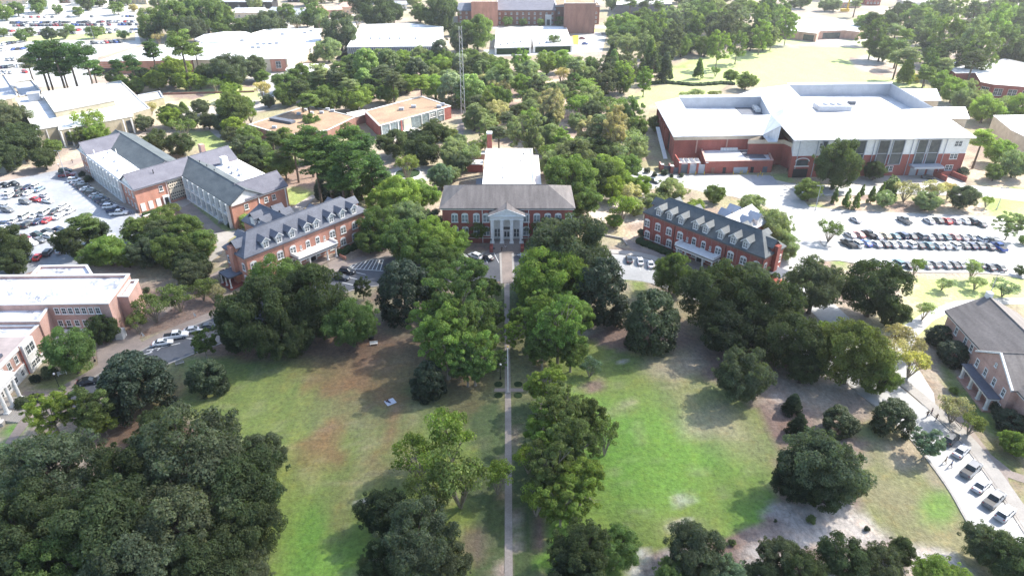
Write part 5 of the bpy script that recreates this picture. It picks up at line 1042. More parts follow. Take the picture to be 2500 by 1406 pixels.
def mk_spire(seed, hi=True):
    rg = np.random.default_rng(seed); n = 110; z = rg.random(n)**.9; th = rg.random(n)*6.28; r = (.78*(1-z)**.8+.05)*(.4+.6*rg.random(n)**.5); cen = np.stack([np.cos(th)*r, np.sin(th)*r, .3+z*2.6], 1)
    return leaf_mesh("spire_crown", cen, .34-.17*z, 130, .04, seed, M['leaf'], .8, cvar=.25), trunk_mesh("spire_trunk", .6, [(0, 0, 2.4)], .05, M['bark'], seed), 1.5
def mk_bush(seed, hi=True):
    rg = np.random.default_rng(seed); n = 22; cen = ellip(n, rg, .62, .5, .55, .2, .4, .15); return leaf_mesh("shrub_leaves", cen, rg.uniform(.28, .42, n), 150, .045, seed, M['leafgloss'], .85), trunk_mesh("shrub_stem", .3, [(.1, 0, .5)], .04, M['bark'], seed), .55
def mk_vase(seed, hi=True):
    rg = np.random.default_rng(seed); n = 46; cen = ellip(n, rg, .8, .38, 1.15, .7, .3, .3); b = MB()
    for i in range(9): m = Vector(cen[i])*.5+Vector((0, 0, .15)); b.tube((0, 0, -.03), tuple(m), .035, .022, 5); b.tube(tuple(m), tuple(cen[i]), .022, .006, 4)
    for i in range(9, 30): m = Vector(cen[i % 9])*.6; b.tube((m.x, m.y, m.z+.1), tuple(cen[i]), .014, .004, 3)
    return leaf_mesh("vase_crown", cen, rg.uniform(.13, .24, n), 85, .024, seed, M['leaf'], .7, cvar=.3, lvar=.35), b.mesh("vase_trunk", M['palebark']), 1.1
KINDS = {'oak': (mk_oak, 4), 'mag': (mk_mag, 3), 'loose': (mk_loose, 4), 'pine': (mk_pine, 4), 'cone': (mk_cone, 2), 'spire': (mk_spire, 2), 'bush': (mk_bush, 2), 'vase': (mk_vase, 3)}
LOWK = ('oak', 'mag', 'loose', 'pine')
for k, (fn, n) in KINDS.items():
    for i in range(n):
        PROTO[k, i, 1] = fn(100+i*7, True)
        if k in LOWK: PROTO[k, i, 0] = fn(500+i*7, False)
NAME = {'oak': 'oak_tree', 'mag': 'magnolia_tree', 'loose': 'open_crowned_tree', 'pine': 'pine_tree', 'cone': 'clipped_conifer', 'spire': 'pointed_tree', 'bush': 'shrub', 'vase': 'small_tree'}
CAT = {'oak': 'tree', 'mag': 'tree', 'loose': 'tree', 'pine': 'pine tree', 'cone': 'conifer', 'spire': 'tree', 'bush': 'shrub', 'vase': 'small tree'}
KN = {'oak': 'spreading oak', 'mag': 'magnolia', 'loose': 'airy tree', 'pine': 'tall pine', 'cone': 'conical evergreen', 'spire': 'pointed tree', 'bush': 'round shrub', 'vase': 'small tree'}
TC = {'dark': (.056, .074, .034), 'grey': (.086, .102, .060), 'deep': (.034, .048, .027), 'mid': (.105, .145, .048), 'bright': (.165, .225, .06), 'yellow': (.15, .195, .045), 'olive': (.115, .14, .048),
      'pine': (.064, .108, .036), 'pale': (.175, .205, .11), 'tan': (.30, .26, .155), 'gold': (.33, .30, .11), 'silver': (.13, .17, .11)}
CW = {'dark': 'dark green', 'grey': 'grey-green', 'deep': 'blackish green', 'mid': 'mid-green', 'bright': 'bright green', 'yellow': 'yellow-green', 'olive': 'olive', 'pine': 'green', 'pale': 'pale green', 'tan': 'straw-coloured', 'gold': 'golden', 'silver': 'silvery green'}
REG = []      # things whose labels are finished at the end: (object, description, where, px)
TR = random.Random(3); tcount = {}
def tree(kind, cx, cy, rpx, colr, where, group=None, hs=1.0, desc=None):
    r = 5.0; zc = PROTO[kind, 0, 1][2]*hs
    for _ in range(8):
        x, y, _z = P(cx, cy, min(60, zc*r)); r = rpx*depth(y, min(60, zc*r))/FPX
    n = KINDS[kind][1]; i = tcount.get(kind, 0) % n; tcount[kind] = tcount.get(kind, 0)+1
    rpx *= 1.1; lo = 1 if (rpx > 21 or kind not in LOWK) else 0
    cm, tm, _ = PROTO[kind, i, lo]
    alt = kind == 'oak' and colr not in ('dark', 'grey', 'deep')
    t = thing('shade_tree' if alt else NAME[kind], None, CAT[kind], (x, y, 0), TR.random()*6.28, group); j = TR.uniform(.97, 1.03); t.scale = (r*j, r*j, r*hs*j)
    a = sub("trunk", tm, t); b = sub("crown", cm, t); c = [q*1.35 for q in TC[colr]]; v = TR.uniform(.88, 1.14); h = TR.uniform(-.06, .06); b.color = (c[0]*v*(1+h), c[1]*v, c[2]*v*(1-h), 1)
    REG.append([t, desc or f"{CW[colr]} {'round-headed tree' if alt else KN[kind]}", where, cx, rpx]); return t
def trees(where, rows, group=None):
    for k, x, y, r, c, *o in rows: tree(k, x, y, r, c, where, group, *(o or []))
OKF = "massed in the lower left corner"
trees(OKF, [('oak', 470, 1120, 150, 'grey'), ('oak', 320, 1170, 120, 'dark'), ('oak', 585, 1190, 125, 'dark'), ('oak', 130, 1150, 125, 'grey'), ('oak', 20, 1180, 105, 'silver'), ('oak', 70, 1290, 130, 'dark'), ('oak', 280, 1290, 150, 'dark'), ('oak', 455, 1275, 130, 'grey'),
            ('oak', 600, 1300, 95, 'dark'), ('oak', 150, 1385, 110, 'mid'), ('oak', 350, 1390, 130, 'grey'), ('oak', 510, 1385, 110, 'dark'), ('oak', 610, 1400, 60, 'grey'), ('oak', 0, 1400, 100, 'dark'), ('oak', 640, 1110, 60, 'grey'), ('oak', 390, 1040, 60, 'dark')], "oaks massed in the lower left corner")
trees("beside the left path near the stained-roof hall", [('loose', 120, 1000, 58, 'yellow', .8), ('loose', 215, 995, 62, 'olive', .8), ('oak', 172, 858, 66, 'mid', 1.1), ('mag', 325, 940, 88, 'deep', .8), ('loose', 250, 1030, 35, 'yellow', .7), ('oak', 390, 930, 30, 'deep')])
trees("on the left lawn", [('mag', 507, 920, 50, 'dark', .75), ('loose', 496, 835, 34, 'mid', .8), ('mag', 1045, 930, 44, 'deep', .95)])
trees("along the upper edge of the left lawn", [('oak', 630, 770, 105, 'dark', 1.15), ('oak', 750, 735, 100, 'dark', 1.2), ('oak', 680, 690, 75, 'mid', 1.1), ('oak', 700, 820, 70, 'dark', 1.0), ('oak', 860, 790, 68, 'mid', 1.1), ('mag', 985, 715, 70, 'deep', .95), ('oak', 580, 810, 55, 'dark'), ('loose', 885, 702, 22, 'dark')])
trees("lining the avenue, upper part", [('loose', 1115, 745, 78, 'mid', .95), ('loose', 1090, 820, 78, 'bright', .95), ('loose', 1140, 800, 70, 'mid', 1.0), ('loose', 1130, 680, 70, 'mid', .8), ('loose', 1158, 865, 54, 'bright', 1.0), ('oak', 1346, 685, 97, 'yellow', 1.05), ('loose', 1322, 775, 60, 'bright', .95), ('loose', 1365, 790, 72, 'bright', 1.0), ('loose', 1250, 812, 30, 'bright', .9), ('loose', 1204, 765, 30, 'mid', .9), ('loose', 1200, 700, 26, 'mid', .8), ('loose', 1264, 770, 28, 'bright', .9), ('loose', 1215, 875, 24, 'mid', .9), ('loose', 1395, 850, 45, 'mid', .9)], "tall trees lining the avenue")
trees("filling the avenue rows, upper part", [('loose', 1050, 700, 50, 'mid', .8), ('loose', 1170, 715, 42, 'mid', .8), ('loose', 1050, 775, 50, 'bright', .9), ('loose', 1140, 880, 50, 'mid', .9), ('loose', 1184, 835, 34, 'bright', .9), ('loose', 1325, 840, 50, 'mid', .9), ('loose', 1405, 770, 48, 'bright', .9), ('loose', 1306, 850, 34, 'mid', .9), ('oak', 1292, 690, 36, 'yellow', 1.0), ('oak', 1410, 700, 50, 'yellow', 1.0), ('loose', 1282, 745, 26, 'bright', .8)], "tall trees lining the avenue")
trees("lining the avenue, lower part", [('loose', 1334, 935, 58, 'yellow', .8), ('loose', 1370, 1000, 70, 'olive', .85), ('loose', 1326, 1050, 54, 'yellow', .8), ('loose', 1400, 1080, 75, 'olive', .9), ('loose', 1342, 1140, 66, 'olive', .9), ('loose', 1420, 1170, 62, 'yellow', .9), ('loose', 1370, 1230, 55, 'yellow', .8), ('vase', 1480, 1060, 48, 'olive', 1.3), ('loose', 1440, 1010, 48, 'olive', .9), ('vase', 1290, 1110, 40, 'yellow', 1.4), ('vase', 1310, 1210, 46, 'yellow', 1.4),
    ('vase', 1100, 1050, 72, 'yellow', 1.3), ('vase', 1020, 1110, 70, 'yellow', 1.2), ('vase', 1120, 1150, 88, 'olive', 1.3), ('vase', 1215, 1160, 50, 'yellow', 1.2), ('vase', 1050, 1200, 62, 'olive', 1.2)], "thin-leaved trees of the lower avenue")
trees("at the bottom edge left of the avenue path", [('oak', 935, 1250, 66, 'deep', 1.1), ('oak', 1020, 1320, 105, 'grey', 1.1), ('oak', 930, 1370, 60, 'dark', 1.0), ('oak', 1095, 1375, 62, 'grey', 1.0)])
trees("at the bottom edge right of the avenue path", [('oak', 1420, 1350, 85, 'dark', 1.0), ('oak', 1500, 1340, 66, 'mid', 1.0), ('oak', 1400, 1410, 70, 'deep'), ('oak', 1700, 1350, 78, 'grey', 1.0), ('oak', 1640, 1410, 50, 'mid'), ('oak', 1770, 1400, 55, 'silver')])
trees("behind the right lawn near the turning road", [('oak', 1392, 618, 116, 'grey', 1.05), ('oak', 1350, 570, 50, 'grey'), ('mag', 1470, 715, 74, 'deep', 1.0), ('mag', 1592, 788, 68, 'dark', 1.0), ('oak', 1640, 665, 52, 'mid', 1.3)])
trees("in the big clump right of the right lawn", [('oak', 1740, 720, 95, 'dark', 1.1), ('oak', 1860, 745, 100, 'dark', 1.1), ('oak', 1930, 825, 92, 'dark', 1.0), ('oak', 1780, 810, 78, 'deep', 1.0), ('oak', 1840, 690, 60, 'grey'), ('oak', 1815, 915, 76, 'grey', 1.1), ('oak', 2080, 860, 88, 'olive', 1.2), ('oak', 2150, 920, 50, 'mid', 1.1), ('oak', 1960, 900, 48, 'dark'), ('oak', 2010, 830, 55, 'mid')])
trees("right of the right lawn", [('mag', 2180, 1020, 50, 'dark', .8), ('spire', 1937, 985, 26, 'deep', .7), ('spire', 1952, 1035, 30, 'deep', .7), ('mag', 2052, 1030, 42, 'dark', .7), ('oak', 2005, 1140, 104, 'grey', 1.1), ('oak', 2000, 1195, 62, 'dark', 1.0), ('oak', 1940, 1170, 62, 'deep', 1.1), ('oak', 2060, 1180, 55, 'grey', 1.0), ('loose', 2268, 1080, 42, 'silver', .7), ('bush', 1981, 1268, 14, 'mid'), ('bush', 1893, 1270, 6, 'dark'), ('bush', 2117, 1291, 9, 'deep'), ('bush', 1788, 1323, 12, 'mid'), ('vase', 1441, 893, 34, 'silver', .9)])
trees("along the bottom right edge", [('oak', 1900, 1355, 52, 'grey', 1.1), ('oak', 1960, 1390, 62, 'dark'), ('oak', 2060, 1365, 66, 'dark', 1.0), ('oak', 2150, 1375, 60, 'grey', 1.0), ('oak', 2200, 1345, 38, 'dark'), ('oak', 2300, 1415, 70, 'bright', .9), ('oak', 2410, 1330, 62, 'grey', 1.1), ('oak', 2480, 1370, 75, 'dark', 1.1), ('oak', 1850, 1410, 50, 'deep')])
trees("between the right car park and the dormered hall", [('oak', 1990, 700, 78, 'grey', 1.1), ('oak', 2135, 705, 80, 'dark', 1.1), ('oak', 2180, 760, 45, 'dark'), ('oak', 1885, 555, 56, 'pale', 1.1), ('oak', 1915, 600, 36, 'pale', 1.1), ('oak', 1835, 500, 34, 'pale'), ('oak', 1745, 472, 28, 'olive'), ('vase', 2260, 755, 28, 'pale'), ('bush', 1570, 572, 18, 'deep')])
trees("around the grey-roofed residence", [('vase', 2165, 850, 48, 'tan', 1.1), ('vase', 2190, 810, 42, 'tan'), ('vase', 2230, 880, 48, 'gold'), ('vase', 2225, 840, 36, 'tan'), ('mag', 2298, 820, 34, 'deep', .6), ('mag', 2332, 862, 40, 'deep', .6), ('vase', 2335, 995, 45, 'tan'), ('vase', 2375, 1030, 38, 'olive'), ('bush', 2330, 952, 14, 'yellow'), ('mag', 2470, 1030, 38, 'deep', .6), ('bush', 2440, 1000, 24, 'deep'), ('oak', 2480, 1085, 38, 'yellow', 1.0)])
LOT = "beside the right car park"
trees(LOT, [('vase', 2030, 556, 32, 'mid', 1.1), ('vase', 2238, 645, 25, 'mid', 1.2), ('vase', 2380, 652, 27, 'pale', 1.2), ('loose', 2470, 545, 32, 'pale', .8), ('oak', 1977, 465, 36, 'olive', .9), ('oak', 2160, 486, 28, 'pale', .9), ('oak', 2265, 490, 36, 'pale', .8), ('oak', 2352, 480, 37, 'grey', 1.0), ('vase', 2215, 460, 32, 'tan'), ('vase', 2285, 458, 34, 'tan'), ('vase', 2320, 460, 26, 'tan'), ('vase', 2412, 488, 16, 'yellow', 1.2),
    ('vase', 2305, 690, 28, 'pale', .7), ('vase', 2385, 688, 30, 'pale', .7), ('vase', 2455, 700, 36, 'silver', .7), ('oak', 2495, 660, 16, 'dark'), ('oak', 2500, 585, 14, 'mid')])
trees("in the row before the big white hall", [('cone', x, y, r, 'mid') for x, y, r in ((2040, 478, 11), (2070, 484, 13), (2092, 492, 12), (2107, 464, 8), (2130, 476, 12), (2155, 464, 11), (2182, 471, 11))]+[('bush', 2178, 448, 26, 'mid')], "conical evergreens in a row")
trees("against the big white hall", [('oak', 2045, 398, 60, 'dark', 1.3), ('oak', 2137, 415, 27, 'dark', 1.1), ('bush', 2352, 420, 16, 'grey'), ('oak', 1600, 300, 20, 'olive', 1.2), ('bush', 1935, 415, 14, 'deep')])
trees("on the white forecourt left of the service block", [('bush', x, y, r, 'deep') for x, y, r in ((1580, 417, 10), (1597, 426, 9), (1622, 421, 11), (1640, 430, 7), (1663, 428, 8))], "clipped ball shrubs")
trees("behind the deep red dormered hall", [('oak', 1640, 468, 46, 'pale', .9), ('oak', 1600, 495, 34, 'pale', .9), ('vase', 1520, 500, 42, 'yellow', 1.1), ('vase', 1545, 470, 35, 'tan'), ('oak', 1480, 420, 50, 'bright', 1.0), ('oak', 1495, 462, 38, 'yellow', 1.0), ('oak', 1550, 505, 28, 'pale', 1.0), ('oak', 1562, 452, 34, 'yellow', .9), ('oak', 1500, 540, 22, 'bright', .9), ('oak', 1520, 440, 32, 'yellow', .9), ('vase', 1700, 500, 26, 'yellow')])
trees("right of the long white roof", [('oak', 1390, 440, 72, 'mid', 1.1), ('oak', 1450, 430, 55, 'dark', 1.1), ('oak', 1420, 490, 48, 'mid', 1.0), ('oak', 1400, 385, 55, 'grey', 1.0), ('oak', 1350, 400, 38, 'pale'), ('oak', 1465, 370, 40, 'dark')])
trees("left of the columned hall", [('oak', 970, 482, 64, 'bright', 1.0), ('oak', 1030, 478, 42, 'bright', 1.0), ('oak', 925, 500, 40, 'bright', 1.0), ('oak', 930, 550, 58, 'mid', 1.0), ('oak', 1000, 530, 50, 'pale', 1.0), ('oak', 985, 590, 66, 'mid', 1.0), ('oak', 1060, 585, 62, 'bright', 1.0), ('oak', 1110, 590, 42, 'bright', .9), ('oak', 1160, 555, 38, 'olive', 1.0), ('oak', 1070, 640, 58, 'mid', 1.0), ('vase', 1300, 558, 32, 'olive', 1.1), ('oak', 900, 590, 40, 'mid', .9), ('oak', 1050, 545, 45, 'grey', .9)])
trees("around the turning circle", [('vase', 990, 400, 40, 'olive', 1.0), ('oak', 1078, 430, 34, 'silver', 1.2), ('oak', 1105, 425, 24, 'pale', 1.0), ('oak', 1105, 380, 42, 'pale', .9), ('oak', 1030, 365, 50, 'dark', .9), ('oak', 960, 350, 45, 'dark', .9), ('oak', 1060, 325, 42, 'dark', .9), ('oak', 1010, 340, 30, 'deep')])
trees("in the pine clump before the low tan-roofed blocks", [('pine', 750, 330, 42, 'pine', .75), ('pine', 715, 355, 40, 'pine', .7), ('pine', 800, 360, 55, 'pine', .75), ('pine', 855, 330, 48, 'pine', .7), ('pine', 850, 390, 60, 'pine', .75), ('pine', 905, 400, 42, 'pine', .7), ('pine', 800, 410, 50, 'pine', .6), ('oak', 880, 450, 46, 'mid', 1.0), ('mag', 795, 462, 28, 'deep', .95), ('oak', 850, 470, 40, 'dark', .9), ('pine', 690, 380, 30, 'grey', .6), ('oak', 640, 385, 40, 'dark', 1.0), ('oak', 600, 360, 36, 'grey', 1.0), ('oak', 760, 300, 25, 'mid'), ('pine', 770, 395, 50, 'pine', .7), ('pine', 885, 355, 48, 'pine', .65), ('pine', 835, 440, 50, 'pine', .6), ('oak', 745, 365, 38, 'mid', 1.0), ('pine', 930, 430, 36, 'pine', .6)], "pines and oaks before the low tan-roofed blocks")
trees("between left car park and orange-red hall", [('oak', 340, 560, 44, 'mid', .9), ('oak', 395, 545, 44, 'mid', .9), ('oak', 385, 600, 52, 'dark', .9), ('oak', 450, 560, 50, 'mid', .9), ('oak', 490, 590, 44, 'mid', .9), ('oak', 430, 620, 50, 'dark', .9), ('oak', 465, 645, 46, 'dark', .9), ('oak', 265, 612, 50, 'bright', .9), ('oak', 225, 625, 34, 'mid', .9), ('oak', 310, 630, 30, 'mid'), ('vase', 412, 510, 28, 'olive', .9), ('vase', 490, 700, 40, 'olive', .9), ('vase', 430, 720, 50, 'olive', .9), ('vase', 370, 745, 50, 'olive', .9), ('vase', 520, 715, 34, 'tan', .8), ('oak', 250, 800, 42, 'dark', 1.1), ('oak', 180, 790, 26, 'silver', 1.1), ('vase', 330, 785, 32, 'olive'), ('bush', 555, 668, 22, 'deep'), ('bush', 358, 708, 10, 'dark'), ('bush', 563, 549, 12, 'deep'), ('bush', 120, 910, 22, 'dark'), ('bush', 85, 925, 16, 'deep'), ('bush', 55, 985, 22, 'dark'), ('bush', 85, 972, 18, 'deep'), ('bush', 605, 542, 26, 'bright')])
trees("in the left car park", [('pine', 200, 545, 48, 'mid', .42), ('oak', 170, 590, 40, 'dark', 1.1), ('oak', 235, 570, 34, 'dark', 1.1), ('oak', 15, 600, 56, 'dark', 1.0), ('oak', 30, 640, 42, 'dark', .9)])
trees("at the far left by the road", [('oak', 20, 290, 50, 'grey', 1.0), ('oak', 50, 345, 58, 'dark', 1.0), ('oak', 5, 380, 48, 'dark'), ('oak', 105, 385, 34, 'dark', 1.0), ('oak', 130, 360, 24, 'mid'), ('bush', 200, 425, 10, 'deep'), ('bush', 216, 438, 13, 'deep')])
trees("between the beige hall and the gabled hall", [('vase', 215, 290, 38, 'yellow', 1.2), ('oak', 235, 325, 34, 'yellow', .9), ('oak', 190, 330, 26, 'olive'), ('oak', 415, 280, 30, 'dark', 1.1), ('oak', 350, 300, 24, 'grey'), ('oak', 380, 348, 40, 'dark', .9), ('oak', 440, 350, 38, 'dark', .9), ('vase', 365, 262, 20, 'tan'), ('spire', 446, 262, 14, 'mid', .6), ('oak', 508, 295, 24, 'grey'), ('oak', 575, 270, 44, 'olive', 1.2), ('oak', 565, 225, 26, 'yellow', 1.0), ('oak', 540, 300, 24, 'grey'), ('oak', 490, 262, 24, 'grey'), ('vase', 640, 215, 28, 'tan', 1.1)])
trees("in the tall stand at upper left", [('pine', 90, 130, 38, 'pine', .8), ('pine', 130, 125, 42, 'pine', .8), ('pine', 165, 135, 38, 'pine', .8), ('pine', 205, 135, 40, 'pine', .8), ('pine', 110, 160, 36, 'pine', .6), ('pine', 150, 165, 34, 'pine', .6), ('pine', 65, 150, 28, 'grey', .6), ('pine', 225, 165, 30, 'pine', .7), ('pine', 320, 150, 28, 'pine', .8), ('pine', 370, 120, 30, 'pine', .8), ('pine', 440, 105, 42, 'mid', .8), ('pine', 475, 120, 26, 'mid', .7), ('oak', 430, 175, 42, 'yellow', 1.0), ('oak', 390, 180, 26, 'dark', 1.1), ('oak', 560, 170, 50, 'grey', .9), ('oak', 620, 165, 36, 'grey'), ('oak', 340, 190, 26, 'deep'), ('oak', 505, 180, 28, 'dark'), ('pine', 285, 160, 24, 'pine', .7), ('vase', 385, 90, 16, 'tan')], "tall pines at upper left")
trees("around the top-left car park", [('oak', 372, 55, 38, 'mid', 1.1), ('oak', 355, 80, 22, 'mid'), ('oak', 430, 45, 50, 'mid', 1.1), ('oak', 500, 30, 52, 'mid', 1.1), ('oak', 540, 35, 34, 'mid', 1.1), ('oak', 470, 70, 36, 'grey'), ('oak', 540, 75, 24, 'mid'), ('oak', 52, 86, 18, 'mid'), ('oak', 72, 78, 13, 'grey'), ('oak', 120, 82, 20, 'grey'), ('oak', 155, 82, 15, 'grey'), ('oak', 170, 70, 14, 'mid'), ('oak', 225, 78, 18, 'mid'), ('oak', 245, 74, 12, 'pale'), ('oak', 300, 84, 14, 'mid'), ('oak', 5, 78, 13, 'mid'), ('oak', 10, 30, 22, 'bright'), ('oak', 40, 22, 20, 'mid'), ('oak', 90, 20, 16, 'mid'), ('oak', 140, 22, 14, 'mid'), ('oak', 190, 28, 14, 'mid'), ('oak', 285, 20, 18, 'mid'), ('oak', 325, 18, 12, 'tan'), ('oak', 210, 10, 18, 'grey')])
trees("between the white-roofed halls", [('oak', 830, 75, 46, 'grey', 1.2), ('oak', 800, 122, 34, 'pale', 1.0), ('oak', 775, 118, 14, 'mid'), ('oak', 765, 140, 16, 'olive'), ('oak', 645, 60, 42, 'grey', .9), ('oak', 600, 65, 24, 'mid'), ('oak', 765, 40, 36, 'mid', 1.1), ('oak', 880, 12, 32, 'dark', 1.1), ('oak', 920, 35, 42, 'dark', 1.1), ('oak', 960, 30, 32, 'dark'), ('oak', 1025, 32, 26, 'mid'), ('oak', 1075, 35, 46, 'dark', 1.2), ('oak', 1100, 15, 26, 'mid'), ('oak', 1165, 78, 46, 'mid', 1.1), ('oak', 1125, 95, 36, 'grey'), ('oak', 1110, 70, 20, 'dark'), ('oak', 1195, 45, 16, 'mid', 1.2), ('oak', 1240, 52, 14, 'mid'), ('oak', 1276, 54, 11, 'mid'), ('oak', 1320, 55, 11, 'mid'), ('oak', 1368, 52, 14, 'mid'), ('oak', 1405, 50, 12, 'mid'), ('oak', 1393, 70, 9, 'mid'), ('oak', 1043, 50, 10, 'yellow'), ('vase', 1353, 97, 20, 'olive'), ('oak', 700, 30, 24, 'mid')])
# denser woods are laid out by area
FR = random.Random(21)
def fill(where, poly, n, kinds, cols, r0, r1, group, hs=(.85, 1.15)):
    xs = [p[0] for p in poly]; ys = [p[1] for p in poly]; pts = []; tries = 0
    while len(pts) < n and tries < 6000:
        tries += 1; x = FR.uniform(min(xs), max(xs)); y = FR.uniform(min(ys), max(ys))
        if not inpoly(poly, np.array([x]), np.array([y]))[0]: continue
        r = r0+(r1-r0)*(y-min(ys))/(max(ys)-min(ys)+1); r *= FR.uniform(.85, 1.35)
        if any(math.hypot(x-a, (y-b)*1.9) < (r+c)*.5 for a, b, c in pts): continue
        pts.append((x, y, r))
    for x, y, r in pts:
        k = FR.choice(kinds); tree(k, x, y, r, FR.choice(cols), where, group, (.55 if k == 'pine' else 1)*FR.uniform(*hs))
fill("in the wood behind the low tan-roofed blocks", [(680, 200), (760, 165), (860, 150), (960, 135), (1100, 130), (1210, 150), (1240, 200), (1200, 235), (1090, 222), (1020, 212), (900, 240), (830, 250), (690, 238)], 64, ['oak', 'oak', 'oak', 'pine', 'mag'], ['grey', 'mid', 'dark', 'pale', 'mid', 'bright'], 22, 34, "wood behind the low tan-roofed blocks")
fill("in the wooded garden above the long white roof", [(1130, 230), (1250, 150), (1440, 130), (1490, 200), (1540, 260), (1560, 300), (1545, 350), (1480, 345), (1330, 350), (1210, 340), (1150, 300)], 60, ['oak', 'oak', 'oak', 'pine', 'vase', 'loose'], ['grey', 'mid', 'pale', 'bright', 'olive', 'pale', 'tan'], 24, 32, "wooded garden above the long white roof")
fill("before the orange-red hall", [(330, 530), (470, 540), (520, 600), (480, 680), (330, 660)], 4, ['oak'], ['mid', 'grey'], 34, 42, "trees between car park and orange-red hall")
fill("in the belt beyond the open field", [(1500, 55), (1560, 30), (1700, 15), (1930, 10), (1930, 60), (1890, 100), (1760, 118), (1690, 128), (1600, 135), (1490, 110)], 62, ['oak', 'oak', 'oak', 'loose'], ['mid', 'mid', 'grey', 'bright', 'pale'], 22, 28, "tree belt beyond the open field")
fill("along the left rim of the open field", [(1490, 130), (1600, 140), (1640, 170), (1600, 190), (1500, 215), (1470, 190)], 12, ['oak', 'spire', 'loose'], ['mid', 'bright', 'grey', 'dark'], 20, 24, "trees on the field's left rim")
fill("in the wood at the top right", [(2110, 60), (2180, 20), (2300, 15), (2520, 10), (2520, 130), (2400, 140), (2320, 160), (2290, 190), (2220, 165), (2140, 125)], 60, ['oak', 'pine', 'oak', 'loose'], ['mid', 'dark', 'mid', 'pale', 'bright'], 24, 32, "wood at the top right")
fill("behind the right edge of the big white hall", [(2320, 215), (2400, 230), (2510, 250), (2510, 275), (2420, 285), (2380, 270), (2330, 240)], 9, ['oak', 'oak', 'vase'], ['bright', 'pale', 'mid'], 26, 30, "trees by the big hall's right side")
trees("right of the big white hall", [('pine', 2400, 335, 36, 'bright', .65), ('oak', 2440, 370, 36, 'bright', 1.0), ('oak', 2480, 400, 40, 'pale', 1.0), ('oak', 2430, 420, 26, 'mid'), ('oak', 2300, 200, 30, 'bright', 1.0), ('oak', 2360, 215, 26, 'pale'), ('oak', 2380, 180, 18, 'mid')])
trees("on the open field", [('spire', 1707, 168, 15, 'mid', 1.1), ('vase', 1748, 172, 12, 'mid', 1.3), ('oak', 1785, 185, 20, 'mid', .9), ('oak', 1822, 198, 28, 'mid', .9), ('spire', 2216, 170, 22, 'yellow', 1.0), ('oak', 2238, 190, 14, 'gold', .9), ('vase', 1700, 228, 24, 'pale', .7), ('vase', 1670, 232, 20, 'pale', .7), ('vase', 1745, 228, 18, 'olive', .7), ('oak', 1615, 150, 16, 'dark'), ('oak', 1580, 165, 20, 'gold', .9)])
fill("along the top edge of the picture", [(560, -12), (1100, -12), (1110, 4), (560, 4)], 14, ['oak'], ['mid', 'dark', 'pale'], 16, 20, "trees along the top edge")
fill("along the top edge, right part", [(1460, -14), (2100, -14), (2100, 22), (1480, 22)], 24, ['oak', 'oak', 'pine'], ['mid', 'dark', 'pale'], 16, 20, "trees along the top edge")
fill("beyond the top edge, left part", [(-40, -14), (560, -14), (560, 8), (-40, 8)], 16, ['oak'], ['mid', 'dark', 'pale'], 15, 19, "trees along the top edge")
fill("between the pines and the low tan-roofed blocks", [(560, 330), (690, 330), (700, 400), (640, 430), (590, 380)], 9, ['oak', 'oak', 'pine'], ['grey', 'mid', 'dark'], 26, 34, "trees left of the pine clump")
fill("in the garden right of the turning circle", [(1090, 320), (1200, 330), (1180, 360), (1120, 400), (1080, 370)], 7, ['oak', 'vase'], ['grey', 'pale', 'olive'], 24, 30, "garden trees right of the turning circle")
fill("right of the white-roofed wing", [(1310, 340), (1480, 350), (1560, 370), (1540, 410), (1400, 360), (1320, 375)], 10, ['oak', 'vase', 'oak'], ['grey', 'pale', 'mid'], 28, 34, "trees right of the white-roofed wing")
fill("around the court behind the gabled hall", [(400, 270), (640, 230), (690, 250), (600, 290), (560, 320), (420, 310)], 9, ['oak', 'vase'], ['grey', 'mid', 'yellow'], 18, 26, "trees round the court")
fill("along the foot of the long brick wing", [(260, 185), (640, 175), (650, 200), (480, 215), (280, 208)], 14, ['oak', 'oak', 'vase'], ['dark', 'mid', 'yellow'], 20, 28, "trees at the long brick wing's foot")
fill("among the shops beyond the white-roofed centre", [(560, 30), (900, 25), (900, 62), (800, 66), (560, 60)], 12, ['oak', 'oak', 'vase'], ['mid', 'pale', 'grey'], 17, 24, "trees among the far shops")
# mown hedge strips across the field
for i, (x0, y0, x1, y1, w_) in enumerate(((1590, 206, 1790, 208, 1.6),)):
    p, q = Vector(P(x0, y0)), Vector(P(x1, y1)); h = thing("hedge_row", "low rough hedge strip crossing the open field", "hedge", tuple(p)); b = MB(); rg = random.Random(3)
    for k in range(60): c = p.lerp(q, k/59); b.ball((c.x, c.y+rg.uniform(-.6, .6)+math.sin(k*.15)*2, .5), (w_*rg.uniform(.8, 1.3), w_*rg.uniform(.8, 1.2), rg.uniform(.8, 1.4)), 7, 5)
    b.build("leaves", M['hedge'], h)
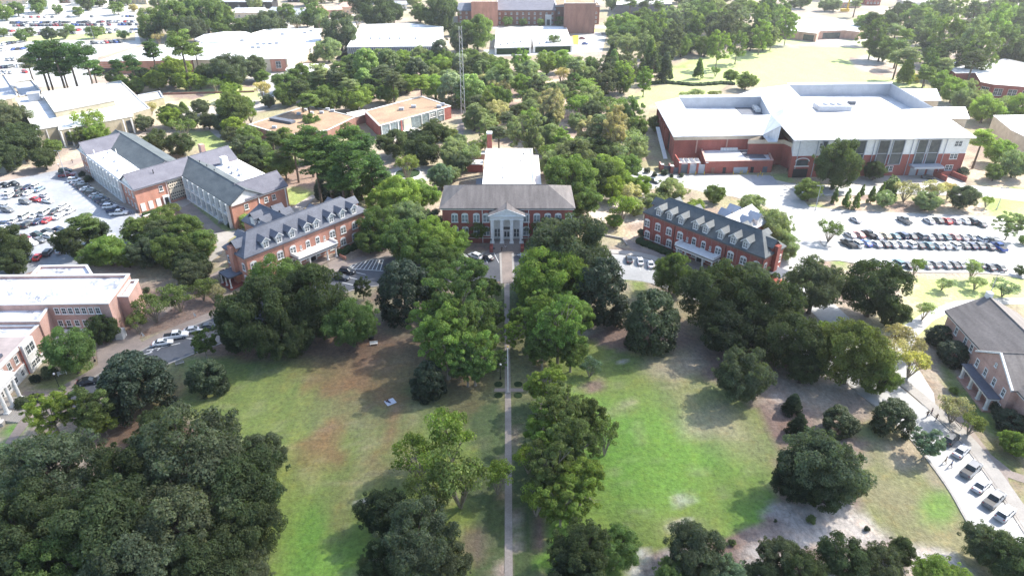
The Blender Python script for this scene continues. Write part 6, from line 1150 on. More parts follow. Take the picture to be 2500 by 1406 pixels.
# ---------------------------------------------------------------- vehicles
def car_meshes(kind):
    if kind == 'sedan': Lh, hw, st, cab, roof, zs = 2.35, .9, [(-2.35, .62, .72), (-2.2, .84, .86), (-1.3, .9, .95), (1.0, .9, .94), (1.95, .84, .80), (2.32, .64, .62)], (-1.75, 1.15), (-.95, .35), 1.44
    elif kind == 'suv': Lh, hw, st, cab, roof, zs = 2.35, .95, [(-2.35, .82, .95), (-2.25, .93, 1.08), (-1.2, .95, 1.1), (1.0, .95, 1.08), (2.0, .9, .98), (2.33, .7, .78)], (-2.2, 1.15), (-1.85, .45), 1.74
    elif kind == 'van': Lh, hw, st, cab, roof, zs = 2.55, .98, [(-2.55, .9, 1.0), (-2.45, .97, 1.1), (0, .98, 1.12), (1.5, .97, 1.1), (2.2, .9, .95), (2.5, .74, .7)], (-2.45, 1.75), (-2.3, 1.0), 1.95
    else: Lh, hw, st, cab, roof, zs = 2.85, 1.0, [(-2.85, .96, 1.05), (-2.8, 1.0, 1.1), (-1.2, 1.0, 1.12), (1.1, 1.0, 1.14), (2.3, .97, 1.08), (2.82, .85, .85)], (-.95, 1.35), (-.7, .7), 1.85
    b = MB(); rings = []
    for x, w_, zt in st: rings.append([(x, -w_*.88, .28), (x, -w_, .5), (x, -w_*.98, zt-.12), (x, -w_*.84, zt), (x, w_*.84, zt), (x, w_*.98, zt-.12), (x, w_, .5), (x, w_*.88, .28)])
    for r0, r1 in zip(rings, rings[1:]):
        for i in range(8): j = (i+1) % 8; b.face([r0[i], r0[j], r1[j], r1[i]])
    b.face(rings[0][::-1]); b.face(rings[-1])
    zb = max(s[2] for s in st)-.04; wt = hw*.74; c0, c1 = cab; r0, r1 = roof
    b.face([(r0, -wt, zs), (r1, -wt, zs), (r1, wt, zs), (r0, wt, zs)]); b.face([(r0, -wt, zs-.09), (r0, wt, zs-.09), (r1, wt, zs-.09), (r1, -wt, zs-.09)])
    for (p, q) in (((r0, -wt), (r1, -wt)), ((r1, -wt), (r1, wt)), ((r1, wt), (r0, wt)), ((r0, wt), (r0, -wt))): b.face([(*p, zs-.09), (*q, zs-.09), (*q, zs), (*p, zs)])
    wb = hw*.86
    for s in (-1, 1):
        for (xa, xb) in ((c0, r0), (c1, r1)): b.tube((xa, s*wb, zb), (xb, s*wt, zs-.05), .05, .05, 4)
        xm = (c0+c1)/2-.1; b.tube((xm, s*(wb+.005), zb), (xm, s*wt, zs-.05), .05, .05, 4)
    if kind == 'pickup':
        n = len(b.v); b2 = MB(); b2.box((-1.9, 0, 1.08), (1.7, 1.62, .12)); bed = b2.mesh("bed", M['dark'])
    body = b.mesh("body", M['carpaint'], smooth=False)
    g = MB(); k = .03; bt = [(c0, -wb+k), (c1, -wb+k), (c1, wb-k), (c0, wb-k)]; tp = [(r0, -wt+k), (r1, -wt+k), (r1, wt-k), (r0, wt-k)]
    for i in range(4): j = (i+1) % 4; g.face([(*bt[i], zb-.03), (*bt[j], zb-.03), (*tp[j], zs-.06), (*tp[i], zs-.06)])
    glass = g.mesh("window_glass", M['glass'])
    wheel = MB(); wheel.tube((0, -.12, 0), (0, .12, 0), .34, .34, 14); wheel.tube((0, .12, 0), (0, -.12, 0), .34, .34, 14); wh = wheel.mesh("wheel", M['dark']); rm = MB(); rm.tube((0, -.13, 0), (0, -.14, 0), .2, .19, 10); rm.tube((0, .13, 0), (0, .14, 0), .2, .19, 10); rim = rm.mesh("rim", M['lightgrey'])
    hl = MB(); hl.box((Lh-.12, 0, .68 if kind == 'sedan' else .82), (.12, .34, .16)); hm = hl.mesh("headlight", M['white']); tl = MB(); tl.box((-Lh+.05, 0, .75 if kind == 'sedan' else .92), (.1, .3, .2)); tm = tl.mesh("tail_light", M['tail'])
    ws = [(Lh*.62, s*(hw-.1)) for s in (-1, 1)]+[(-Lh*.6, s*(hw-.1)) for s in (-1, 1)]
    # one-mesh version for cars a few pixels long
    o = MB(); o.v = list(b.v); o.f = list(b.f); o.m = list(b.m)
    nn = len(o.v); o.v += g.v; o.f += [tuple(i+nn for i in f) for f in g.f]; o.m += [1]*len(g.f)
    for x, y in ws: o.tube((x, y-.1, .34), (x, y+.1, .34), .34, .34, 8, 2)
    far = o.mesh("car", [M['carpaint'], M['glass'], M['dark']])
    return dict(body=body, glass=glass, wheel=wh, rim=rim, hl=hm, tl=tm, ws=ws, hw=hw, far=far, bed=bed if kind == 'pickup' else None)
M['tail'] = mat("red_lens", (.45, .03, .03), (.35, .02, .02), 2, .3, .5)
CARM = {k: car_meshes(k) for k in ('sedan', 'suv', 'van', 'pickup')}
CC = {'white': (.78, .78, .77), 'silver': (.5, .51, .53), 'grey': (.16, .17, .18), 'dark grey': (.06, .065, .07), 'black': (.015, .015, .018), 'red': (.48, .03, .03), 'dark red': (.20, .02, .03), 'blue': (.04, .10, .36), 'dark blue': (.02, .035, .09), 'teal': (.06, .15, .18), 'pale blue': (.22, .32, .42), 'gold': (.42, .36, .24), 'pink': (.45, .22, .2), 'dark green': (.02, .05, .035)}
KW = {'sedan': 'car', 'suv': 'sport utility', 'van': 'van', 'pickup': 'pickup truck'}
def car(kind, px, py, hd, colr, where, group=None, parts=True, desc=None):
    g = P(px, py, .7); q = P(px+hd[0], py+hd[1], .7); ang = math.atan2(q[1]-g[1], q[0]-g[0]); m = CARM[kind]; c = (*CC[colr], 1)
    nm = {'sedan': 'parked_car', 'suv': 'sport_utility_car', 'van': 'parked_van', 'pickup': 'pickup_truck'}[kind]
    ct = {'sedan': 'car', 'suv': 'car', 'van': 'van', 'pickup': 'pickup truck'}[kind]; z = .1
    if not parts:
        o = bpy.data.objects.new(nm, m['far']); COL.objects.link(o); o.location = (g[0], g[1], z); o.rotation_euler = (0, 0, ang); o.color = c; tag(o, None, ct, group)
    else:
        o = thing(nm, None, ct, (g[0], g[1], z), ang, group); b = sub("body", m['body'], o); b.color = c; sub("window_glass", m['glass'], o)
        for x, y in m['ws']: w_ = sub("wheel", m['wheel'], o); w_.location = (x, y, .34); sub("rim", m['rim'], w_)
        for s in (-1, 1): h = sub("headlight", m['hl'], o); h.location = (0, s*m['hw']*.66, 0); h = sub("tail_light", m['tl'], o); h.location = (0, s*m['hw']*.7, 0)
        if m['bed']: sub("bed", m['bed'], o)
    REG.append([o, desc or f"{colr} {KW[kind]}", where, px, 1]); return o
def cars(where, hd, rows, group, parts=True):
    for k, x, y, c in rows: car({'s': 'sedan', 'u': 'suv', 'v': 'van', 'p': 'pickup'}[k], x, y, hd, c, where, group, parts)
LG = "cars parked in the left car park"
def z6(x, y): return x/5.409, 400+y/5.409
def zr(rows): return [(k, *z6(x, y), c) for k, x, y, c in rows]
cars("in the left car park's far row", (28, 4), zr([('s', 60, 280, 'black'), ('s', 185, 262, 'black'), ('s', -60, 300, 'grey')]), LG)
cars("in the left car park's second row, back rank", (18, -9), zr([('s', 255, 325, 'dark grey'), ('s', 375, 305, 'dark blue'), ('u', 490, 292, 'white'), ('s', 525, 330, 'pale blue')]), LG)
cars("in the left car park's second row, front rank", (18, -9), zr([('s', 115, 372, 'white'), ('u', 145, 415, 'white'), ('s', 262, 392, 'dark grey'), ('s', 380, 378, 'white')]), LG)
cars("in the left car park's third row", (28, 5), zr([('s', 590, 420, 'white'), ('s', 470, 470, 'red'), ('s', 628, 488, 'white'), ('u', 335, 502, 'grey'), ('s', 70, 555, 'white'), ('u', 100, 608, 'grey')]), LG)
cars("in the left car park's fourth row, back rank", (18, -11), zr([('s', 195, 745, 'silver'), ('v', 335, 690, 'white'), ('s', 465, 672, 'white'), ('v', 605, 640, 'white'), ('s', 725, 625, 'dark grey'), ('u', 850, 560, 'white'), ('s', 925, 615, 'white'), ('s', 800, 590, 'silver')]), LG)
cars("in the left car park's fourth row, front rank", (18, -11), zr([('s', 80, 785, 'dark blue'), ('s', 0, 790, 'dark blue'), ('s', 150, 835, 'dark grey'), ('s', 250, 822, 'dark grey'), ('u', 370, 800, 'black'), ('s', 510, 755, 'dark blue'), ('s', 632, 738, 'red'), ('s', 775, 688, 'white'), ('s', 40, 845, 'silver')]), LG)
cars("in the left car park's fifth row, back rank", (28, 5), zr([('s', 320, 970, 'dark red'), ('s', 490, 930, 'dark green'), ('s', 630, 890, 'dark grey'), ('s', 780, 865, 'dark blue')]), LG)
cars("in the left car park's fifth row, front rank", (28, 5), zr([('s', 255, 1090, 'black'), ('p', 385, 1040, 'white'), ('s', 512, 1005, 'grey'), ('u', 662, 965, 'white'), ('s', 785, 925, 'dark grey')]), LG)
cars("in the left car park's nearest row", (14, -14), zr([('s', 385, 1245, 'dark blue'), ('s', 505, 1225, 'red'), ('u', 640, 1170, 'dark grey'), ('s', 800, 1140, 'silver'), ('s', 1110, 1080, 'silver'), ('s', 1345, 1000, 'white'), ('s', 1450, 965, 'white'), ('s', 220, 1330, 'white'), ('s', 65, 1360, 'silver')]), LG)
cols_ = ['white', 'silver', 'grey', 'dark grey', 'white', 'dark green', 'dark grey', 'silver', 'teal', 'dark blue', 'dark grey', 'dark blue']
cars("in the rank along the gabled hall", (28, -2), zr([('u', 862, 92, 'dark green'), ('p', 882, 148, 'dark red')]+[('s' if i % 3 else 'u', 985+i*40, 215+i*29, cols_[i]) for i in range(12)]+[('u', 1450, 565, 'white'), ('p', 1525, 610, 'dark blue'), ('p', 1570, 650, 'white')]), "cars along the gabled hall")
RGp = "cars parked in the right car park"
def z5(rows, y): return [(k, 1875+x/2.992, 400+(y+dy)/2.992, c) for k, x, dy, c in rows]
HR = (-22, -13)
cars("in the right car park's far row", HR, z5([('s', 640, 0, 'silver'), ('p', 995, 5, 'grey'), ('s', 1175, 8, 'silver'), ('s', 1243, 3, 'dark grey'), ('s', 1303, 8, 'red'), ('s', 1367, 8, 'silver'), ('s', 1435, 8, 'white'), ('u', 1487, 10, 'dark grey'), ('s', 1557, 30, 'grey')], 407), RGp)
cars("in the right car park's middle row, back rank", HR, z5([('s', 600, -5, 'silver'), ('s', 665, -8, 'pink'), ('p', 735, -10, 'black'), ('s', 795, 5, 'silver'), ('s', 857, 0, 'gold'), ('s', 925, 5, 'teal'), ('u', 980, 0, 'dark blue'), ('s', 1045, 5, 'dark grey'), ('u', 1112, 3, 'grey'), ('s', 1172, 10, 'silver'), ('s', 1232, 5, 'grey'), ('s', 1295, 10, 'teal'), ('s', 1360, 8, 'pink'), ('s', 1420, 12, 'silver'), ('s', 1482, 8, 'silver'), ('u', 1550, 25, 'white'), ('s', 1612, 30, 'grey')], 523), RGp)
cars("in the right car park's middle row, front rank", HR, z5([('p', 585, -5, 'dark grey'), ('u', 648, 0, 'white'), ('s', 715, -5, 'blue'), ('s', 788, 0, 'silver'), ('s', 848, 0, 'dark grey'), ('s', 905, 2, 'silver'), ('s', 970, 0, 'silver'), ('u', 1035, 4, 'white'), ('s', 1100, 8, 'dark grey'), ('s', 1168, 10, 'teal'), ('s', 1238, 12, 'silver'), ('s', 1292, 12, 'white'), ('u', 1357, 12, 'white'), ('s', 1428, 10, 'grey'), ('s', 1485, 12, 'dark blue'), ('s', 1540, 10, 'grey'), ('s', 1612, 18, 'grey'), ('p', 1685, 22, 'blue')], 583), RGp)
cars("in the right car park's near row", HR, z5([('s', 818, -5, 'silver'), ('s', 885, 0, 'silver'), ('u', 945, 0, 'teal'), ('s', 1012, 10, 'dark grey'), ('s', 1150, 10, 'silver'), ('s', 1215, 5, 'grey'), ('s', 1290, 8, 'silver'), ('s', 1352, 8, 'dark grey'), ('s', 1400, 5, 'silver'), ('s', 1452, 8, 'silver'), ('s', 1545, 8, 'grey'), ('s', 1612, 25, 'dark grey'), ('s', 1690, 28, 'grey')], 725), RGp)
cars("on the road at bottom right", (39, -36), [('u', 2322, 1070, 'dark grey'), ('s', 2348, 1100, 'silver'), ('p', 2372, 1145, 'grey'), ('s', 2397, 1184, 'silver'), ('p', 2428, 1218, 'grey'), ('u', 2455, 1252, 'silver')], "vehicles parked at bottom right")
cars("by the striped bay on the left bend", (28, -4), [('s', 397, 836, 'white'), ('p', 430, 819, 'white'), ('s', 471, 805, 'silver'), ('s', 508, 797, 'dark grey'), ('s', 215, 930, 'black')], "cars on the left bend of the circle")
cars("before the orange-red dormered hall", (28, 3), [('u', 848, 662, 'black'), ('s', 834, 677, 'dark grey')], "cars before the orange-red hall")
cars("before the columned hall", (-28, -11), [('s', 1127, 626, 'white'), ('u', 1160, 625, 'white'), ('s', 1189, 627, 'dark grey'), ('s', 1282, 626, 'silver'), ('s', 1065, 655, 'white')], "cars before the columned hall")
cars("before the deep red dormered hall", (-5, -22), [('s', 1536, 632, 'dark grey'), ('s', 1563, 637, 'white'), ('s', 1588, 644, 'white')], "cars before the deep red hall")
cars("left of the clipped ball shrubs", (22, 10), [('s', 1555, 421, 'white'), ('s', 1598, 441, 'dark green')], None)
cars("at the loading bay of the long brick wing", (20, 8), [('v', 273, 190, 'white')], None)
cars("on the white yard beside the yellow patch", (28, 1), [('s', 1421, 94, 'dark red'), ('s', 1428, 107, 'blue')], None)
cars("at the roadside in the far wood", (20, 2), [('s', 1475, 83, 'grey'), ('s', 1495, 146, 'dark grey'), ('s', 2280, 1080, 'silver')][:2], None)
cars("by the big hall's entrance", (24, 3), [('s', 2266, 433, 'dark grey')], None)
rc = random.Random(4); allc = ['white', 'white', 'silver', 'silver', 'grey', 'dark grey', 'black', 'dark blue', 'red', 'blue', 'dark red', 'dark grey']
WH = ["farthest row of the top-left car park", "second row of the top-left car park", "third row of the top-left car park", "fourth row of the top-left car park", "row behind the grass strip, top left", "row just before the grass strip, top left", "row behind the tall pines, top left", "nearest row of the top-left car park"]
for i, (y0, y1, x0, x1, st, pr) in enumerate(((42, 40, 60, 330, 7.5, .35), (56, 53, 30, 335, 7.5, .8), (63, 60, 35, 335, 8, .85), (76, 72, 20, 335, 8.5, .75), (85, 79, 20, 330, 9, .6), (110, 100, 0, 60, 10, .9), (106, 102, 215, 300, 10, .85), (123, 118, 0, 60, 11, .9), (146, 142, 20, 120, 11, .6), (165, 160, 0, 60, 12, .7), (178, 175, 0, 70, 12, .9))):
    x = x0
    while x < x1:
        if rc.random() < pr: car(rc.choice(['sedan', 'sedan', 'suv', 'van']) if i else 'sedan', x, y0+(y1-y0)*(x-x0)/(x1-x0), (22, -5 if i % 2 else 5), rc.choice(allc), "in the "+(WH[i] if i < 5 else [WH[5], WH[5], WH[6], WH[6], WH[7], WH[7]][i-5]), "cars in the top-left car park", False)
        x += st*rc.uniform(.9, 1.25)
# ---------------------------------------------------------------- street furniture and small things
def lamp(px, py, h, lab, group=None, arm=False):
    g = P(px, py); t = thing("light_pole" if h > 6 else "street_lamp", lab, "lamp", g, group=group); b = MB(); b.tube((g[0], g[1], 0), (g[0], g[1], h), .13 if h > 6 else .07, .07 if h > 6 else .05, 8); b.tube((g[0], g[1], 0), (g[0], g[1], .5), .25, .2, 8); b.build("pole", M['lightgrey' if h > 6 else 'dark'], t)
    b = MB()
    if h > 6: b.box((g[0]-.9, g[1], h), (1.0, .4, .18)); b.box((g[0]+.9, g[1], h), (1.0, .4, .18)); b.tube((g[0]-.9, g[1], h), (g[0]+.9, g[1], h), .05, .05, 5)
    else: b.ball((g[0], g[1], h+.2), (.24, .24, .28), 10, 6)
    b.build("lamp_head", M['greydark' if h > 6 else 'white'], t)
lamp(163, 437, 11, "tall grey light pole at the far end of the left car park"); lamp(1990, 514, 9, "tall light pole on the grass island right of the white forecourt"); lamp(2413, 728, 8, "light pole behind the grey-roofed residence")
lamp(231, 102, 12, "tall light pole on the grass strip, top left"); lamp(2433, 512, 8, "light pole at the right end of the right car park")
for px, py, lab in ((1222, 925, "white globe lamp on black post left of the avenue flagpole"), (146, 948, "globe lamp on the grass before the stained-roof hall"), (1203, 562, "globe lamp at the left edge of the columned porch"), (58, 668, "white globe lamp beside the left car park's near end"), (2072, 512, "left globe lamp on the edge of the planted bank"), (2084, 514, "right globe lamp on the edge of the planted bank"), (232, 882, "globe lamp by the path right of the round bright green tree"), (33, 425, "globe lamp on the verge at far left"), (698, 255+290, "globe lamp beside the path right of the gabled hall"), (2108, 905, "globe lamp by the road under the olive oak"), (150, 425, "globe lamp at the car park's upper verge")):
    lamp(px, py, 3.8, lab)
# lattice mast
def mast():
    g = P(1131, 280); t = thing("lattice_mast", "tall thin steel lattice mast standing among the trees, upper centre", "mast", g); H = 41; b = MB(); cs = [(-1, -1), (1, -1), (1, 1), (-1, 1)]
    def w_(z): return .95-.35*z/H
    for i, (a, c) in enumerate(cs): b.tube((g[0]+a*w_(0), g[1]+c*w_(0), 0), (g[0]+a*w_(H), g[1]+c*w_(H), H), .06, .05, 5)
    b.build("leg_frame", M['white'], t); b = MB(); n = 14
    for k in range(n):
        z0, z1 = H*k/n, H*(k+1)/n
        for i in range(4):
            a, c = cs[i], cs[(i+1) % 4]; b.tube((g[0]+a[0]*w_(z0), g[1]+a[1]*w_(z0), z0), (g[0]+c[0]*w_(z1), g[1]+c[1]*w_(z1), z1), .022, .022, 4); b.tube((g[0]+c[0]*w_(z0), g[1]+c[1]*w_(z0), z0), (g[0]+a[0]*w_(z1), g[1]+a[1]*w_(z1), z1), .022, .022, 4)
    b.build("bracing", M['white'], t)
    g = P(1095, 250); o = thing("radio_pole", "slender pale pole left of the lattice mast", "pole", g); b = MB(); b.tube(g, (g[0], g[1], 16), .16, .08, 6); b.build("pole", M['lightgrey'], o)
mast()
def flag():
    g = P(1240, 958); t = thing("flagpole", "tall white flagpole beside the avenue path", "flagpole", g); b = MB(); b.tube(g, (g[0], g[1], 12), .12, .06, 8); b.build("pole", M['white'], t); b = MB(); b.ball((g[0], g[1], 12.1), (.16, .16, .16), 8, 6); b.build("finial", M['yellow'], t); b = MB(); b.box((g[0], g[1], .15), (1, 1, .3)); b.build("base", M['conc'], t)
flag()
# yellow crane boom far away
g = P(2067, 30); t = thing("crane", "yellow crane boom at the top edge, right of the pavilion", "crane", g); b = MB(); b.tube((g[0], g[1], 2), (g[0]+1, g[1], 34), .9, .7, 4); b.build("boom", M['yellow'], t); b = MB(); b.box((g[0]-2, g[1], 1.6), (7, 3, 2.2)); b.build("cab", M['yellow'], t)
# sail-like small white markers on the straw bank
for px, py, lab in ((349, 824, "small white pennant on the straw bank nearer the left path"), (475, 775, "small white pennant on the straw bank by the big dark oak")):
    g = P(px, py); t = thing("pennant", lab, "pennant", g); b = MB(); b.tube(g, (g[0], g[1], 1.5), .03, .03, 5); b.build("stake", M['white'], t); b = MB(); b.slab([(g[0], g[1], .5), (g[0]+.7, g[1], .45), (g[0], g[1]+.1, 1.5)], .03); b.build("cloth", M['white'], t)
for px, py, w_, lab, m in ((440, 546, 3.2, "pale picnic table on the lawn left of the orange-red hall", 'white'), (543, 546, 2.4, "grey concrete slab bench at the gabled hall's near corner", 'conc')):
    g = P(px, py); t = thing("picnic_table", lab, "table", g); b = MB(); b.box((g[0], g[1], .75), (w_, .9, .08)); b.build("table_top", M[m], t)
    for s in (-1, 1): b = MB(); b.box((g[0], g[1]+s*.8, .45), (w_, .3, .07)); b.build("seat", M[m], t); b = MB(); b.box((g[0]+s*w_*.35, g[1], .37), (.12, 1.4, .7)); b.build("leg", M[m], t)
def bench(px, py, ang, lab, m='conc'):
    g = P(px, py); t = thing("bench", lab, "bench", g, ang); ORG[t] = Vector((0, 0, 0))
    for n, c, d in (("seat", (0, 0, .45), (1.9, .5, .08)), ("backrest", (0, .26, .75), (1.9, .06, .4)), ("leg", (-.8, 0, .21), (.1, .45, .42)), ("leg", (.8, 0, .21), (.1, .45, .42))): b = MB(); b.box(c, d); b.build(n, M[m], t)
bench(153, 915, .6, "white bench under the round bright green tree at left", 'white'); bench(913, 842, .2, "small white bench at the top of the left lawn", 'white'); bench(440, 890, .5, "pale bench beside the left bend of the road")
for px, py, lab in ((1206, 612, "dark litter bin left of the columned hall's steps"), (903, 829, "left dark bin under the trees at the left lawn's top"), (909, 828, "right dark bin under the trees at the left lawn's top"), (1286, 610, "green litter bin right of the columned hall's steps")):
    g = P(px, py); t = thing("litter_bin", lab, "bin", g); b = MB(); b.tube(g, (g[0], g[1], .95), .33, .36, 12); b.build("bin_body", M['dark'], t); b = MB(); b.tube((g[0], g[1], .95), (g[0], g[1], 1.1), .38, .2, 12); b.build("lid", M['greydark'], t)
# railings and low walls
def railing(pts, lab, m='white', h=1.0, name="railing", cat="railing"):
    w_ = [P(x, y) for x, y in pts]; t = thing(name, lab, cat, w_[0]); b = MB(); c = MB()
    for p, q in zip(w_, w_[1:]):
        for z in (h, h*.5): b.tube((p[0], p[1], z), (q[0], q[1], z), .05, .05, 5)
        n = max(1, int(math.dist(p, q)/2))
        for k in range(n+1): x = p[0]+(q[0]-p[0])*k/n; y = p[1]+(q[1]-p[1])*k/n; c.tube((x, y, 0), (x, y, h), .05, .05, 5)
    b.build("rail", M[m], t); c.build("post", M[m], t)
railing([(1405, 535), (1432, 556)], "dark steps railing right of the columned hall", 'dark'); railing([(2310, 1010), (2345, 1050)], "rail along the pavement by the grey-roofed residence", 'dark')
def lowwall(pts, lab, m, h=.6):
    w_ = [P(x, y) for x, y in pts]; b = MB()
    for p, q in zip(w_, w_[1:]): b.box(((p[0]+q[0])/2, (p[1]+q[1])/2, h/2), (math.dist(p, q)+.4, .4, h), math.atan2(q[1]-p[1], q[0]-p[0]))
    t = thing("low_wall", lab, "wall", w_[0]); b.build("wall", M[m], t)
lowwall([(1455, 572), (1520, 585), (1530, 600)], "low pale wall on the bank left of the deep red hall", 'conc'); lowwall([(1150, 268), (1240, 262), (1262, 275)], "curved low garden wall above the white-roofed wing", 'conc'); lowwall([(400, 232), (620, 226)], "long low brick wall below the white-roofed centre", 'brick4', 1.0)
# ---------------------------------------------------------------- people
def skinned(name, pts, edges, m, par):
    me = bpy.data.meshes.new(name); me.from_pydata([p[:3] for p in pts], edges, []); me.materials.append(m); o = sub(name, me, par)
    md = o.modifiers.new("skin", 'SKIN'); md.use_smooth_shade = True; me.skin_vertices.new() if not me.skin_vertices else None
    for v, p in zip(me.skin_vertices[0].data, pts): v.radius = (p[3], p[3]*.85)
    me.skin_vertices[0].data[0].use_root = True; s = o.modifiers.new("sub", 'SUBSURF'); s.levels = 1; s.render_levels = 2; return o
M['skin'] = mat("skin", (.42, .25, .17), (.36, .2, .14), 3, .6, .3); M['hair'] = mat("dark_hair", (.03, .02, .015), (.02, .015, .01), 3, .7, .3)
for n, c in (('navy', (.03, .04, .09)), ('blackcloth', (.02, .02, .022)), ('whitecloth', (.75, .75, .75)), ('bluecloth', (.12, .25, .5)), ('denim', (.08, .12, .22)), ('redcloth', (.4, .06, .06)), ('khaki', (.35, .28, .18)), ('plaid', (.6, .62, .68))): M[n] = mat(n, c, tuple(x*.8 for x in c), 6, .9, .1)
def person(px, py, top, bot, lab, ang=0, arms=.25, stride=.16, lying=False, z=0, group=None):
    g = P(px, py, z); t = thing("person", lab, "person", g, ang, group)
    if lying: t.rotation_euler = (math.pi/2*-1, 0, ang); t.location = (g[0], g[1], z+.16)
    a = arms; s = stride
    B = [(0, 0, .95, .13), (0, 0, 1.12, .125), (0, 0, 1.35, .15), (0, 0, 1.5, .06), (0, .01, 1.62, .10), (0, .01, 1.72, .085), (.2, 0, 1.42, .055), (.22+a, .03, 1.14, .04), (.2+a*1.3, .1, .9, .028), (.2+a*1.35, .14, .82, .03), (-.2, 0, 1.42, .055), (-.22-a, -.03, 1.14, .04), (-.2-a*1.3, .05, .9, .028), (-.2-a*1.35, .1, .82, .03), (.1, 0, .88, .085), (.11, s*.6, .48, .06), (.11, s*.9, .08, .045), (.12, s*.9+.14, .04, .035), (-.1, 0, .88, .085), (-.11, -s*.5, .48, .06), (-.11, -s, .08, .045), (-.12, -s+.14, .04, .035)]
    E = [(0, 1), (1, 2), (2, 3), (3, 4), (4, 5), (2, 6), (6, 7), (7, 8), (8, 9), (2, 10), (10, 11), (11, 12), (12, 13), (0, 14), (14, 15), (15, 16), (16, 17), (0, 18), (18, 19), (19, 20), (20, 21)]
    skinned("body", B, E, M['skin'], t)
    f = 1.25; T = [(0, 0, .98, .15), (0, 0, 1.15, .15), (0, 0, 1.36, .175), (.21, 0, 1.42, .075), (.22+a*.8, .02, 1.2, .06), (-.21, 0, 1.42, .075), (-.22-a*.8, -.02, 1.2, .06)]
    skinned("shirt", T, [(0, 1), (1, 2), (2, 3), (3, 4), (2, 5), (5, 6)], M[top], t)
    L = [(0, 0, .96, .155), (.1, 0, .86, .105), (.11, s*.6, .48, .08), (.11, s*.88, .14, .065), (-.1, 0, .86, .105), (-.11, -s*.5, .48, .08), (-.11, -s*.97, .14, .065)]
    skinned("trousers", L, [(0, 1), (1, 2), (2, 3), (0, 4), (4, 5), (5, 6)], M[bot], t)
    b = MB(); b.ball((0, -.015, 1.73), (.1, .115, .1), 12, 8); h = b.mesh("hair", M['hair'], smooth=True); sub("hair", h, t)
    b = MB(); [b.ball((k*.035, .105, 1.655), (.014, .012, .012), 6, 4) for k in (-1, 1)]; b.ball((0, .12, 1.62), (.014, .02, .02), 6, 4); sub("face", b.mesh("face", M['hair']), t)
person(1225, 615, 'blackcloth', 'blackcloth', "person in black walking at the foot of the columned hall's steps", .3, .12, .25); person(1234.5, 611, 'whitecloth', 'navy', "person in a white top at the foot of the columned hall's steps", 3.1)
person(178, 399, 'blackcloth', 'navy', "person in dark clothes with arms out on the far-left road", 1.2, .5, .25); person(2320, 1140, 'bluecloth', 'denim', "person in light blue top walking near the grey-roofed residence", .8, .2, .3); person(2306, 1131, 'khaki', 'khaki', "person in tan clothes walking ahead of the one in blue", .8, .2, .3)
for x, y, c, l in ((460, 318, 'redcloth', "leftmost of four people on the sunny court, red top"), (468, 316, 'whitecloth', "second of four people on the sunny court, white top"), (474, 319, 'navy', "third of four people on the sunny court, navy top"), (484, 315, 'blackcloth', "rightmost of four people on the sunny court, black top")): person(x, y, c, 'navy', l, x)
for x, y, c, l in ((2272, 1012, 'navy', "left dark-clothed person in the road by the white colonnade porch"), (2262, 1018, 'blackcloth', "person in black crossing the bright road at right"), (2284, 1026, 'khaki', "person at the kerb above the parked vehicles at bottom right"), (163, 998, 'blackcloth', "person in black at the path's lamp, lower left")): person(x, y, c, 'navy', l, x)
g = P(953, 981); o = MB(); o.box((g[0], g[1], .03), (2.1, 1.9, .05), .6); q = o.build("picnic_blanket", M['plaid'], org=g); tag(q, "pale blanket spread on the left lawn", "blanket")
person(955, 985, 'blackcloth', 'navy', "person in dark clothes lying on the pale blanket", .9, .15, .1, True)
# small litter of leaves, a bike rack and kerb stones
g = P(308, 525); t = thing("bicycle_rack", "row of dark bicycles beside the end of the gabled hall's car rank", "bicycle rack", g); 
for k in range(4):
    b = MB(); x = g[0]+k*.9
    for s in (-.5, .5):
        for i in range(10): a0 = i*.628; a1 = a0+.628; b.tube((x+.3*0, g[1]+s+.32*math.cos(a0), .33+.32*math.sin(a0)), (x, g[1]+s+.32*math.cos(a1), .33+.32*math.sin(a1)), .03, .03, 4)
    b.tube((x, g[1]-.5, .33), (x, g[1]-.1, .8), .03, .03, 4); b.tube((x, g[1]-.1, .8), (x, g[1]+.4, .85), .03, .03, 4); b.tube((x, g[1]+.5, .33), (x, g[1]+.4, .95), .03, .03, 4); b.tube((x-.25, g[1]+.4, .95), (x+.25, g[1]+.4, .95), .03, .03, 4); b.build("bicycle", M['dark'], t)
# ---------------------------------------------------------------- air
def haze():
    b = MB(); x0, x1, y0, y1, z0, z1 = -2100, 2100, -400, 2600, -2, 100
    b.box(((x0+x1)/2, (y0+y1)/2, (z0+z1)/2), (x1-x0, y1-y0, z1-z0)); m = bpy.data.materials.new("air"); m.use_nodes = True; n = m.node_tree; n.nodes.clear()
    v = n.nodes.new("ShaderNodeVolumePrincipled"); v.inputs['Color'].default_value = (.93, .96, 1, 1); v.inputs['Density'].default_value = HAZE; v.inputs['Anisotropy'].default_value = .55
    o_ = n.nodes.new("ShaderNodeOutputMaterial"); n.links.new(v.outputs[0], o_.inputs['Volume']); o = b.build("haze", m); o["kind"] = "stuff"
HAZE = 0.00014
haze()

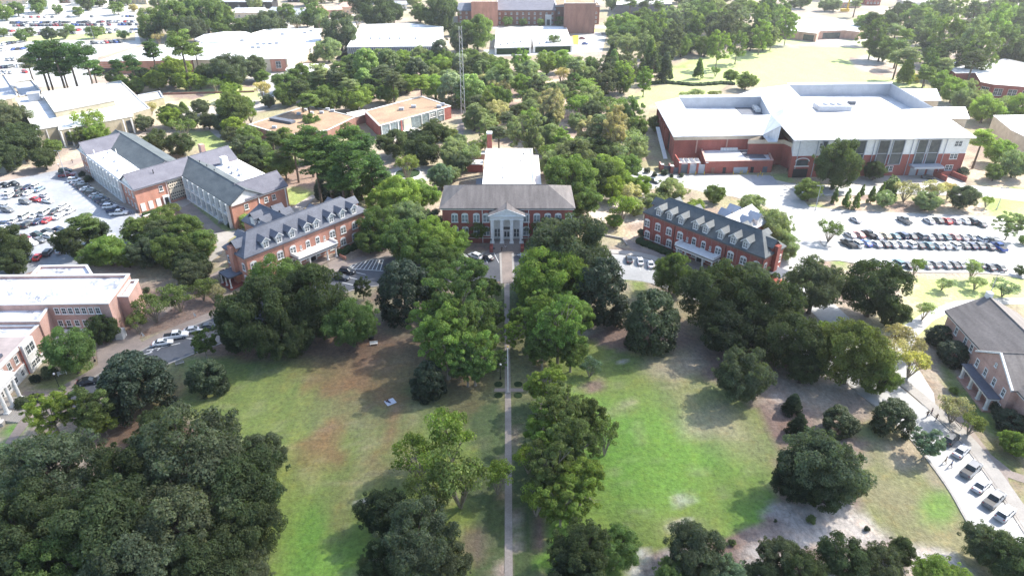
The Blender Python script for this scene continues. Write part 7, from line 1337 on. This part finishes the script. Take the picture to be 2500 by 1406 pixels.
# added thin cloud, unseen overhead, to take sun off the near lawns
def added_cloud():
    H = 420.0; off = H/math.tan(SUN_EL); cx, cy = ADDED_CLOUD[0]+off*math.sin(SUN_AZ), ADDED_CLOUD[1]+off*math.cos(SUN_AZ); RX, RY, RZ = 190, 138, 14
    b = MB(); b.ball((cx, cy, H), (RX, RY, RZ), 64, 24); rg = np.random.default_rng(9)
    b.v = [(x, y, z+(RZ*.5*math.sin(x*.05)*math.cos(y*.06)+RZ*.3*math.sin(x*.13+y*.09)) * max(0, 1-math.hypot((x-cx)/RX, (y-cy)/RY))) for x, y, z in b.v]
    m, n, p = nodes("added_cloud_veil"); p.inputs['Base Color'].default_value = (.9, .92, .95, 1); p.inputs['Roughness'].default_value = 1
    g = N(n, "ShaderNodeNewGeometry"); sb = N(n, "ShaderNodeVectorMath", operation='SUBTRACT'); n.links.new(g.outputs['Position'], sb.inputs[0]); sb.inputs[1].default_value = (cx, cy, H)
    dv = N(n, "ShaderNodeVectorMath", operation='DIVIDE'); n.links.new(sb.outputs[0], dv.inputs[0]); dv.inputs[1].default_value = (RX, RY, 1e6)
    ln = N(n, "ShaderNodeVectorMath", operation='LENGTH'); n.links.new(dv.outputs[0], ln.inputs[0])
    a = ramp(n, ln.outputs['Value'], .98, .42, 0, ADDED_CLOUD[2]); nz = ramp(n, noise(n, pos(n), .012, 3), .3, .7, .82, 1.12)
    mu = N(n, "ShaderNodeMath", operation='MULTIPLY'); n.links.new(a, mu.inputs[0]); n.links.new(nz, mu.inputs[1])
    tr = N(n, "ShaderNodeBsdfTransparent"); ms = N(n, "ShaderNodeMixShader"); n.links.new(mu.outputs[0], ms.inputs[0]); n.links.new(tr.outputs[0], ms.inputs[1]); n.links.new(p.outputs[0], ms.inputs[2]); n.links.new(ms.outputs[0], n.nodes["Material Output"].inputs[0])
    o = b.build("added_cloud", m, org=(cx, cy, H), smooth=True); o["kind"] = "structure"
ADDED_CLOUD = (-50, 96, .50)
added_cloud()
# ---------------------------------------------------------------- labels: where two read alike, say their place among them
ORDW = ['first', 'second', 'third', 'fourth', 'fifth', 'sixth', 'seventh', 'eighth', 'ninth', 'tenth', 'eleventh', 'twelfth', 'thirteenth', 'fourteenth', 'fifteenth', 'sixteenth', 'seventeenth', 'eighteenth', 'nineteenth', 'twentieth']
def finish_labels():
    g = {}
    for r in REG: g.setdefault((r[1], r[2]), []).append(r)
    for (d, wv), rs in g.items():
        rs.sort(key=lambda r: r[3])
        if len(rs) == 1: rs[0][0]["label"] = f"{d} {wv}"; continue
        if len(rs) == 2:
            a, b = rs
            if a[4] > b[4]*1.15 or b[4] > a[4]*1.15:
                for r, o in ((a, b), (b, a)): r[0]["label"] = f"{'larger' if r[4] > o[4] else 'smaller'} {d} {wv}"
            else: a[0]["label"] = f"left {d} {wv}"; b[0]["label"] = f"right {d} {wv}"
            continue
        for i, r in enumerate(rs):
            w = 'leftmost' if i == 0 else 'rightmost' if i == len(rs)-1 else (ORDW[i]+' from left') if i < len(rs)/2 else (ORDW[len(rs)-1-i]+' from right')
            r[0]["label"] = f"{d} {wv}, {w}"
    for r in REG:
        w = r[0]["label"].split()
        if len(w) > 16: print("LONG", r[0]["label"])
finish_labels()
